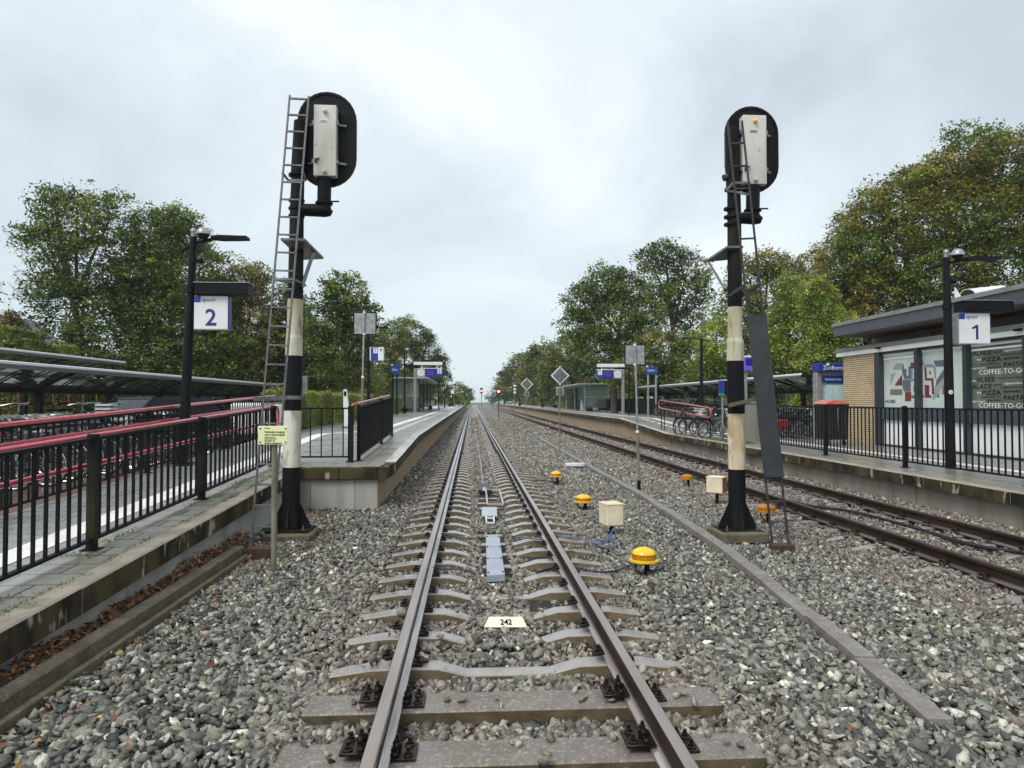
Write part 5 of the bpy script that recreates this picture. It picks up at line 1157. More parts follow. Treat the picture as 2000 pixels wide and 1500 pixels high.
def name_sign(Y, x0, x1, y0, y1, posts, by, label, pm, rz=0.0, fs=.2):
    A = lambda x, y: at(x, y, Y=Y); a, c = A(x0, y1), A(x1, y0); t = thing('station_name_sign', label, 'name sign', (a.x, Y, A(x0, by).z))
    cx_, cz = (a.x + c.x) / 2, (a.z + c.z) / 2; W_, H_ = c.x - a.x, c.z - a.z
    MB().box((cx_, Y, cz), (W_, .18, H_), rz=rz, bev=.01).build('board', M['signblue'], t)
    for px in posts: p = A(px, by); MB().box((p.x, Y + .02, (p.z + c.z) / 2), (.10, .10, c.z - p.z)).build('post', M[pm], t)
    text('Zuidhorn', H_ * .42, M['inkwhite'], (cx_ - W_ * .42, Y - .10, cz - H_ * .1), parent=t, sx=min(1.0, W_ * .8 / (H_ * .42 * 4.6)))
    MB().box((cx_ - W_ * .40, Y - .0, c.z + .03), (.12, .12, .1)).build('square_mark', M['signwhite'], t)
name_sign(43.6, 1262, 1284, 717, 731, (1266, 1281.5), 813, 'blue Zuidhorn name sign on two pale posts on the right platform', 'galvpale')
name_sign(46, 764, 781, 714, 731, (767, 775), 812, 'blue name sign on two black posts on the left platform', 'black')
# ticket reader and totems
def pillar(label, px, py0, py1, by, Y, w, m, name='info_pillar', taper=1.0):
    a = at(px, by, Y=Y); c = at(px, py0, Y=Y); t = thing(name, label, 'pillar', (a.x, Y, a.z)); h = c.z - a.z
    b = MB(); b.prism([(a.x - w / 2, Y - .09, a.z), (a.x + w / 2, Y - .09, a.z), (a.x - w / 2 + w * taper, Y - .09, c.z - .05), (a.x - w / 2 + w * taper * .5, Y - .09, c.z), (a.x - w / 2, Y - .09, c.z - .03)], (0, .16, 0)); b.build('body', M[m], t)
    MB().box((a.x, Y, a.z + .02), (w + .1, .3, .04)).build('base_plate', M['galv'], t)
    b = MB(); b.box((a.x - w / 2 + w * taper * .55, Y - .10, c.z - h * .12), (w * taper * .7, .012, h * .12)); b.build('screen', M['inkblack'], t)
pillar('white wedge-shaped pillar on the left platform behind the railings', 678.5, 760, 0, 835, 24.4, .26, 'signwhite', taper=.42)
pillar('small white wedge-shaped pillar in front of the right platform shelter', 1137, 778, 0, 802, 68, .32, 'signwhite', taper=.42)
def reader():
    Y = 23.6; b0 = at(1411.5, 862, Y=Y); zb = zr(Y); t = thing('check_in_post', 'blue-headed ticket reader with green lower edge on a thin grey post', 'ticket reader', (b0.x, Y, zb)); A = lambda x, y: at(x, y, Y=Y)
    MB().tube([(b0.x, Y, zb), (b0.x, Y, A(1410, 770).z)], .03, 10).build('post', M['galvpale'], t, True); MB().tube([(b0.x, Y, zb), (b0.x, Y, A(1410, 836).z)], .042, 10).build('post_foot', M['galv'], t, True)
    a, c = A(1404, 769), A(1415, 743); MB().box(((a.x + c.x) / 2, Y, (a.z + c.z) / 2), (c.x - a.x, .14, c.z - a.z), bev=.02).build('blue_side', M['signblue'], t)
    MB().box((c.x + .10, Y, (a.z + c.z) / 2), (.26, .14, c.z - a.z), bev=.02).build('screen_head', M['black'], t)
    MB().box((a.x + .09, Y - .005, a.z - .03), (.17, .15, .07), bev=.01).build('green_edge', mat('green_reader_edge', (.03, .33, .13), rough=.4), t)
reader()
# grey cabinet, waste container, information panel
Y = 22.3; a, c = at(1449.5, 866, Y=Y), at(1489, 788, Y=Y)
t = thing('cabinet', 'tall weathered grey cabinet standing at the low platform edge behind the mast', 'cabinet', (a.x, Y, zr(Y)))
MB().box(((a.x + c.x) / 2, Y + .2, (zr(Y) + c.z) / 2), (c.x - a.x, .5, c.z - zr(Y)), bev=.03).build('body', mat('streaked_grey_cabinet', (.27, .265, .245), (.16, .155, .14), 3, (1, 1, .15), lo=.35, hi=.7, rough=.7), t)
MB().box(((a.x + c.x) / 2, Y + .2, c.z + .02), (c.x - a.x + .05, .56, .05), bev=.01).build('cap', M['galvpale'], t)
Y = 20.9; a, c = at(1600, 856, Y=Y), at(1650, 789, Y=Y); zb = zr(Y)
t = thing('waste_container', 'black wheeled waste container with a red lid beside the yellow brick wall', 'container', ((a.x + c.x) / 2, Y, zb))
xm = (a.x + c.x) / 2 - .02; w_ = (c.x - a.x) * .86
b = MB(); b.add([(xm - w_ * .47, Y - .34, zb + .18), (xm + w_ * .47, Y - .34, zb + .18), (xm + w_ * .47, Y + .34, zb + .18), (xm - w_ * .47, Y + .34, zb + .18), (xm - w_ * .5, Y - .38, c.z), (xm + w_ * .5, Y - .38, c.z), (xm + w_ * .5, Y + .38, c.z), (xm - w_ * .5, Y + .38, c.z)], ((0, 3, 2, 1), (4, 5, 6, 7), (0, 1, 5, 4), (1, 2, 6, 5), (2, 3, 7, 6), (3, 0, 4, 7))); b.build('body', M['leather'], t)
b = MB(); b.prism([(xm - w_ * .53, Y - .42, c.z), (xm + w_ * .53, Y - .42, c.z), (xm + w_ * .50, Y - .42, c.z + .05), (xm - w_ * .1, Y - .42, c.z + .13), (xm - w_ * .5, Y - .42, c.z + .04)], (0, .84, 0)); b.build('lid', mat('faded_red_plastic', (.58, .10, .07), (.66, .22, .16), 3, rough=.35), t)
for sx in (-1, 1):
    MB().tube([(xm + sx * w_ * .36 - .02, Y - .25, zb + .09), (xm + sx * w_ * .36 + .02, Y - .25, zb + .09)], .09, 14).build('wheel', M['rubber'], t, True)
for sx in (-.32, .0, .3): MB().bar((xm + sx * w_, Y - .33, zb + .25), (xm + sx * w_ * 1.15, Y - .385, c.z - .02), .035, .03).build('rib', M['board'], t)
MB().tube([(xm - w_ * .02, Y - .42, c.z - .08), (xm - w_ * .02, Y - .36, zb + .3)], .012, 6).build('handle', M['galvpale'], t)
Y = 23.8; A = lambda x, y, dy=0: at(x, y, Y=Y + dy); zb = zr(Y)
t = thing('information_panel', 'blue-headed Zuidhorn travel information panel half hidden by the brick building', 'information panel', (A(1600, 770).x, Y, zb))
MB().box(((A(1594, 770).x + A(1605, 770).x) / 2, Y + .1, (zb + A(1620, 727).z) / 2), (A(1605, 770).x - A(1594, 770).x, .3, A(1620, 727).z - zb), bev=.02).build('side_column', M['galvpale'], t)
a, c = A(1605, 870), A(1690, 727); MB().box(((a.x + c.x) / 2, Y + .14, (zb + c.z) / 2), (c.x - a.x, .2, c.z - zb)).build('panel_body', M['palegrey'], t)
a, c = A(1596, 726, -.1), A(1690, 710, -.1); MB().box(((a.x + c.x) / 2, Y + .02, (a.z + c.z) / 2), (c.x - a.x, .44, c.z - a.z), bev=.01).build('header', M['signblue'], t)
MB().box((A(1599.5, 0).x, Y - .33, A(1620, 712.5).z), (.09, .02, .09)).build('square_mark', M['signwhite'], t)
text('Zuidhorn', .225 * 23.8 / 26, M['inkwhite'], tuple(A(1607.5, 722, -.225)), parent=t, sx=.92)
a, c = A(1607, 746.5, -.05), A(1690, 734, -.05); MB().box(((a.x + c.x) / 2, Y - .0, (a.z + c.z) / 2), (c.x - a.x, .12, c.z - a.z)).build('subheader', M['signblue'], t)
text('Reisinformatie', .115 * 23.8 / 26, M['inkwhite'], tuple(A(1611.5, 742.5, -.07)), parent=t, sx=.95)
a, c = A(1614, 800), A(1690, 748); b = MB(); b.box(((a.x + c.x) / 2, Y + .02, (a.z + c.z) / 2), (c.x - a.x, .06, c.z - a.z)); b.build('poster', mat('pale_cyan_poster', (.42, .60, .64), (.62, .74, .76), 5, (1, 1, .2), rough=.2), t)
a, c = A(1614, 751), A(1690, 748); MB().box(((a.x + c.x) / 2, Y - .015, (a.z + c.z) / 2), (c.x - a.x, .01, c.z - a.z)).build('poster_head', mat('teal_band', (.05, .35, .42), rough=.3), t)

# ------------------------------------------------------------ snack building
XF = 12.25; BZ = .33
W = lambda px, py, X=XF: at(px, py, X=X)
Yc = W(1648, 800).y; YS = 5.0
T = thing('snack_building', 'low snack bar with yellow brick corner, lettered windows and flat grey overhanging roof', 'building', (XF, 15, BZ))
ztop = W(1722, 687).z
yb1 = W(1712, 800).y
MB().box((XF + .5, (Yc + yb1) / 2, (BZ + ztop) / 2), (1.0, Yc - yb1, ztop - BZ)).build('brick_wall', M['brick'], T)
MB().box((XF + 4.2, (Yc + YS) / 2, (BZ + ztop) / 2), (7.4, Yc - YS - .05, ztop - BZ)).build('core_wall', M['soffit'], T)
zl0, zl1, zl2 = W(1646, 696, XF - .12).z, W(1646, 688, XF - .12).z, W(1646, 681, XF - .12).z
MB().box((XF + 4, (Yc + YS) / 2 + .1, (zl0 + zl1) / 2), (8.2, Yc - YS + .3, zl1 - zl0 - .002)).build('white_fascia', M['panelwhite'], T)
MB().box((XF + 4, (Yc + YS) / 2 + .1, (zl1 + zl2) / 2), (8.26, Yc - YS + .34, zl2 - zl1)).build('roof_edge', M['leadgrey'], T)
XR = XF - .55; u0, u1, u2 = at(1628, 658, X=XR), at(1628, 639, X=XR), at(1628, 632.5, X=XR)
MB().box((XR + 4.5, (u0.y + YS) / 2, (u0.z + u1.z) / 2), (9, u0.y - YS, u1.z - u0.z - .002)).build('upper_roof', M['slate'], T)
MB().box((XR + 4.5, (u0.y + YS) / 2, (u1.z + u2.z) / 2), (9.08, u0.y - YS + .08, u2.z - u1.z)).build('roof_edge', M['leadgrey'], T)
MB().box((XR + 4.5, (u0.y + YS) / 2, u0.z - .012), (8.9, u0.y - YS - .1, .02)).build('soffit', M['soffit'], T)
yr = at(1704, 665, X=XF + .8).y
MB().box((XF + 4.2, (yr + YS) / 2, (zl2 + u0.z) / 2), (6.8, yr - YS, u0.z - zl2 - .03)).build('recessed_wall', M['soffit'], T)
for px in (1690, 1824): q = at(px, 668, X=XF + .35); MB().tube([(q.x, q.y, zl2), (q.x, q.y, zl2 + .14), (q.x, q.y, zl2 + .16)], [.03, .03, .085], 10).build('roof_vent', M['black'], T, True)
for px in (1712, 1985): q = at(px, 682 if px < 1800 else 646, X=XF - .2); MB().box((XF - .17, q.y, zl0 + (zl1 - zl0) * .85), (.10, .16, .05)).build('small_light', M['black'], T)
# windows
zs1, zs0 = W(1722, 797).z, W(1722, 819).z; zw1 = W(1722, 691).z; zp0 = W(1722, 867).z
MB().box((XF + .10, (yb1 + YS) / 2, (zs0 + zs1) / 2 - .0), (.22, yb1 - YS, zs1 - zs0)).build('sill_band', M['slate'], T)
MB().box((XF + .1, (yb1 + YS) / 2, (zw1 + ztop) / 2 + .01), (.2, yb1 - YS, ztop - zw1 + .06)).build('head_frame', M['frame'], T)
MB().box((XF + .12, (yb1 + YS) / 2, (BZ + zp0) / 2), (.2, yb1 - YS, zp0 - BZ)).build('plinth', M['frame'], T)
edges = [(1712, 1722), (1790, 1797), (1885, 1893), (2003, 2012)]
ys_ = [(W(a, 800).y, W(b_, 800).y) for a, b_ in edges] + [(12.6, 12.45), (9.6, 9.45)]
for ya, yb in ys_: MB().box((XF + .06, (ya + yb) / 2, (BZ + zw1) / 2 + .02), (.24, ya - yb, zw1 - BZ + .05)).build('mullion', M['frame'], T)
panes = []
for i, (m, lab) in enumerate((('frosted', 'frosted pane with the left half of the coloured block lettering'), ('frosted', 'frosted pane with the right half of the coloured block lettering'), ('darkglass', 'dark pane covered with menu words'), ('darkglass', None), ('frosted', None))):
    ya, yb = ys_[i][1], ys_[i + 1][0]
    o = MB().box((XF + .10, (ya + yb) / 2, (zs1 + zw1) / 2), (.02, ya - yb, zw1 - zs1)).build('window', M[m], T); panes.append(o)
    if lab: o['label'] = lab
    MB().box((XF + .075, (ya + yb) / 2, zw1 - .05), (.03, ya - yb - .02, .07)).build('blind_rail', M['panelwhite'], o)
    if m == 'darkglass' or i == 0: MB().box((XF + .08, (ya + yb) / 2, zw1 - .17), (.02, ya - yb - .02, .05)).build('blind_rail', M['panelwhite'], o)
    MB().box((XF + .10, (ya + yb) / 2, (zp0 + zs0) / 2), (.05, ya - yb, zs0 - zp0 - .01)).build('white_panel', M['panelwhite'], T)
# coloured block lettering
cols = {'l': mat('film_light_grey', (.33, .36, .35), rough=.3), 's': mat('film_slate', (.12, .14, .17), rough=.3), 'm': mat('film_maroon', (.20, .035, .05), rough=.3), 'o': mat('film_olive', (.20, .18, .14), rough=.3), 'b': mat('film_blue_grey', (.25, .28, .34), rough=.3)}
PG = [('l', [(330, 400), (430, 400), (385, 480), (290, 480)], 0), ('s', [(430, 400), (437, 470), (470, 470), (470, 560), (495, 560), (495, 435), (525, 432), (525, 600), (440, 600), (420, 540), (405, 470)], 0),
 ('l', [(260, 540), (330, 520), (260, 680)], 0), ('m', [(410, 540), (415, 685), (315, 685)], 0), ('o', [(258, 735), (415, 735), (415, 810), (258, 810)], 0), ('s', [(420, 608), (525, 608), (525, 765), (440, 765), (420, 720)], 0),
 ('m', [(450, 770), (530, 770), (530, 890), (450, 890)], 0), ('m', [(520, 388), (590, 386), (590, 598), (580, 598), (580, 465), (527, 465)], 0), ('b', [(527, 470), (550, 470), (550, 600), (590, 602), (590, 630), (527, 635)], 0), ('o', [(560, 685), (590, 685), (590, 765), (560, 765)], 0), ('s', [(533, 815), (590, 815), (590, 850), (533, 850)], 0),
 ('s', [(665, 375), (690, 375), (690, 412), (665, 452)], 1), ('b', [(695, 415), (815, 408), (848, 445), (856, 600), (835, 600), (822, 450), (732, 450), (712, 428)], 1), ('s', [(820, 365), (975, 350), (975, 438), (852, 440)], 1), ('m', [(700, 430), (728, 460), (735, 590), (820, 592), (830, 800), (802, 800), (792, 622), (712, 620)], 1),
 ('m', [(765, 500), (785, 500), (785, 540), (765, 540)], 1), ('m', [(705, 680), (765, 680), (765, 805), (795, 820), (795, 845), (712, 845)], 1), ('s', [(862, 612), (950, 480), (975, 470), (975, 556), (840, 715)], 1), ('l', [(832, 722), (975, 562), (975, 650), (832, 870), (802, 870)], 1), ('o', [(940, 690), (975, 650), (1060, 640), (1060, 800), (930, 800)], 1), ('s', [(672, 810), (702, 810), (702, 845), (672, 845)], 1), ('s', [(862, 840), (890, 775), (895, 845)], 1)]
for k, (c_, pg, pi) in enumerate(PG):
    pts_ = [W(1700 + x / 6.667, 650 + y / 6.667, XF + .086 - (k % 4) * .0006) for x, y in pg]
    MB().prism(pts_, (.002, 0, 0)).build('film_shape', cols[c_], panes[pi])
def wtext(s_, zx, zy, cap, m, wpx, pane=2, bold=.0):
    o = W(1700 + zx / 6.667, 650 + zy / 6.667, XF + .084); e = W(1700 + (zx + wpx) / 6.667, 650 + zy / 6.667, XF + .084); size = cap / 6.667 * o.y / F / .70
    cu = text(s_, size, M[m], (0, 0, 0), 'W', None, 'lettering', bold=bold); ex = max(-v.co.y for v in cu.data.vertices)
    cu.data.transform(Matrix.Diagonal((1, (o.y - e.y) / ex, 1, 1))); cu.data.transform(Matrix.Translation(o - wloc(panes[pane]))); cu.parent = panes[pane]
wtext('HOBE', 190, 915, 45, 'inkblack', 135, 0, .0)
for y0_ in (0, 428):
    for s_, zx, zy, cap, m, wp in (('SALADE', 1292, 305, 62, 'inkblack', 290), ('PIZZA', 1450, 380, 62, 'inkblack', 250), ('PASTA', 1732, 443, 58, 'inkblack', 275), ('COFFEE-TO-GO', 1412, 548, 66, 'inkwhite', 625), ('cappuccino', 1732, 245, 34, 'inkwhite', 250), ('spareribs', 1730, 348, 34, 'inkblack', 220), ('espresso', 1308, 478, 30, 'inkwhite', 190), ('te', 1385, 365, 34, 'inkwhite', 60)):
        wtext(s_, zx, zy + y0_, cap, m, wp, 2)
    wtext('VLEES', 1386, 640, 62, 'inkblack', 230, 2) if y0_ == 0 else None
    wtext('vis', 1315, 640, 34, 'inkwhite', 55, 2) if y0_ == 0 else None
    for (zx, zy, s_, wp) in ((1600, 262, 'espresso', 110), (1690, 295, 'cappuccino', 280), (1430, 420, 'spareribs', 190), (1640, 415, 'te', 40), (1520, 460, 'espresso', 190), (1640, 600, 'spareribs', 330)):
        wtext(s_, zx, zy + y0_ * .99, 26, 'frame', wp, 2, .0)
# ventilation pipe on the roof
q0, q1 = at(1890, 575, Y=17.2), at(1955, 567, Y=18.6)
t = thing('roof_duct', 'fat silver ventilation pipe lying on the snack bar roof', 'duct', (q0.x, q0.y, u2.z))
q0.z -= .05; q1.z -= .05; MB().tube([q0, q1], .19, 20).build('pipe', M['silver'], t, True); 
for k in (.35, .7): m_ = q0.lerp(q1, k); MB().tube([m_, m_ + (q1 - q0) * .04], .20, 20).build('band', M['signwhite'], t, True)
MB().tube([q0 + (q0 - q1) * .005, q0 + (q1 - q0) * .02], .175, 20).build('opening', M['rubber'], t)
a = at(1866, 561, Y=17.1); c = at(1884, 582, Y=17.1); MB().prism([(a.x, 17.1, a.z), (c.x, 17.1, c.z - .1), (a.x, 17.1, c.z - .1)], (0, .04, 0)).build('end_plate', M['signwhite'], t)

# ------------------------------------------------------------ glass roofed shelters
def canopy(label, xf, zf_, xb, zb_, y0, y1, step, ground, group, sub=4, posts=True, mirror=1):
    """curved glass canopy: front edge (xf, zf_) high, rear beam (xb, zb_) low; mirror handled by the signs of x"""
    t = thing('bicycle_shelter', label, 'shelter', (xb, y0, ground), group)
    def arc(k, off=0): x = xf + (xb - xf) * k; z = zf_ + off + (zb_ - zf_) * (k ** 1.9); return (x, z)
    n = 7; b = MB()
    for i in range(n):
        (xa, za), (xc, zc_) = arc(i / n, .02), arc((i + 1) / n, .02)
        b.quad((xa, y0, za), (xc, y0, zc_), (xc, y1, zc_), (xa, y1, za))
    b.build('glass_roof', M['glass'], t)
    MB().box((xf, (y0 + y1) / 2, zf_), (.09, y1 - y0, .085), bev=.02).build('edge_profile', M['silver'], t)
    MB().box((xf - mirror * .05, (y0 + y1) / 2, zf_ - .085), (.05, y1 - y0, .09)).build('edge_gutter', mat('dull_gutter', (.12, .10, .10), rough=.5), t)
    MB().box((xb, (y0 + y1) / 2, zb_ - .05), (.12, y1 - y0, .13)).build('rear_beam', M['black'], t)
    MB().box((xb + mirror * .07, (y0 + y1) / 2, zb_ - .13), (.02, y1 - y0, .018)).build('drip_edge', M['galv'], t)
    y = y0 + .02; i = 0
    while y <= y1:
        th = .09 if i % sub == 0 else .028
        b = MB()
        for k in range(n):
            (xa, za), (xc, zc_) = arc(k / n), arc((k + 1) / n); b.bar((xa, y, za - th * .5), (xc, y, zc_ - th * .5), .07 if th > .05 else .03, th)
        b.build('arch_rib' if th > .05 else 'glazing_bar', M['black'], t)
        if i % sub == 0 and posts: MB().box((xb, y, (ground + zb_) / 2 - .03), (.17, .17, zb_ - ground), bev=.01).build('post', M['black'], t)
        y += step / sub; i += 1
    return t
canopy('long curved glass bicycle shelter behind the left ramp, nearer of the two', -10.55, 2.55, -11.9, 2.03, 8.5, 37.6, 3.6, .345, 'bicycle shelters', mirror=-1)
canopy('second taller bicycle shelter behind the first one on the left', -15.25, 3.36, -17.2, 2.75, 12, 30.8, 3.8, .345, 'bicycle shelters', mirror=-1)
canopy('curved glass bicycle shelter behind the coral handrail on the right', 12.15, 2.70, 14.0, 2.15, 25.4, 45, 3.6, .33, 'bicycle shelters', mirror=1)
canopy('farther curved glass bicycle shelter beyond the right name sign', 12.15, 2.72, 14.0, 2.2, 46.2, 60, 3.4, .5, 'bicycle shelters', mirror=1)
def wait_shelter(label, x0, x1, y0, y1, zb, zt, over, glassm='shelterglass', side=1):
    t = thing('platform_shelter', label, 'shelter', ((x0 + x1) / 2, y0, zb))
    MB().box(((x0 + x1) / 2 + side * over / 2, (y0 + y1) / 2, zt), (x1 - x0 + over, y1 - y0 + .5, .14), bev=.03).build('roof', M['galvpale'], t)
    for xx in (x0, x1):
        for k in range(4): MB().box((xx, y0 + (y1 - y0) * k / 3, (zb + zt) / 2), (.07, .07, zt - zb)).build('post', M['galvpale'] if side < 0 else M['black'], t)
    MB().box(((x0 + x1) / 2, y0, (zb + zt) / 2 + .1), (x1 - x0, .02, zt - zb - .4)).build('end_pane', M[glassm], t); MB().box(((x0 + x1) / 2, y1, (zb + zt) / 2 + .1), (x1 - x0, .02, zt - zb - .4)).build('end_pane', M[glassm], t)
    xb = x0 if side > 0 else x1
    for k in range(3): MB().box((xb, y0 + (y1 - y0) * (k + .5) / 3, (zb + zt) / 2 + .1), (.02, (y1 - y0) / 3 - .1, zt - zb - .4)).build('rear_pane', M[glassm], t)
    MB().box(((x0 + x1) / 2, y0 - .012, zb + 1.35), (x1 - x0, .02, .05)).build('cross_rail', M['galvpale'], t)
wait_shelter('glass waiting shelter with a thick pale roof on the left platform', -6.9, -4.65, 58, 74, .76, 3.6, .75)
wait_shelter('green tinted glass waiting shelter on the right platform', 9.9, 12.1, 62, 80, .73, 3.22, -.8 + 1.4, side=-1)
wait_shelter('small distant grey shelter near the far end of the left platform', -5.6, -4.2, 118, 126, .76, 3.3, .6)
def bench(label, x, y, z, rz=0, s=1.0):
    t = thing('bench', label, 'bench', (x, y, z)); m = 'galvpale'
    MB().box((x, y, z + .45), (.42, 1.8 * s, .05)).build('seat', M[m], t); MB().box((x + (.2 if rz else -.2), y, z + .72), (.04, 1.8 * s, .38)).build('backrest', M[m], t)
    for k in (-1, 1): MB().box((x, y + k * .7 * s, z + .22), (.35, .06, .44)).build('leg', M['black'], t)
bench('grey bench inside the left platform shelter', -6.2, 62, .76); bench('pale bench inside the right platform shelter', 11.4, 68, .73, 1)
bench('pale bench far away on the right platform', 11.6, 98, .73, 1); bench('bench beyond the shelter on the left platform', -4.8, 76, .76)
# ------------------------------------------------------------ bicycles
M['bikeblack'] = mat('black_bicycle_paint', (.014, .014, .016), rough=.3)
M['bikegrey'] = mat('grey_bicycle_paint', (.16, .17, .18), rough=.3, metal=.4)
M['bikered'] = mat('red_bicycle_paint', (.34, .03, .03), rough=.3)
M['bikegreen'] = mat('dark_green_bicycle_paint', (.02, .10, .07), rough=.3)
M['crate'] = mat('pale_plastic_crate', (.55, .55, .52), rough=.5)
M['tyre'] = mat('tyre_rubber', (.02, .02, .02), rough=.7)
def make_bike(kind, label):
    t = thing('bicycle', label, 'bicycle', (0, 0, 0), None); fm = M[kind]
    def wheel(x):
        b = MB(); r = .34; b.tube([(x + r * math.cos(a), 0, r + r * math.sin(a)) for a in [2 * math.pi * k / 28 for k in range(28)]], .019, 6, closed=True); o = b.build('wheel', M['tyre'], t, True)
        b = MB(); b.tube([(x + (r - .03) * math.cos(a), 0, r + (r - .03) * math.sin(a)) for a in [2 * math.pi * k / 24 for k in range(24)]], .010, 5, closed=True)
        for k in range(14): a = math.pi * k / 7; b.bar((x, (.02 if k % 2 else -.02), r), (x + (r - .03) * math.cos(a), 0, r + (r - .03) * math.sin(a)), .004)
        b.tube([(x, -.05, r), (x, .05, r)], .025, 8); b.build('rim', M['chrome'], o, True)
    wheel(0); wheel(1.08)
    b = MB(); bb, sd, hd = (.45, 0, .30), (.33, 0, .78), (.90, 0, .80)
    for p, q, r in ((bb, sd, .016), (bb, (.86, 0, .66), .018), ((.36, 0, .66), (.84, 0, .74), .015), ((.90, 0, .92), (.84, 0, .60), .018), ((0, .05, .34), (.36, .02, .66), .008), ((0, -.05, .34), (.36, -.02, .66), .008), ((0, .05, .34), bb, .009), ((0, -.05, .34), bb, .009)): b.tube([p, q], r, 7)
    b.tube([(.85, .05, .62), (.92, .055, .48), (1.08, .055, .34)], .011, 6); b.tube([(.85, -.05, .62), (.92, -.055, .48), (1.08, -.055, .34)], .011, 6); b.build('frame', fm, t, True)
    b = MB(); b.tube([(.33, 0, .76), (.29, 0, .93)], .013, 7); b.tube([(.90, 0, .90), (.91, 0, 1.04), (.95, 0, 1.08)], .012, 7)
    b.tube([(.66, -.30, 1.02), (.80, -.30, 1.05), (.95, -.20, 1.09), (.96, 0, 1.08), (.95, .20, 1.09), (.80, .30, 1.05), (.66, .30, 1.02)], .011, 7); b.build('handlebar', M['bikebar'], t, True)
    for s_ in (-1, 1): MB().tube([(.66, s_ * .30, 1.02), (.77, s_ * .30, 1.045)], .018, 7).build('grip', M['rubber'], t, True)
    b = MB(); b.add([(.12, -.10, .95), (.12, .10, .95), (.26, .085, .96), (.42, .025, .95), (.42, -.025, .95), (.26, -.085, .96), (.16, -.08, .89), (.16, .08, .89), (.40, .01, .91)], ((0, 1, 2, 5), (2, 3, 4, 5), (0, 6, 7, 1), (1, 7, 8, 3, 2), (0, 5, 4, 8, 6), (3, 8, 4), (6, 8, 7))); b.build('saddle', M['leather'], t)
    b = MB(); b.bar((-.30, 0, .74), (.28, 0, .74), .13, .015); b.bar((-.25, .06, .74), (0, .06, .36), .012); b.bar((-.25, -.06, .74), (0, -.06, .36), .012); b.build('luggage_rack', M['bikeblack'], t)
    for x0 in (0, 1.08):
        b = MB(); aa = [R(20 + 15 * k) for k in range(11)] if x0 == 0 else [R(30 + 13 * k) for k in range(9)]
        b.tube([(x0 + .375 * math.cos(a), 0, .34 + .375 * math.sin(a)) for a in aa], .022, 5); b.build('mudguard', fm if kind != 'bikegrey' else M['bikeblack'], t, True)
    b = MB(); b.tube([(1.02, 0, .84), (1.06, 0, .84)], [.035, .045], 10); b.build('front_light', M['chrome'], t, True)
    b = MB(); b.tube([(.45, -.04, .30), (.45, .04, .30)], .09, 12); b.bar((.45, .09, .30), (.53, .09, .15), .02); b.bar((.45, -.09, .30), (.37, -.09, .45), .02); b.box((.54, .13, .14), (.09, .08, .02)); b.box((.36, -.13, .46), (.09, .08, .02)); b.build('crank', M['galv'], t)
    return t
bk = [make_bike('bikeblack', 'x'), make_bike('bikegrey', 'x'), make_bike('bikegreen', 'x'), make_bike('bikered', 'x')]
b = MB(); 
for z in (.86, .95, 1.04): 
    for a, c in (((1.0, -.2), (1.32, -.2)), ((1.32, -.2), (1.32, .2)), ((1.32, .2), (1.0, .2)), ((1.0, .2), (1.0, -.2))): b.bar((*a, z), (*c, z), .02, .05)
b.box((1.16, 0, .80), (.32, .4, .02)); b.build('front_crate', M['crate'], bk[1])
nb = {'bikeblack': 0}
groupL = 'bicycles parked under the left shelters'; groupR = 'bicycles parked by the right shelters'
lab = {0: 'black upright bicycle parked in the dense rows %s', 1: 'grey bicycle with a pale front crate parked in the rows %s', 2: 'dark green bicycle parked among the black ones %s', 3: 'red framed bicycle parked among the black ones %s'}
used = set()
def put_bike(k, x, y, z, rz, where, grp, lean=.0):
    o = bk[k] if k not in used else copy_tree(bk[k]); used.add(k)
    o.location = (x, y, z); o.rotation_euler = (lean, 0, rz); o['label'] = lab[k] % where; o['group'] = grp; return o
def pick(): return rnd.choices((0, 1, 2, 3), (82, 7, 7, 4))[0]
y = 8.2
while y < 27:      # row nearest to the ramp, wheels towards the canopy
    put_bike(pick(), -7.05 + rnd.uniform(-.12, .12), y, .345, math.pi + rnd.uniform(-.12, .12), 'behind the left ramp', groupL, rnd.uniform(-.06, .06)); y += rnd.uniform(.40, .52)
y = 12.4
while y < 28:
    put_bike(pick(), -9.9 + rnd.uniform(-.1, .1), y, .345 + (.22 if rnd.random() < .5 else 0), rnd.uniform(-.1, .1) + (0 if rnd.random() < .5 else math.pi) * 0, 'behind the left ramp', groupL, rnd.uniform(-.06, .06)); y += rnd.uniform(.42, .6)
y = 24.4
while y < 44:
    put_bike(pick(), 11.6 + rnd.uniform(-.15, .15), y, zr(y), rnd.uniform(-.15, .15), 'by the right shelter', groupR, rnd.uniform(-.07, .07)); y += rnd.uniform(.45, .62)
y = 25
while y < 40:
    put_bike(pick(), 14.2, y, zr(y), rnd.uniform(-.15, .15) + math.pi, 'by the right shelter', groupR, rnd.uniform(-.07, .07)); y += rnd.uniform(.5, .75)
y = 45.5
while y < 58:
    put_bike(pick(), 12.6, y, zr(y), rnd.uniform(-.2, .2), 'by the right shelter', groupR, .04); y += rnd.uniform(.6, .8)
# bikes leaning behind the coral handrail
for (px, Y, k, rz) in ((1345, 27.5, 1, .5), (1363, 26.6, 0, -.3), (1398, 24.8, 0, .35), (1385, 25.6, 1, -.2)):
    p = at(px, 850, Y=Y); put_bike(k, p.x - .4, Y, zr(Y), rz, 'by the right shelter', groupR, .08)
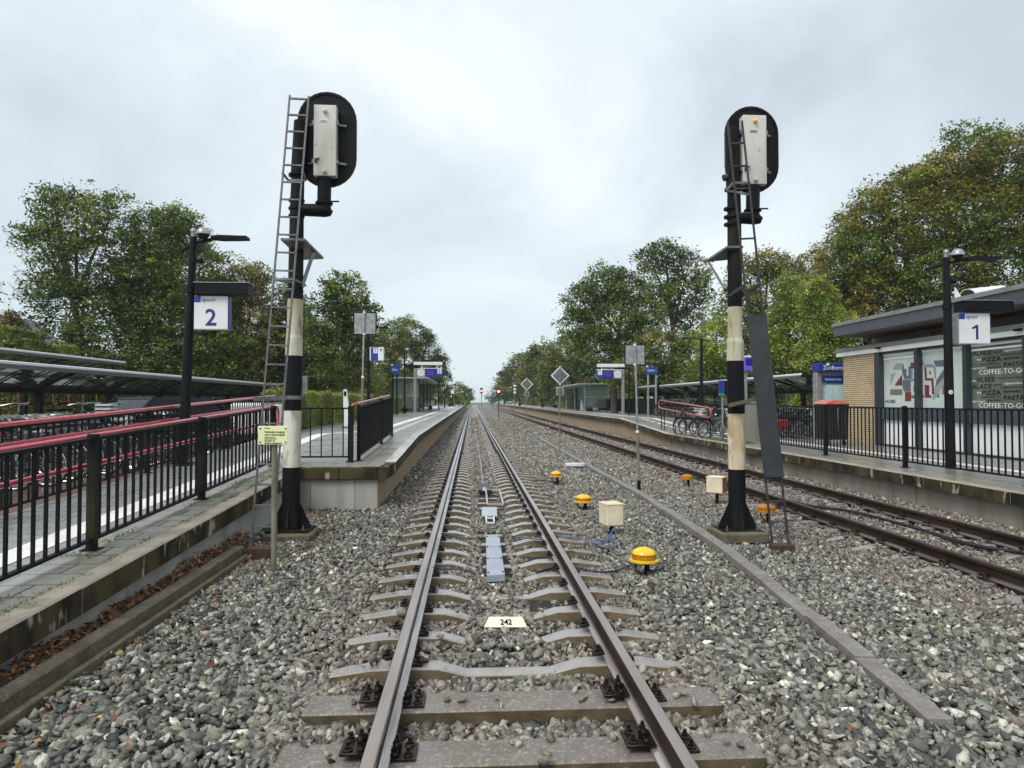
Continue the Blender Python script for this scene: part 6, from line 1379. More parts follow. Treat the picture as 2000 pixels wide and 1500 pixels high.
# two-tier rack with red hooks
def rack(label, x, y0, y1, z, step=.42):
    t = thing('bicycle_rack', label, 'rack', (x, y0, z - .8), None)
    for dz, dx in ((0, 0), (.45, -.55)): MB().box((x + dx, (y0 + y1) / 2, z + dz), (.07, y1 - y0, .07)).build('rail', M['black'], t)
    y = y0; k = 0
    while y < y1:
        dx, dz = ((0, 0), (-.55, .45))[k % 2]
        b = MB(); b.tube([(x + dx + .05, y, z + dz), (x + dx + .04, y, z + dz + .24), (x + dx + .0, y + .03, z + dz + .30), (x + dx - .02, y + .10, z + dz + .30), (x + dx - .02, y + .14, z + dz + .23)], .014, 6); b.build('hook', M['hookred'], t, True)
        b = MB(); b.box((x + dx + .12, y + .02, z + dz - .02), (.07, .14, .06), bev=.02); b.build('grip_block', M['hookred'], t); y += step; k += 1
    yy = y0
    while yy < y1: MB().box((x - .2, yy, z - .45), (.08, .08, .95)).build('leg', M['black'], t); yy += 3
rack('empty upper rack with a row of red hooks under the second left shelter', -13.4, 13.2, 25, 1.62)
# ------------------------------------------------------------ parked cars behind the left ramp
def car(label, x, y, z, rz, paint, L=4.3, Wd=1.75, H=1.5):
    t = thing('parked_car', label, 'car', (x, y, z)); t.rotation_euler = (0, 0, rz)
    def add(name, b, m, par=t, sm=False): me = b.mesh(name, M[m] if isinstance(m, str) else m, sm); o = bpy.data.objects.new(name, me); COL.objects.link(o); o.parent = par; return o
    pr = [(-L / 2, .30), (-L / 2 + .02, .72), (-L / 2 + .15, .86), (-L * .27, .92), (-L * .27, .28)]
    side = [(-L / 2, .35), (-L / 2, .78), (-L / 2 + .12, .92), (-L * .22, .98), (L * .42, 1.0), (L / 2 - .04, .92), (L / 2, .60), (L / 2 - .02, .32)]
    b = MB(); b.prism([(a, -Wd / 2, c) for a, c in side], (0, Wd, 0)); add('body', b, paint)
    cab = [(-L * .24, .97), (-L * .10, H - .03), (L * .02, H), (L * .34, H - .04), (L * .45, 1.0)]
    n = len(cab); w0, w1 = Wd / 2 - .04, Wd / 2 - .20; vs = [(a, -(w1 if c > 1.2 else w0), c) for a, c in cab] + [(a, (w1 if c > 1.2 else w0), c) for a, c in cab]
    b = MB(); b.add(vs, [tuple(range(n)), tuple(range(2 * n - 1, n - 1, -1))] + [(i, i + 1, n + i + 1, n + i) for i in range(n - 1)]); add('cabin_glass', b, 'carglass')
    b = MB(); b.add([(-L * .10, -w1, H - .02), (L * .34, -w1, H - .03), (L * .34, w1, H - .03), (-L * .10, w1, H - .02), (-L * .09, -w1 + .02, H + .03), (L * .33, -w1 + .02, H + .02), (L * .33, w1 - .02, H + .02), (-L * .09, w1 - .02, H + .03)], ((0, 3, 2, 1), (4, 5, 6, 7), (0, 1, 5, 4), (1, 2, 6, 5), (2, 3, 7, 6), (3, 0, 4, 7))); add('roof', b, paint)
    for s_ in (-1, 1):
        for p_, q_, w_ in (((-L * .23, s_ * w0, .99), (-L * .10, s_ * w1, H), .07), ((L * .12, s_ * w0, .99), (L * .12, s_ * w1, H), .09), ((L * .44, s_ * w0, 1.0), (L * .34, s_ * w1, H), .12)): b = MB(); b.bar(p_, q_, w_, .05); add('roof_pillar', b, paint)
        b = MB(); b.box((-L * .20, s_ * (Wd / 2 + .08), 1.0), (.10, .16, .12), bev=.02); add('mirror', b, 'black')
        for wx in (-L * .31, L * .29):
            b = MB(); b.tube([(wx, s_ * (Wd / 2 - .18), .32), (wx, s_ * (Wd / 2 + .01), .32)], .32, 20); o = add('wheel', b, 'tyre', t, True); b = MB(); b.tube([(wx, s_ * (Wd / 2), .32), (wx, s_ * (Wd / 2 + .02), .32)], .19, 14); add('rim', b, 'silver', o, True)
        b = MB(); b.box((L / 2 - .0, s_ * (Wd / 2 - .2), .80), (.05, .28, .20), bev=.01); add('tail_light', b, 'bikered'); b = MB(); b.box((-L / 2 + .02, s_ * (Wd / 2 - .22), .70), (.06, .30, .14), bev=.01); add('headlight', b, 'chrome')
    b = MB(); b.box((L / 2 + .01, 0, .62), (.02, .5, .11)); add('number_plate', b, 'numplate')
    return t
M['paintblue'] = mat('dark_blue_car_paint', (.008, .012, .03), rough=.3, spec=.3); M['paintwhite'] = mat('white_car_paint', (.78, .79, .8), rough=.3, coat=.4)
car('dark blue car behind the parked bicycles under the left shelter', -8.7, 18.6, .345, R(62), 'paintblue', H=1.42)
def van(x0, x1, Y):
    t = thing('parked_van', 'white box van standing behind the far end of the left ramp', 'van', ((x0 + x1) / 2, Y, .345)); W_ = x1 - x0; xm = (x0 + x1) / 2; z = .345
    MB().box((xm, Y + .8, z + .80), (W_, 1.6, 1.0), bev=.08).build('body', M['paintwhite'], t)
    MB().box((xm, Y - .01, z + .36), (W_ * .96, .06, .14), bev=.02).build('bumper', M['board'], t)
    for k in (-.5, 0, .5): MB().box((xm + k * W_ * .98, Y - .004, z + .84), (.014, .012, .86)).build('door_seam', M['palegrey'], t)
    for s_ in (-1, 1):
        MB().box((xm + s_ * W_ * .46, Y - .01, z + .72), (.07, .05, .30), bev=.01).build('tail_light', M['bikered'], t); MB().tube([(xm + s_ * W_ * .40 - .1, Y + .6, z + .28), (xm + s_ * W_ * .40 + .1, Y + .6, z + .28)], .28, 16).build('wheel', M['tyre'], t, True)
    MB().box((xm, Y - .01, z + .52), (.5, .03, .11)).build('number_plate', M['numplate'], t)
van(at(447, 800, Y=19.6).x, at(545, 800, Y=19.6).x, 19.6)
# ------------------------------------------------------------ a seated person in the right shelter
def seated(x, y, z, s=1.0):
    t = thing('person', 'person in a blue jacket sitting on the bench inside the right platform shelter', 'person', (x, y, z))
    me = bpy.data.meshes.new('body'); V = [(0, 0, .50), (0, .0, .75), (0, -.01, 1.0), (0, -.02, 1.08), (0, -.04, 1.22), (.10, 0, .50), (.12, -.42, .50), (.12, -.45, .10), (.12, -.58, .05), (-.10, 0, .50), (-.13, -.40, .50), (-.13, -.42, .10), (-.13, -.56, .05), (.19, -.01, .98), (.25, -.10, .74), (.16, -.30, .62), (-.19, -.01, .98), (-.25, -.10, .74), (-.14, -.30, .62)]
    E = [(0, 1), (1, 2), (2, 3), (3, 4), (0, 5), (5, 6), (6, 7), (7, 8), (0, 9), (9, 10), (10, 11), (11, 12), (2, 13), (13, 14), (14, 15), (2, 16), (16, 17), (17, 18)]
    Rr = [.15, .15, .14, .06, .10, .10, .075, .05, .045, .10, .075, .05, .045, .07, .05, .035, .07, .05, .035]
    me.from_pydata([Vector(v) for v in V], E, []); o = bpy.data.objects.new('body', me); COL.objects.link(o); o.parent = t; me.materials.append(M['inkblue'])
    sk = o.modifiers.new('skin', 'SKIN'); ss = o.modifiers.new('sub', 'SUBSURF'); ss.levels = 2; ss.render_levels = 2
    bpy.context.view_layer.update()
    if not me.skin_vertices: me.attributes  # created by the modifier
    try:
        for i, r in enumerate(Rr): me.skin_vertices[0].data[i].radius = (r, r * .85)
    except Exception:
        pass
    b = MB(); b.lathe((0, -.05, 1.20), [(.03, 0), (.075, .03), (.09, .10), (.085, .17), (.05, .23), (.01, .245)], 14); me2 = b.mesh('head', mat('skin', (.45, .28, .2), rough=.5), True); h = bpy.data.objects.new('head', me2); COL.objects.link(h); h.parent = t
    b = MB(); b.lathe((0, -.03, 1.31), [(.092, 0), (.098, .05), (.07, .12), (.01, .145)], 14); me3 = b.mesh('hair', M['bark'], True); h = bpy.data.objects.new('hair', me3); COL.objects.link(h); h.parent = t
    t.rotation_euler = (0, 0, R(-20)); return t
seated(at(1133, 790, Y=70).x, 70, .73)
o = MB().box((11.05, 24.9, .85), (.62, .36, .34), rz=.3, bev=.05).build('front_bag', M['bikered']); tag(o, 'red pannier bag on a bicycle seen through the railing beside the dark plate', 'bag')

# ------------------------------------------------------------ trees, hedges
G = {'dark': ((.045, .072, .020), (.065, .095, .024), (.032, .052, .015), (.09, .12, .03)),
     'mid': ((.085, .12, .026), (.115, .15, .032), (.06, .09, .022), (.15, .17, .04)),
     'autumn': ((.15, .135, .032), (.19, .165, .036), (.115, .125, .03), (.165, .115, .032), (.085, .11, .026)),
     'rust': ((.14, .09, .033), (.14, .11, .035), (.10, .10, .032), (.17, .12, .04)),
     'lime': ((.20, .25, .045), (.16, .21, .042), (.12, .165, .036), (.26, .28, .06)),
     'olive': ((.12, .14, .042), (.15, .155, .048), (.09, .112, .034), (.19, .16, .055)),
     'blue': ((.05, .085, .06), (.065, .105, .07), (.04, .066, .045))}  # far trees: distance haze put into the leaf colours
def crown_mesh(name, ell, pal, leaf, lai, pal2=None, mix=.25, clus=.42, seed=0, hole=.0):
    """ell: (centre, rx, ry, rz). Leaves are gathered in clumps through each ellipsoid's shell and inside."""
    g_ = np.random.default_rng(1000 + seed); P = []; Cc = []
    pa = np.array(pal) * np.array([1.22, 1.25, 1.08]); pb = np.array(pal2 if pal2 is not None else pal) * np.array([1.22, 1.25, 1.08])
    leaf0 = leaf
    for (c, rx, ry, rz) in ell:
        leaf = leaf0
        area = math.pi * rx * rz; leaf = leaf * .86; leaf_ = leaf * 1.12; n = int(area * lai * 2.1 / (leaf_ * leaf_ * .42)); per = 26
        nc = max(6, n // per)
        clus_ = clus * .8; u = g_.normal(0, 1, (nc, 3)); u /= np.linalg.norm(u, axis=1)[:, None]
        rad = g_.uniform(.30, 1, nc) ** .42
        lump = 1 + .16 * np.sin(u[:, 0] * 5 + seed) * np.sin(u[:, 2] * 6 + 1.3 * seed) + .10 * np.sin(u[:, 1] * 9 + u[:, 2] * 8 + seed) + g_.normal(0, .05, nc)
        cc = u * (rad * lump)[:, None] * np.array([rx, ry, rz]) + np.array(c)
        if hole: cc = cc[g_.uniform(0, 1, nc) > hole]; nc = len(cc)
        cr = clus_ * g_.uniform(.55, 1.35, nc)
        off = g_.normal(0, 1, (nc, per, 3)) * cr[:, None, None] * np.array([.62, .62, .34]); off[..., 2] -= .25 * (off[..., 0] ** 2 + off[..., 1] ** 2) / np.maximum(cr[:, None], .1)
        P.append((cc[:, None] + off).reshape(-1, 3))
        patch = np.sin(cc[:, 0] * .9 + seed * 1.7) * np.sin(cc[:, 2] * 1.1 + seed) + .6 * np.sin(cc[:, 1] * .8 + cc[:, 2] * .7)
        useb = (patch + g_.normal(0, .45, nc)) > (1 - 2 * mix) * .9
        base = np.where(useb[:, None], pb[g_.integers(0, len(pb), nc)], pa[g_.integers(0, len(pa), nc)]) * 1.5 * g_.uniform(.45, 1.4, (nc, 1))
        Cc.append((base[:, None] * g_.uniform(.72, 1.3, (nc, per, 1))).reshape(-1, 3))
    P = np.concatenate(P); Cc = np.concatenate(Cc); n = len(P)
    nrm = g_.normal(0, 1, (n, 3)); nrm[:, 2] = np.abs(nrm[:, 2]) + .55; nrm /= np.linalg.norm(nrm, axis=1)[:, None]
    a = g_.normal(0, 1, (n, 3)); a -= nrm * (a * nrm).sum(1)[:, None]; a /= np.linalg.norm(a, axis=1)[:, None]; bb = np.cross(nrm, a)
    s_ = (leaf * 1.12 * g_.uniform(.6, 1.25, n))[:, None]
    V = np.stack([P - a * s_ * .55, P + bb * s_ * .34 - nrm * s_ * .05, P + a * s_ * .55, P - bb * s_ * .34 - nrm * s_ * .05], 1).reshape(-1, 3)
    return npmesh(name, V, quads=np.arange(n * 4).reshape(-1, 4), material=M['leaf'], tint=Cc), P
NL = [0]
def tree(label, Y, basepx, blobs, pal, leaf=.16, lai=3.0, pal2=None, mix=.25, zb=.3, trunk=.25, group=None, name='tree', clus=.42, hole=0., depth=.8, limbs=True, multi=1):
    NL[0] += 1; s = Y / F; ell = []
    for bl_ in blobs:
        px, py, rx, ry = bl_[:4]; dy = bl_[4] if len(bl_) > 4 else 0
        c = at(px, py, Y=Y + dy); k = (Y + dy) / F; ell.append((tuple(c), rx * k, (rx + ry) / 2 * k * depth, ry * k))
    base = at(basepx, 800, Y=Y); t = thing(name, label, 'tree', (base.x, Y, zb), group)
    me, P = crown_mesh('crown', ell, G[pal], leaf, lai, G[pal2] if pal2 else None, mix, clus, NL[0], hole); link('crown', me, t)
    b = MB(); top = max(ell, key=lambda e: e[0][2]); cz = np.mean([e[0][2] for e in ell]); cx0 = np.mean([e[0][0] for e in ell])
    for mt in range(multi):
        bx = base.x + (mt - (multi - 1) / 2) * .5; fork = Vector(((bx + cx0) / 2, Y, zb + (cz - zb) * .55))
        b.tube([(bx, Y, zb - .1), (bx * .8 + fork.x * .2, Y, zb + (fork.z - zb) * .5), fork, Vector(top[0])], [trunk, trunk * .8, trunk * .65, trunk * .18], 10)
        if limbs:
            r2 = random.Random(NL[0] * 7 + mt)
            for (c, rx, ry, rz) in ell:
                st = fork.lerp(Vector(top[0]), r2.uniform(0, .5)); b.tube([st, (st + Vector(c)) / 2 + Vector((0, 0, .3)), Vector(c)], [trunk * .4, trunk * .28, trunk * .12], 7)
                for _ in range(9):
                    u = Vector((r2.gauss(0, 1), r2.gauss(0, .7), r2.gauss(.25, .8))).normalized(); e_ = Vector(c) + Vector((u.x * rx, u.y * ry, u.z * rz)) * r2.uniform(.7, .98)
                    m_ = Vector(c).lerp(e_, .5) + Vector((r2.gauss(0, .15), r2.gauss(0, .15), r2.uniform(0, .3))); b.tube([Vector(c).lerp(e_, .05), m_, e_], [trunk * .12, trunk * .075, trunk * .03], 5)
    b.build('trunk', M['bark'], t, True); return t
# left side
tree('tall dark tree with bare twigs reaching out on its left flank', 40, 160, [(150, 420, 70, 62), (215, 430, 55, 58), (105, 395, 42, 36), (110, 480, 60, 50), (175, 520, 85, 70), (60, 455, 36, 22), (85, 560, 46, 32), (150, 600, 100, 60), (250, 560, 60, 70), (230, 660, 90, 80)], 'dark', .17, 2.3, 'mid', .3, hole=.2, clus=.5, trunk=.3)
tree('broad green tree rising behind the number two lamp post', 41, 330, [(300, 470, 55, 62), (355, 465, 55, 60), (330, 430, 40, 30), (280, 540, 60, 70), (380, 540, 70, 80), (320, 610, 90, 80), (410, 600, 50, 70), (340, 700, 110, 90), (430, 690, 60, 90)], 'mid', .15, 2.6, 'dark', .3, clus=.42, trunk=.26)
tree('russet tinged tree between the number two lamp post and the taller signal', 42, 470, [(470, 560, 52, 52), (500, 540, 30, 28), (440, 590, 40, 60), (490, 640, 60, 80), (470, 730, 70, 80)], 'olive', .15, 2.7, 'rust', .4, trunk=.2)
tree('dark tree directly behind the taller signal mast', 44, 555, [(560, 610, 48, 60), (545, 680, 60, 80), (590, 700, 50, 80), (560, 760, 70, 60)], 'dark', .16, 2.8, 'olive', .3, trunk=.2)
tree('round topped dark tree behind the square plate on the left platform', 40, 680, [(680, 575, 42, 42), (655, 560, 26, 30), (640, 620, 50, 50), (700, 610, 38, 40), (670, 680, 60, 70), (720, 660, 30, 60)], 'dark', .17, 2.6, 'mid', .25, trunk=.22)
tree('brownish tree low behind the yellow hedge on the left platform', 50, 640, [(610, 690, 50, 60), (670, 700, 55, 60), (630, 760, 70, 60), (700, 770, 50, 60)], 'olive', .14, 3.0, 'rust', .35, trunk=.2)
tree('bushy olive tree above the blue and white direction sign', 64, 750, [(740, 700, 45, 60), (770, 660, 32, 42), (750, 760, 50, 50)], 'olive', .18, 3.0, 'mid', .35, trunk=.2)
tree('dark tree with jagged branches ending the left row', 78, 815, [(800, 650, 26, 36), (830, 690, 32, 42), (790, 700, 40, 55), (850, 720, 26, 30), (820, 740, 50, 40), (868, 700, 12, 10), (866, 735, 14, 14), (835, 660, 16, 20)], 'dark', .2, 2.6, 'autumn', .15, trunk=.22, clus=.5)
tree('dark tree behind the left platform shelter', 88, 800, [(800, 750, 60, 40), (850, 765, 30, 24), (770, 770, 60, 30)], 'dark', .22, 3.0, 'olive', .2, trunk=.2)
for i, (px, py, rx, ry, Y) in enumerate(((895, 768, 24, 22, 150), (912, 772, 12, 14, 210), (880, 775, 22, 16, 120))):
    tree(('pale green tree group far down the left side of the line', 'smallest farthest pale tree on the left of the line', 'distant tree just beyond the left platform lamps')[i], Y, px, [(px, py, rx, ry), (px + rx * .4, py + ry * .4, rx * .6, ry * .6)], 'blue' if i < 2 else 'olive', .45, 3.0, 'mid', .3, trunk=.3, limbs=False, clus=1.0)
tree('small reddish conifer at the far left edge behind the shelter', 40, 22, [(22, 640, 26, 24), (20, 620, 14, 14), (30, 660, 40, 20)], 'rust', .12, 3.0, 'dark', .4, name='tree', trunk=.15)
# right side
tree('large autumn tinted tree filling the right edge above the snack bar', 38, 1900, [(1900, 300, 70, 66), (1960, 320, 70, 80), (1850, 350, 70, 60), (1980, 420, 80, 90), (1900, 430, 90, 90), (1820, 440, 80, 80), (1950, 520, 90, 80), (1850, 540, 90, 70), (2050, 360, 70, 110)], 'mid', .17, 2.6, 'autumn', .6, trunk=.35, clus=.5)
tree('golden brown tree left of the large one above the snack bar roof', 40, 1750, [(1760, 390, 66, 62), (1700, 420, 56, 60), (1800, 350, 46, 40), (1680, 500, 60, 66), (1760, 500, 70, 70), (1720, 590, 80, 66), (1800, 600, 70, 60)], 'autumn', .17, 2.7, 'mid', .4, trunk=.3, clus=.5)
tree('tree with russet foliage standing above the brick corner', 42, 1660, [(1650, 460, 40, 44), (1640, 530, 54, 60), (1690, 560, 60, 60), (1650, 620, 66, 60), (1680, 690, 80, 50)], 'autumn', .17, 2.7, 'rust', .45, trunk=.25, clus=.45)
tree('bright yellow green tree just left of the snack bar roof', 36, 1610, [(1600, 620, 42, 60), (1620, 680, 46, 50), (1595, 570, 26, 40), (1640, 640, 40, 40), (1590, 700, 40, 36)], 'lime', .14, 3.0, 'olive', .3, trunk=.18)
tree('slim bright green tree beside the ladder with the dark plate', 38, 1540, [(1545, 580, 34, 44), (1540, 640, 46, 56), (1540, 700, 50, 40), (1500, 690, 30, 40)], 'lime', .14, 3.0, 'mid', .5, trunk=.18)
tree('olive tree behind the upper half of the signal with the dark plate', 46, 1490, [(1500, 520, 40, 38), (1460, 540, 40, 42), (1540, 540, 34, 40), (1440, 610, 50, 60), (1510, 610, 60, 60), (1480, 690, 80, 50)], 'olive', .18, 2.7, 'autumn', .35, trunk=.25, clus=.5)
tree('russet topped tree between the slim green one and the brick corner', 48, 1590, [(1590, 520, 40, 40), (1570, 580, 40, 50), (1620, 590, 40, 50)], 'autumn', .18, 2.7, 'olive', .4, trunk=.22, clus=.5)
tree('tall dark tree with open crown right of the gap in the sky', 62, 1310, [(1300, 500, 42, 34), (1345, 520, 42, 34), (1270, 510, 34, 30), (1330, 575, 50, 46), (1375, 560, 22, 40), (1290, 580, 46, 50), (1350, 640, 40, 50)], 'dark', .24, 2.3, 'mid', .3, hole=.1, trunk=.35, clus=.7)
tree('dense green round tree left of the tall open one', 55, 1200, [(1180, 560, 48, 46), (1225, 560, 42, 42), (1145, 590, 42, 46), (1130, 640, 40, 40), (1200, 630, 62, 56), (1260, 630, 44, 56), (1160, 690, 62, 50), (1240, 700, 60, 50)], 'mid', .21, 2.8, 'dark', .3, trunk=.3, clus=.6)
tree('olive tree low behind the right departures gantry', 52, 1300, [(1290, 690, 60, 50), (1350, 700, 46, 50), (1240, 730, 60, 36), (1320, 740, 70, 30)], 'olive', .18, 3.0, 'mid', .4, trunk=.2)
tree('yellow tinged tree behind the black lamp post with the left pointing lamp', 44, 1400, [(1400, 670, 44, 60), (1430, 720, 44, 40), (1380, 730, 50, 36)], 'mid', .16, 3.0, 'lime', .4, trunk=.2)
tree('dark tree behind the right platform shelter', 84, 1120, [(1110, 690, 40, 36), (1150, 720, 40, 40), (1080, 715, 34, 34), (1100, 745, 50, 36), (1160, 760, 50, 30)], 'dark', .3, 3.0, 'olive', .45, trunk=.3, clus=.9)
tree('autumn tinted tree in the receding right hand row', 105, 1060, [(1060, 692, 32, 26), (1040, 712, 34, 32), (1080, 720, 34, 36), (1050, 750, 44, 34)], 'dark', .36, 3.0, 'autumn', .35, trunk=.3, clus=1.0)
tree('dark rounded tree farther along the receding right hand row', 140, 1015, [(1015, 712, 26, 24), (1000, 735, 24, 26), (1030, 740, 30, 30), (1005, 762, 34, 24)], 'dark', .45, 3.0, 'olive', .35, trunk=.3, clus=1.2)
tree('haze-tinted tree near the end of the right hand row', 190, 985, [(985, 742, 16, 20), (978, 762, 18, 18), (1000, 768, 20, 16)], 'blue', .6, 3.0, 'dark', .4, trunk=.3, limbs=False, clus=1.5)
tree('smallest haze-tinted tree where the right hand row meets the line', 300, 960, [(958, 778, 14, 8), (972, 776, 12, 10)], 'blue', .9, 3.0, None, trunk=.3, limbs=False, clus=2.0)
tree('big tree standing beyond the right end of the snack bar roof', 34, 2200, [(2200, 330, 90, 90), (2280, 420, 90, 90), (2150, 460, 80, 90), (2250, 540, 110, 80)], 'mid', .17, 2.4, 'autumn', .4, trunk=.3, clus=.5)
tree('green tree standing beyond the far left edge of the shelters', 44, -150, [(-150, 500, 80, 80), (-90, 580, 80, 60), (-210, 600, 90, 70)], 'mid', .18, 2.4, 'dark', .4, trunk=.3, clus=.5)
# bare twigs on the left flank of the first tree
b = MB(); r3 = random.Random(5)
for (a, c) in (((95, 560), (30, 545)), ((60, 545), (25, 530)), ((80, 570), (40, 565)), ((60, 560), (28, 568)), ((120, 470), (40, 478)), ((90, 440), (60, 500))):
    p, q = at(*a, Y=39), at(*c, Y=39); m_ = p.lerp(q, .5) + Vector((0, 0, r3.uniform(-.2, .3))); b.tube([p, m_, q], [.035, .022, .008], 5)
    for _ in range(3): k = m_.lerp(q, r3.random()); b.tube([k, k + Vector((r3.uniform(-.6, -.2), 0, r3.uniform(-.4, .5)))], [.012, .004], 4)
par = [o for o in bpy.data.objects if o.get('label', '').startswith('tall dark tree with bare')][0]
b.build('bare_twigs', M['bark'], par)
def hedge(label, boxes, pal, leaf, pal2=None, mix=.3, name='hedge', lai=2.6, seed=0):
    """boxes: (x0,x1,y0,y1,z0,z1) clipped foliage blocks"""
    g_ = np.random.default_rng(300 + seed); P = []
    for (x0, x1, y0, y1, z0, z1) in boxes:
        dx, dy, dz = x1 - x0, y1 - y0, z1 - z0; A = 2 * (dx * dz + dy * dz) + dx * dy; n = int(A * lai / (leaf * leaf * .42))
        u = g_.uniform(0, 1, (n, 3)); f = g_.choice(5, n, p=np.array([dy * dz, dy * dz, dx * dz, dx * dz, dx * dy]) / A); d = np.abs(g_.normal(0, .06, n)) * (1)
        u[:, 0] = np.where(f == 0, d / dx, np.where(f == 1, 1 - d / dx, u[:, 0])); u[:, 1] = np.where(f == 2, d / dy, np.where(f == 3, 1 - d / dy, u[:, 1])); u[:, 2] = np.where(f == 4, 1 - d / dz, u[:, 2])
        p = u * np.array([dx, dy, dz]) + np.array([x0, y0, z0]); w_ = .05 * np.sin(p[:, 1] * 3 + p[:, 2] * 4) + .04 * np.sin(p[:, 0] * 5 + p[:, 2] * 3)
        p[:, 0] += w_; p[:, 2] += .05 * np.sin(p[:, 1] * 2.1 + p[:, 0] * 2) * (p[:, 2] > (z0 + dz * .6)) + g_.exponential(.03, n) * (f == 4); P.append(p)
    P = np.concatenate(P); n = len(P); pa = np.array(G[pal]); pb = np.array(G[pal2 or pal]); patch = np.sin(P[:, 1] * 1.3 + P[:, 0] * .9) + .7 * np.sin(P[:, 2] * 3 + P[:, 1] * .6) + g_.normal(0, .4, n)
    C = np.where((patch > (1 - 2 * mix))[:, None], pb[g_.integers(0, len(pb), n)], pa[g_.integers(0, len(pa), n)]) * 1.6 * g_.uniform(.6, 1.3, (n, 1))
    nrm = g_.normal(0, 1, (n, 3)); nrm /= np.linalg.norm(nrm, axis=1)[:, None]; a = np.cross(nrm, g_.normal(0, 1, (n, 3))); a /= np.linalg.norm(a, axis=1)[:, None]; bb = np.cross(nrm, a); s_ = (leaf * g_.uniform(.6, 1.3, n))[:, None]
    V = np.stack([P - a * s_ * .55, P + bb * s_ * .36, P + a * s_ * .55, P - bb * s_ * .36], 1).reshape(-1, 3)
    x0 = min(q[0] for q in boxes); y0 = min(q[2] for q in boxes); z0 = min(q[4] for q in boxes)
    t = thing(name, label, 'hedge', ((boxes[0][0] + boxes[0][1]) / 2, y0, z0)); link('foliage', npmesh('foliage', V, quads=np.arange(n * 4).reshape(-1, 4), material=M['leaf'], tint=C), t)
    b = MB()
    for (x0, x1, y0, y1, z0, z1) in boxes:
        k = y0 + .3
        while k < y1: b.tube([((x0 + x1) / 2, k, z0 - .05), ((x0 + x1) / 2 + .1, k + .1, z1 - .25)], [.04, .02], 6); k += max(.8, (y1 - y0) / 12)
    b.build('stems', M['bark'], t); return t
hedge('yellow green clipped hedge along the left platform behind the railings', [(-6.6, -5.85, 21.2, 44, .60, 1.95)], 'olive', .062, 'lime', .35, seed=1)
hedge('farther clipped hedge beside the left platform shelter', [(-6.8, -6.0, 46, 57, .7, 1.95), (-7.9, -7.1, 58, 90, .7, 1.9)], 'lime', .09, 'olive', .5, seed=2)
hedge('large leafy green mound behind the left bicycle shelters', [(-30, -19.5, 31, 35, .3, 4.3), (-26, -20.5, 31.5, 34, 4.0, 4.9)], 'mid', .15, 'lime', .15, seed=3, lai=2.2)
hedge('dark hedge behind the rack with red hooks', [(-25, -12.6, 27.5, 29, .3, 2.1), (-13.2, -12.4, 29, 38, .3, 2.0)], 'dark', .10, 'autumn', .25, seed=4, lai=2.4)
hedge('yellow green rounded hedge between the diamond signs and the right shelter', [(12.3, 14.5, 84, 100, .7, 2.9)], 'lime', .16, 'olive', .4, seed=5)
hedge('low green hedge along the far part of the right platform', [(12.6, 14.0, 100, 190, .7, 2.0)], 'olive', .22, 'mid', .4, seed=6, lai=1.8)
hedge('dark shrubs behind the right bicycle shelters', [(17.5, 19.5, 30, 62, .3, 3.0)], 'dark', .15, 'lime', .25, seed=7, lai=2.0)
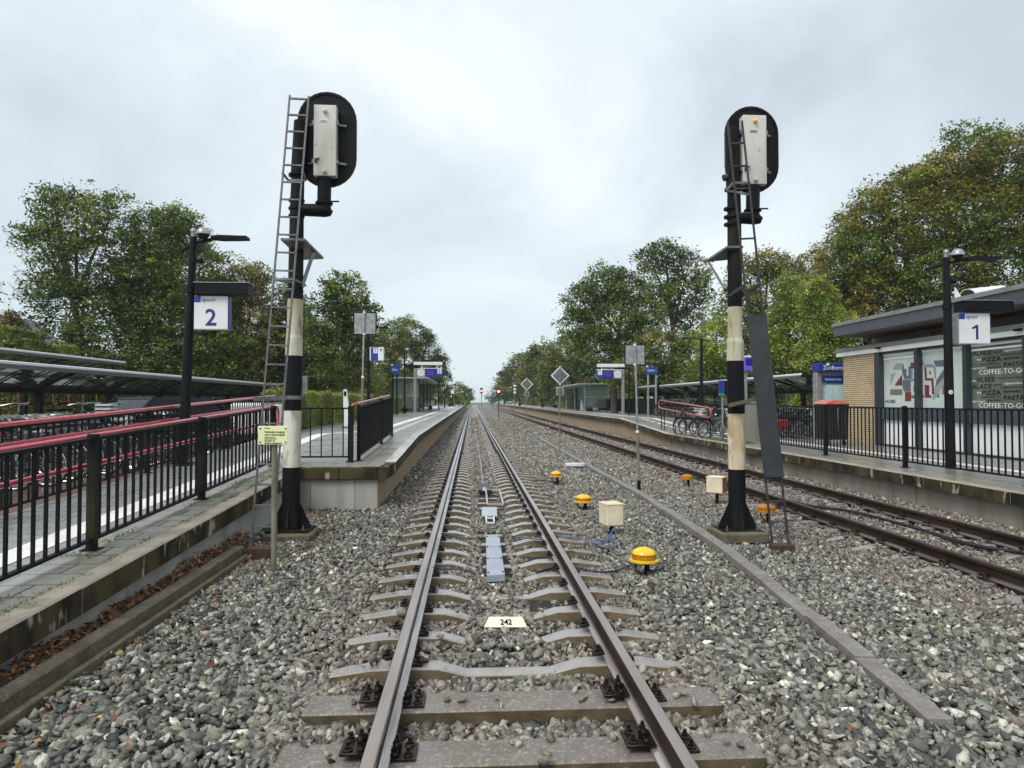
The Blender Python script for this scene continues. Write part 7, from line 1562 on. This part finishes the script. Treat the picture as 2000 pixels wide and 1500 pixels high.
def shrubs(label, rows, pal, pal2, leaf, seed):
    """rows: (x0,y0,x1,y1,height,count) of loose rounded bushes grown into one another"""
    r_ = random.Random(seed); ell = []
    for (x0, y0, x1, y1, h, n) in rows:
        for k in range(n):
            u = (k + r_.random()) / n; hh = h * r_.uniform(.6, 1.15); x, y = x0 + (x1 - x0) * u, y0 + (y1 - y0) * u
            ell.append(((x, y + r_.uniform(-.6, .6), .3 + hh * .5), hh * r_.uniform(.38, .55), hh * .4, hh * .52))
    t = thing('shrubbery', label, 'shrubs', (rows[0][0], rows[0][1], .3)); me, P = crown_mesh('foliage', ell, G[pal], leaf, 2.6, G[pal2], .35, .5, seed); link('foliage', me, t)
    b = MB()
    for (c, rx, ry, rz) in ell: b.tube([(c[0], c[1], .2), (c[0] + .2, c[1], c[2]), (c[0] + .1, c[1], c[2] + rz * .6)], [.06, .04, .02], 6)
    b.build('stems', M['bark'], t)
shrubs('loose dark shrubs growing together under the left row of trees', [(-34, 42, -9, 44, 5.2, 12), (-15, 56, -7.6, 60, 4.4, 4), (-13, 82, -7, 86, 4.6, 3)], 'dark', 'olive', .17, 41)
shrubs('loose olive shrubs growing together under the right row of trees', [(17, 50, 36, 48, 5.6, 9), (15.4, 68, 26, 70, 5, 5), (14.8, 108, 28, 112, 6.5, 4), (14.6, 200, 26, 206, 8, 3)], 'mid', 'olive', .2, 42)
# house roof corner
q = at(0, 690, Y=42); t = thing('house', 'dark pitched roof corner of a house at the far left edge', 'house', (q.x - 2, 42, .35))
a = at(-60, 620, Y=42); c = at(40, 680, Y=42)
MB().prism([(a.x - 4, 42, c.z), (c.x, 42, c.z), (a.x, 42, a.z + .5), (a.x - 4, 42, a.z + .5)], (0, 6, 0)).build('roof', M['slate'], t); MB().box((a.x - 2, 45, (c.z + .3) / 2), (6, 5.6, c.z - .3)).build('wall', M['wallbrown'], t)
# small grey plate behind the taller mast
q = at(590, 750, Y=21.5); t = thing('road_sign', 'rounded grey plate seen from behind, half hidden by the taller signal mast', 'sign', (q.x, 21.5, .7))
MB().tube([(q.x - .05, 21.5, .6), (q.x - .05, 21.5, q.z + .3)], .03, 10).build('post', M['galv'], t, True); MB().box((q.x - .02, 21.55, q.z), (.36, .03, .50), bev=.012).build('plate', M['galv'], t)
# ------------------------------------------------------------ damp air
hm = bpy.data.materials.new('damp_air'); hm.use_nodes = True; ht = hm.node_tree; ht.nodes.remove(ht.nodes['Principled BSDF'])
pv = N(ht, 'ShaderNodeVolumePrincipled'); pv.inputs['Color'].default_value = (.92, .96, 1.0, 1); pv.inputs['Density'].default_value = 0.0004; pv.inputs['Anisotropy'].default_value = .2
ht.links.new(pv.outputs[0], ht.nodes['Material Output'].inputs['Volume'])
o = MB().box((0, 425, 7.3), (1240, 990, 18.0)).build('haze', hm); tag(o, kind='stuff', label='thin damp haze in the air along the line', cat='haze')
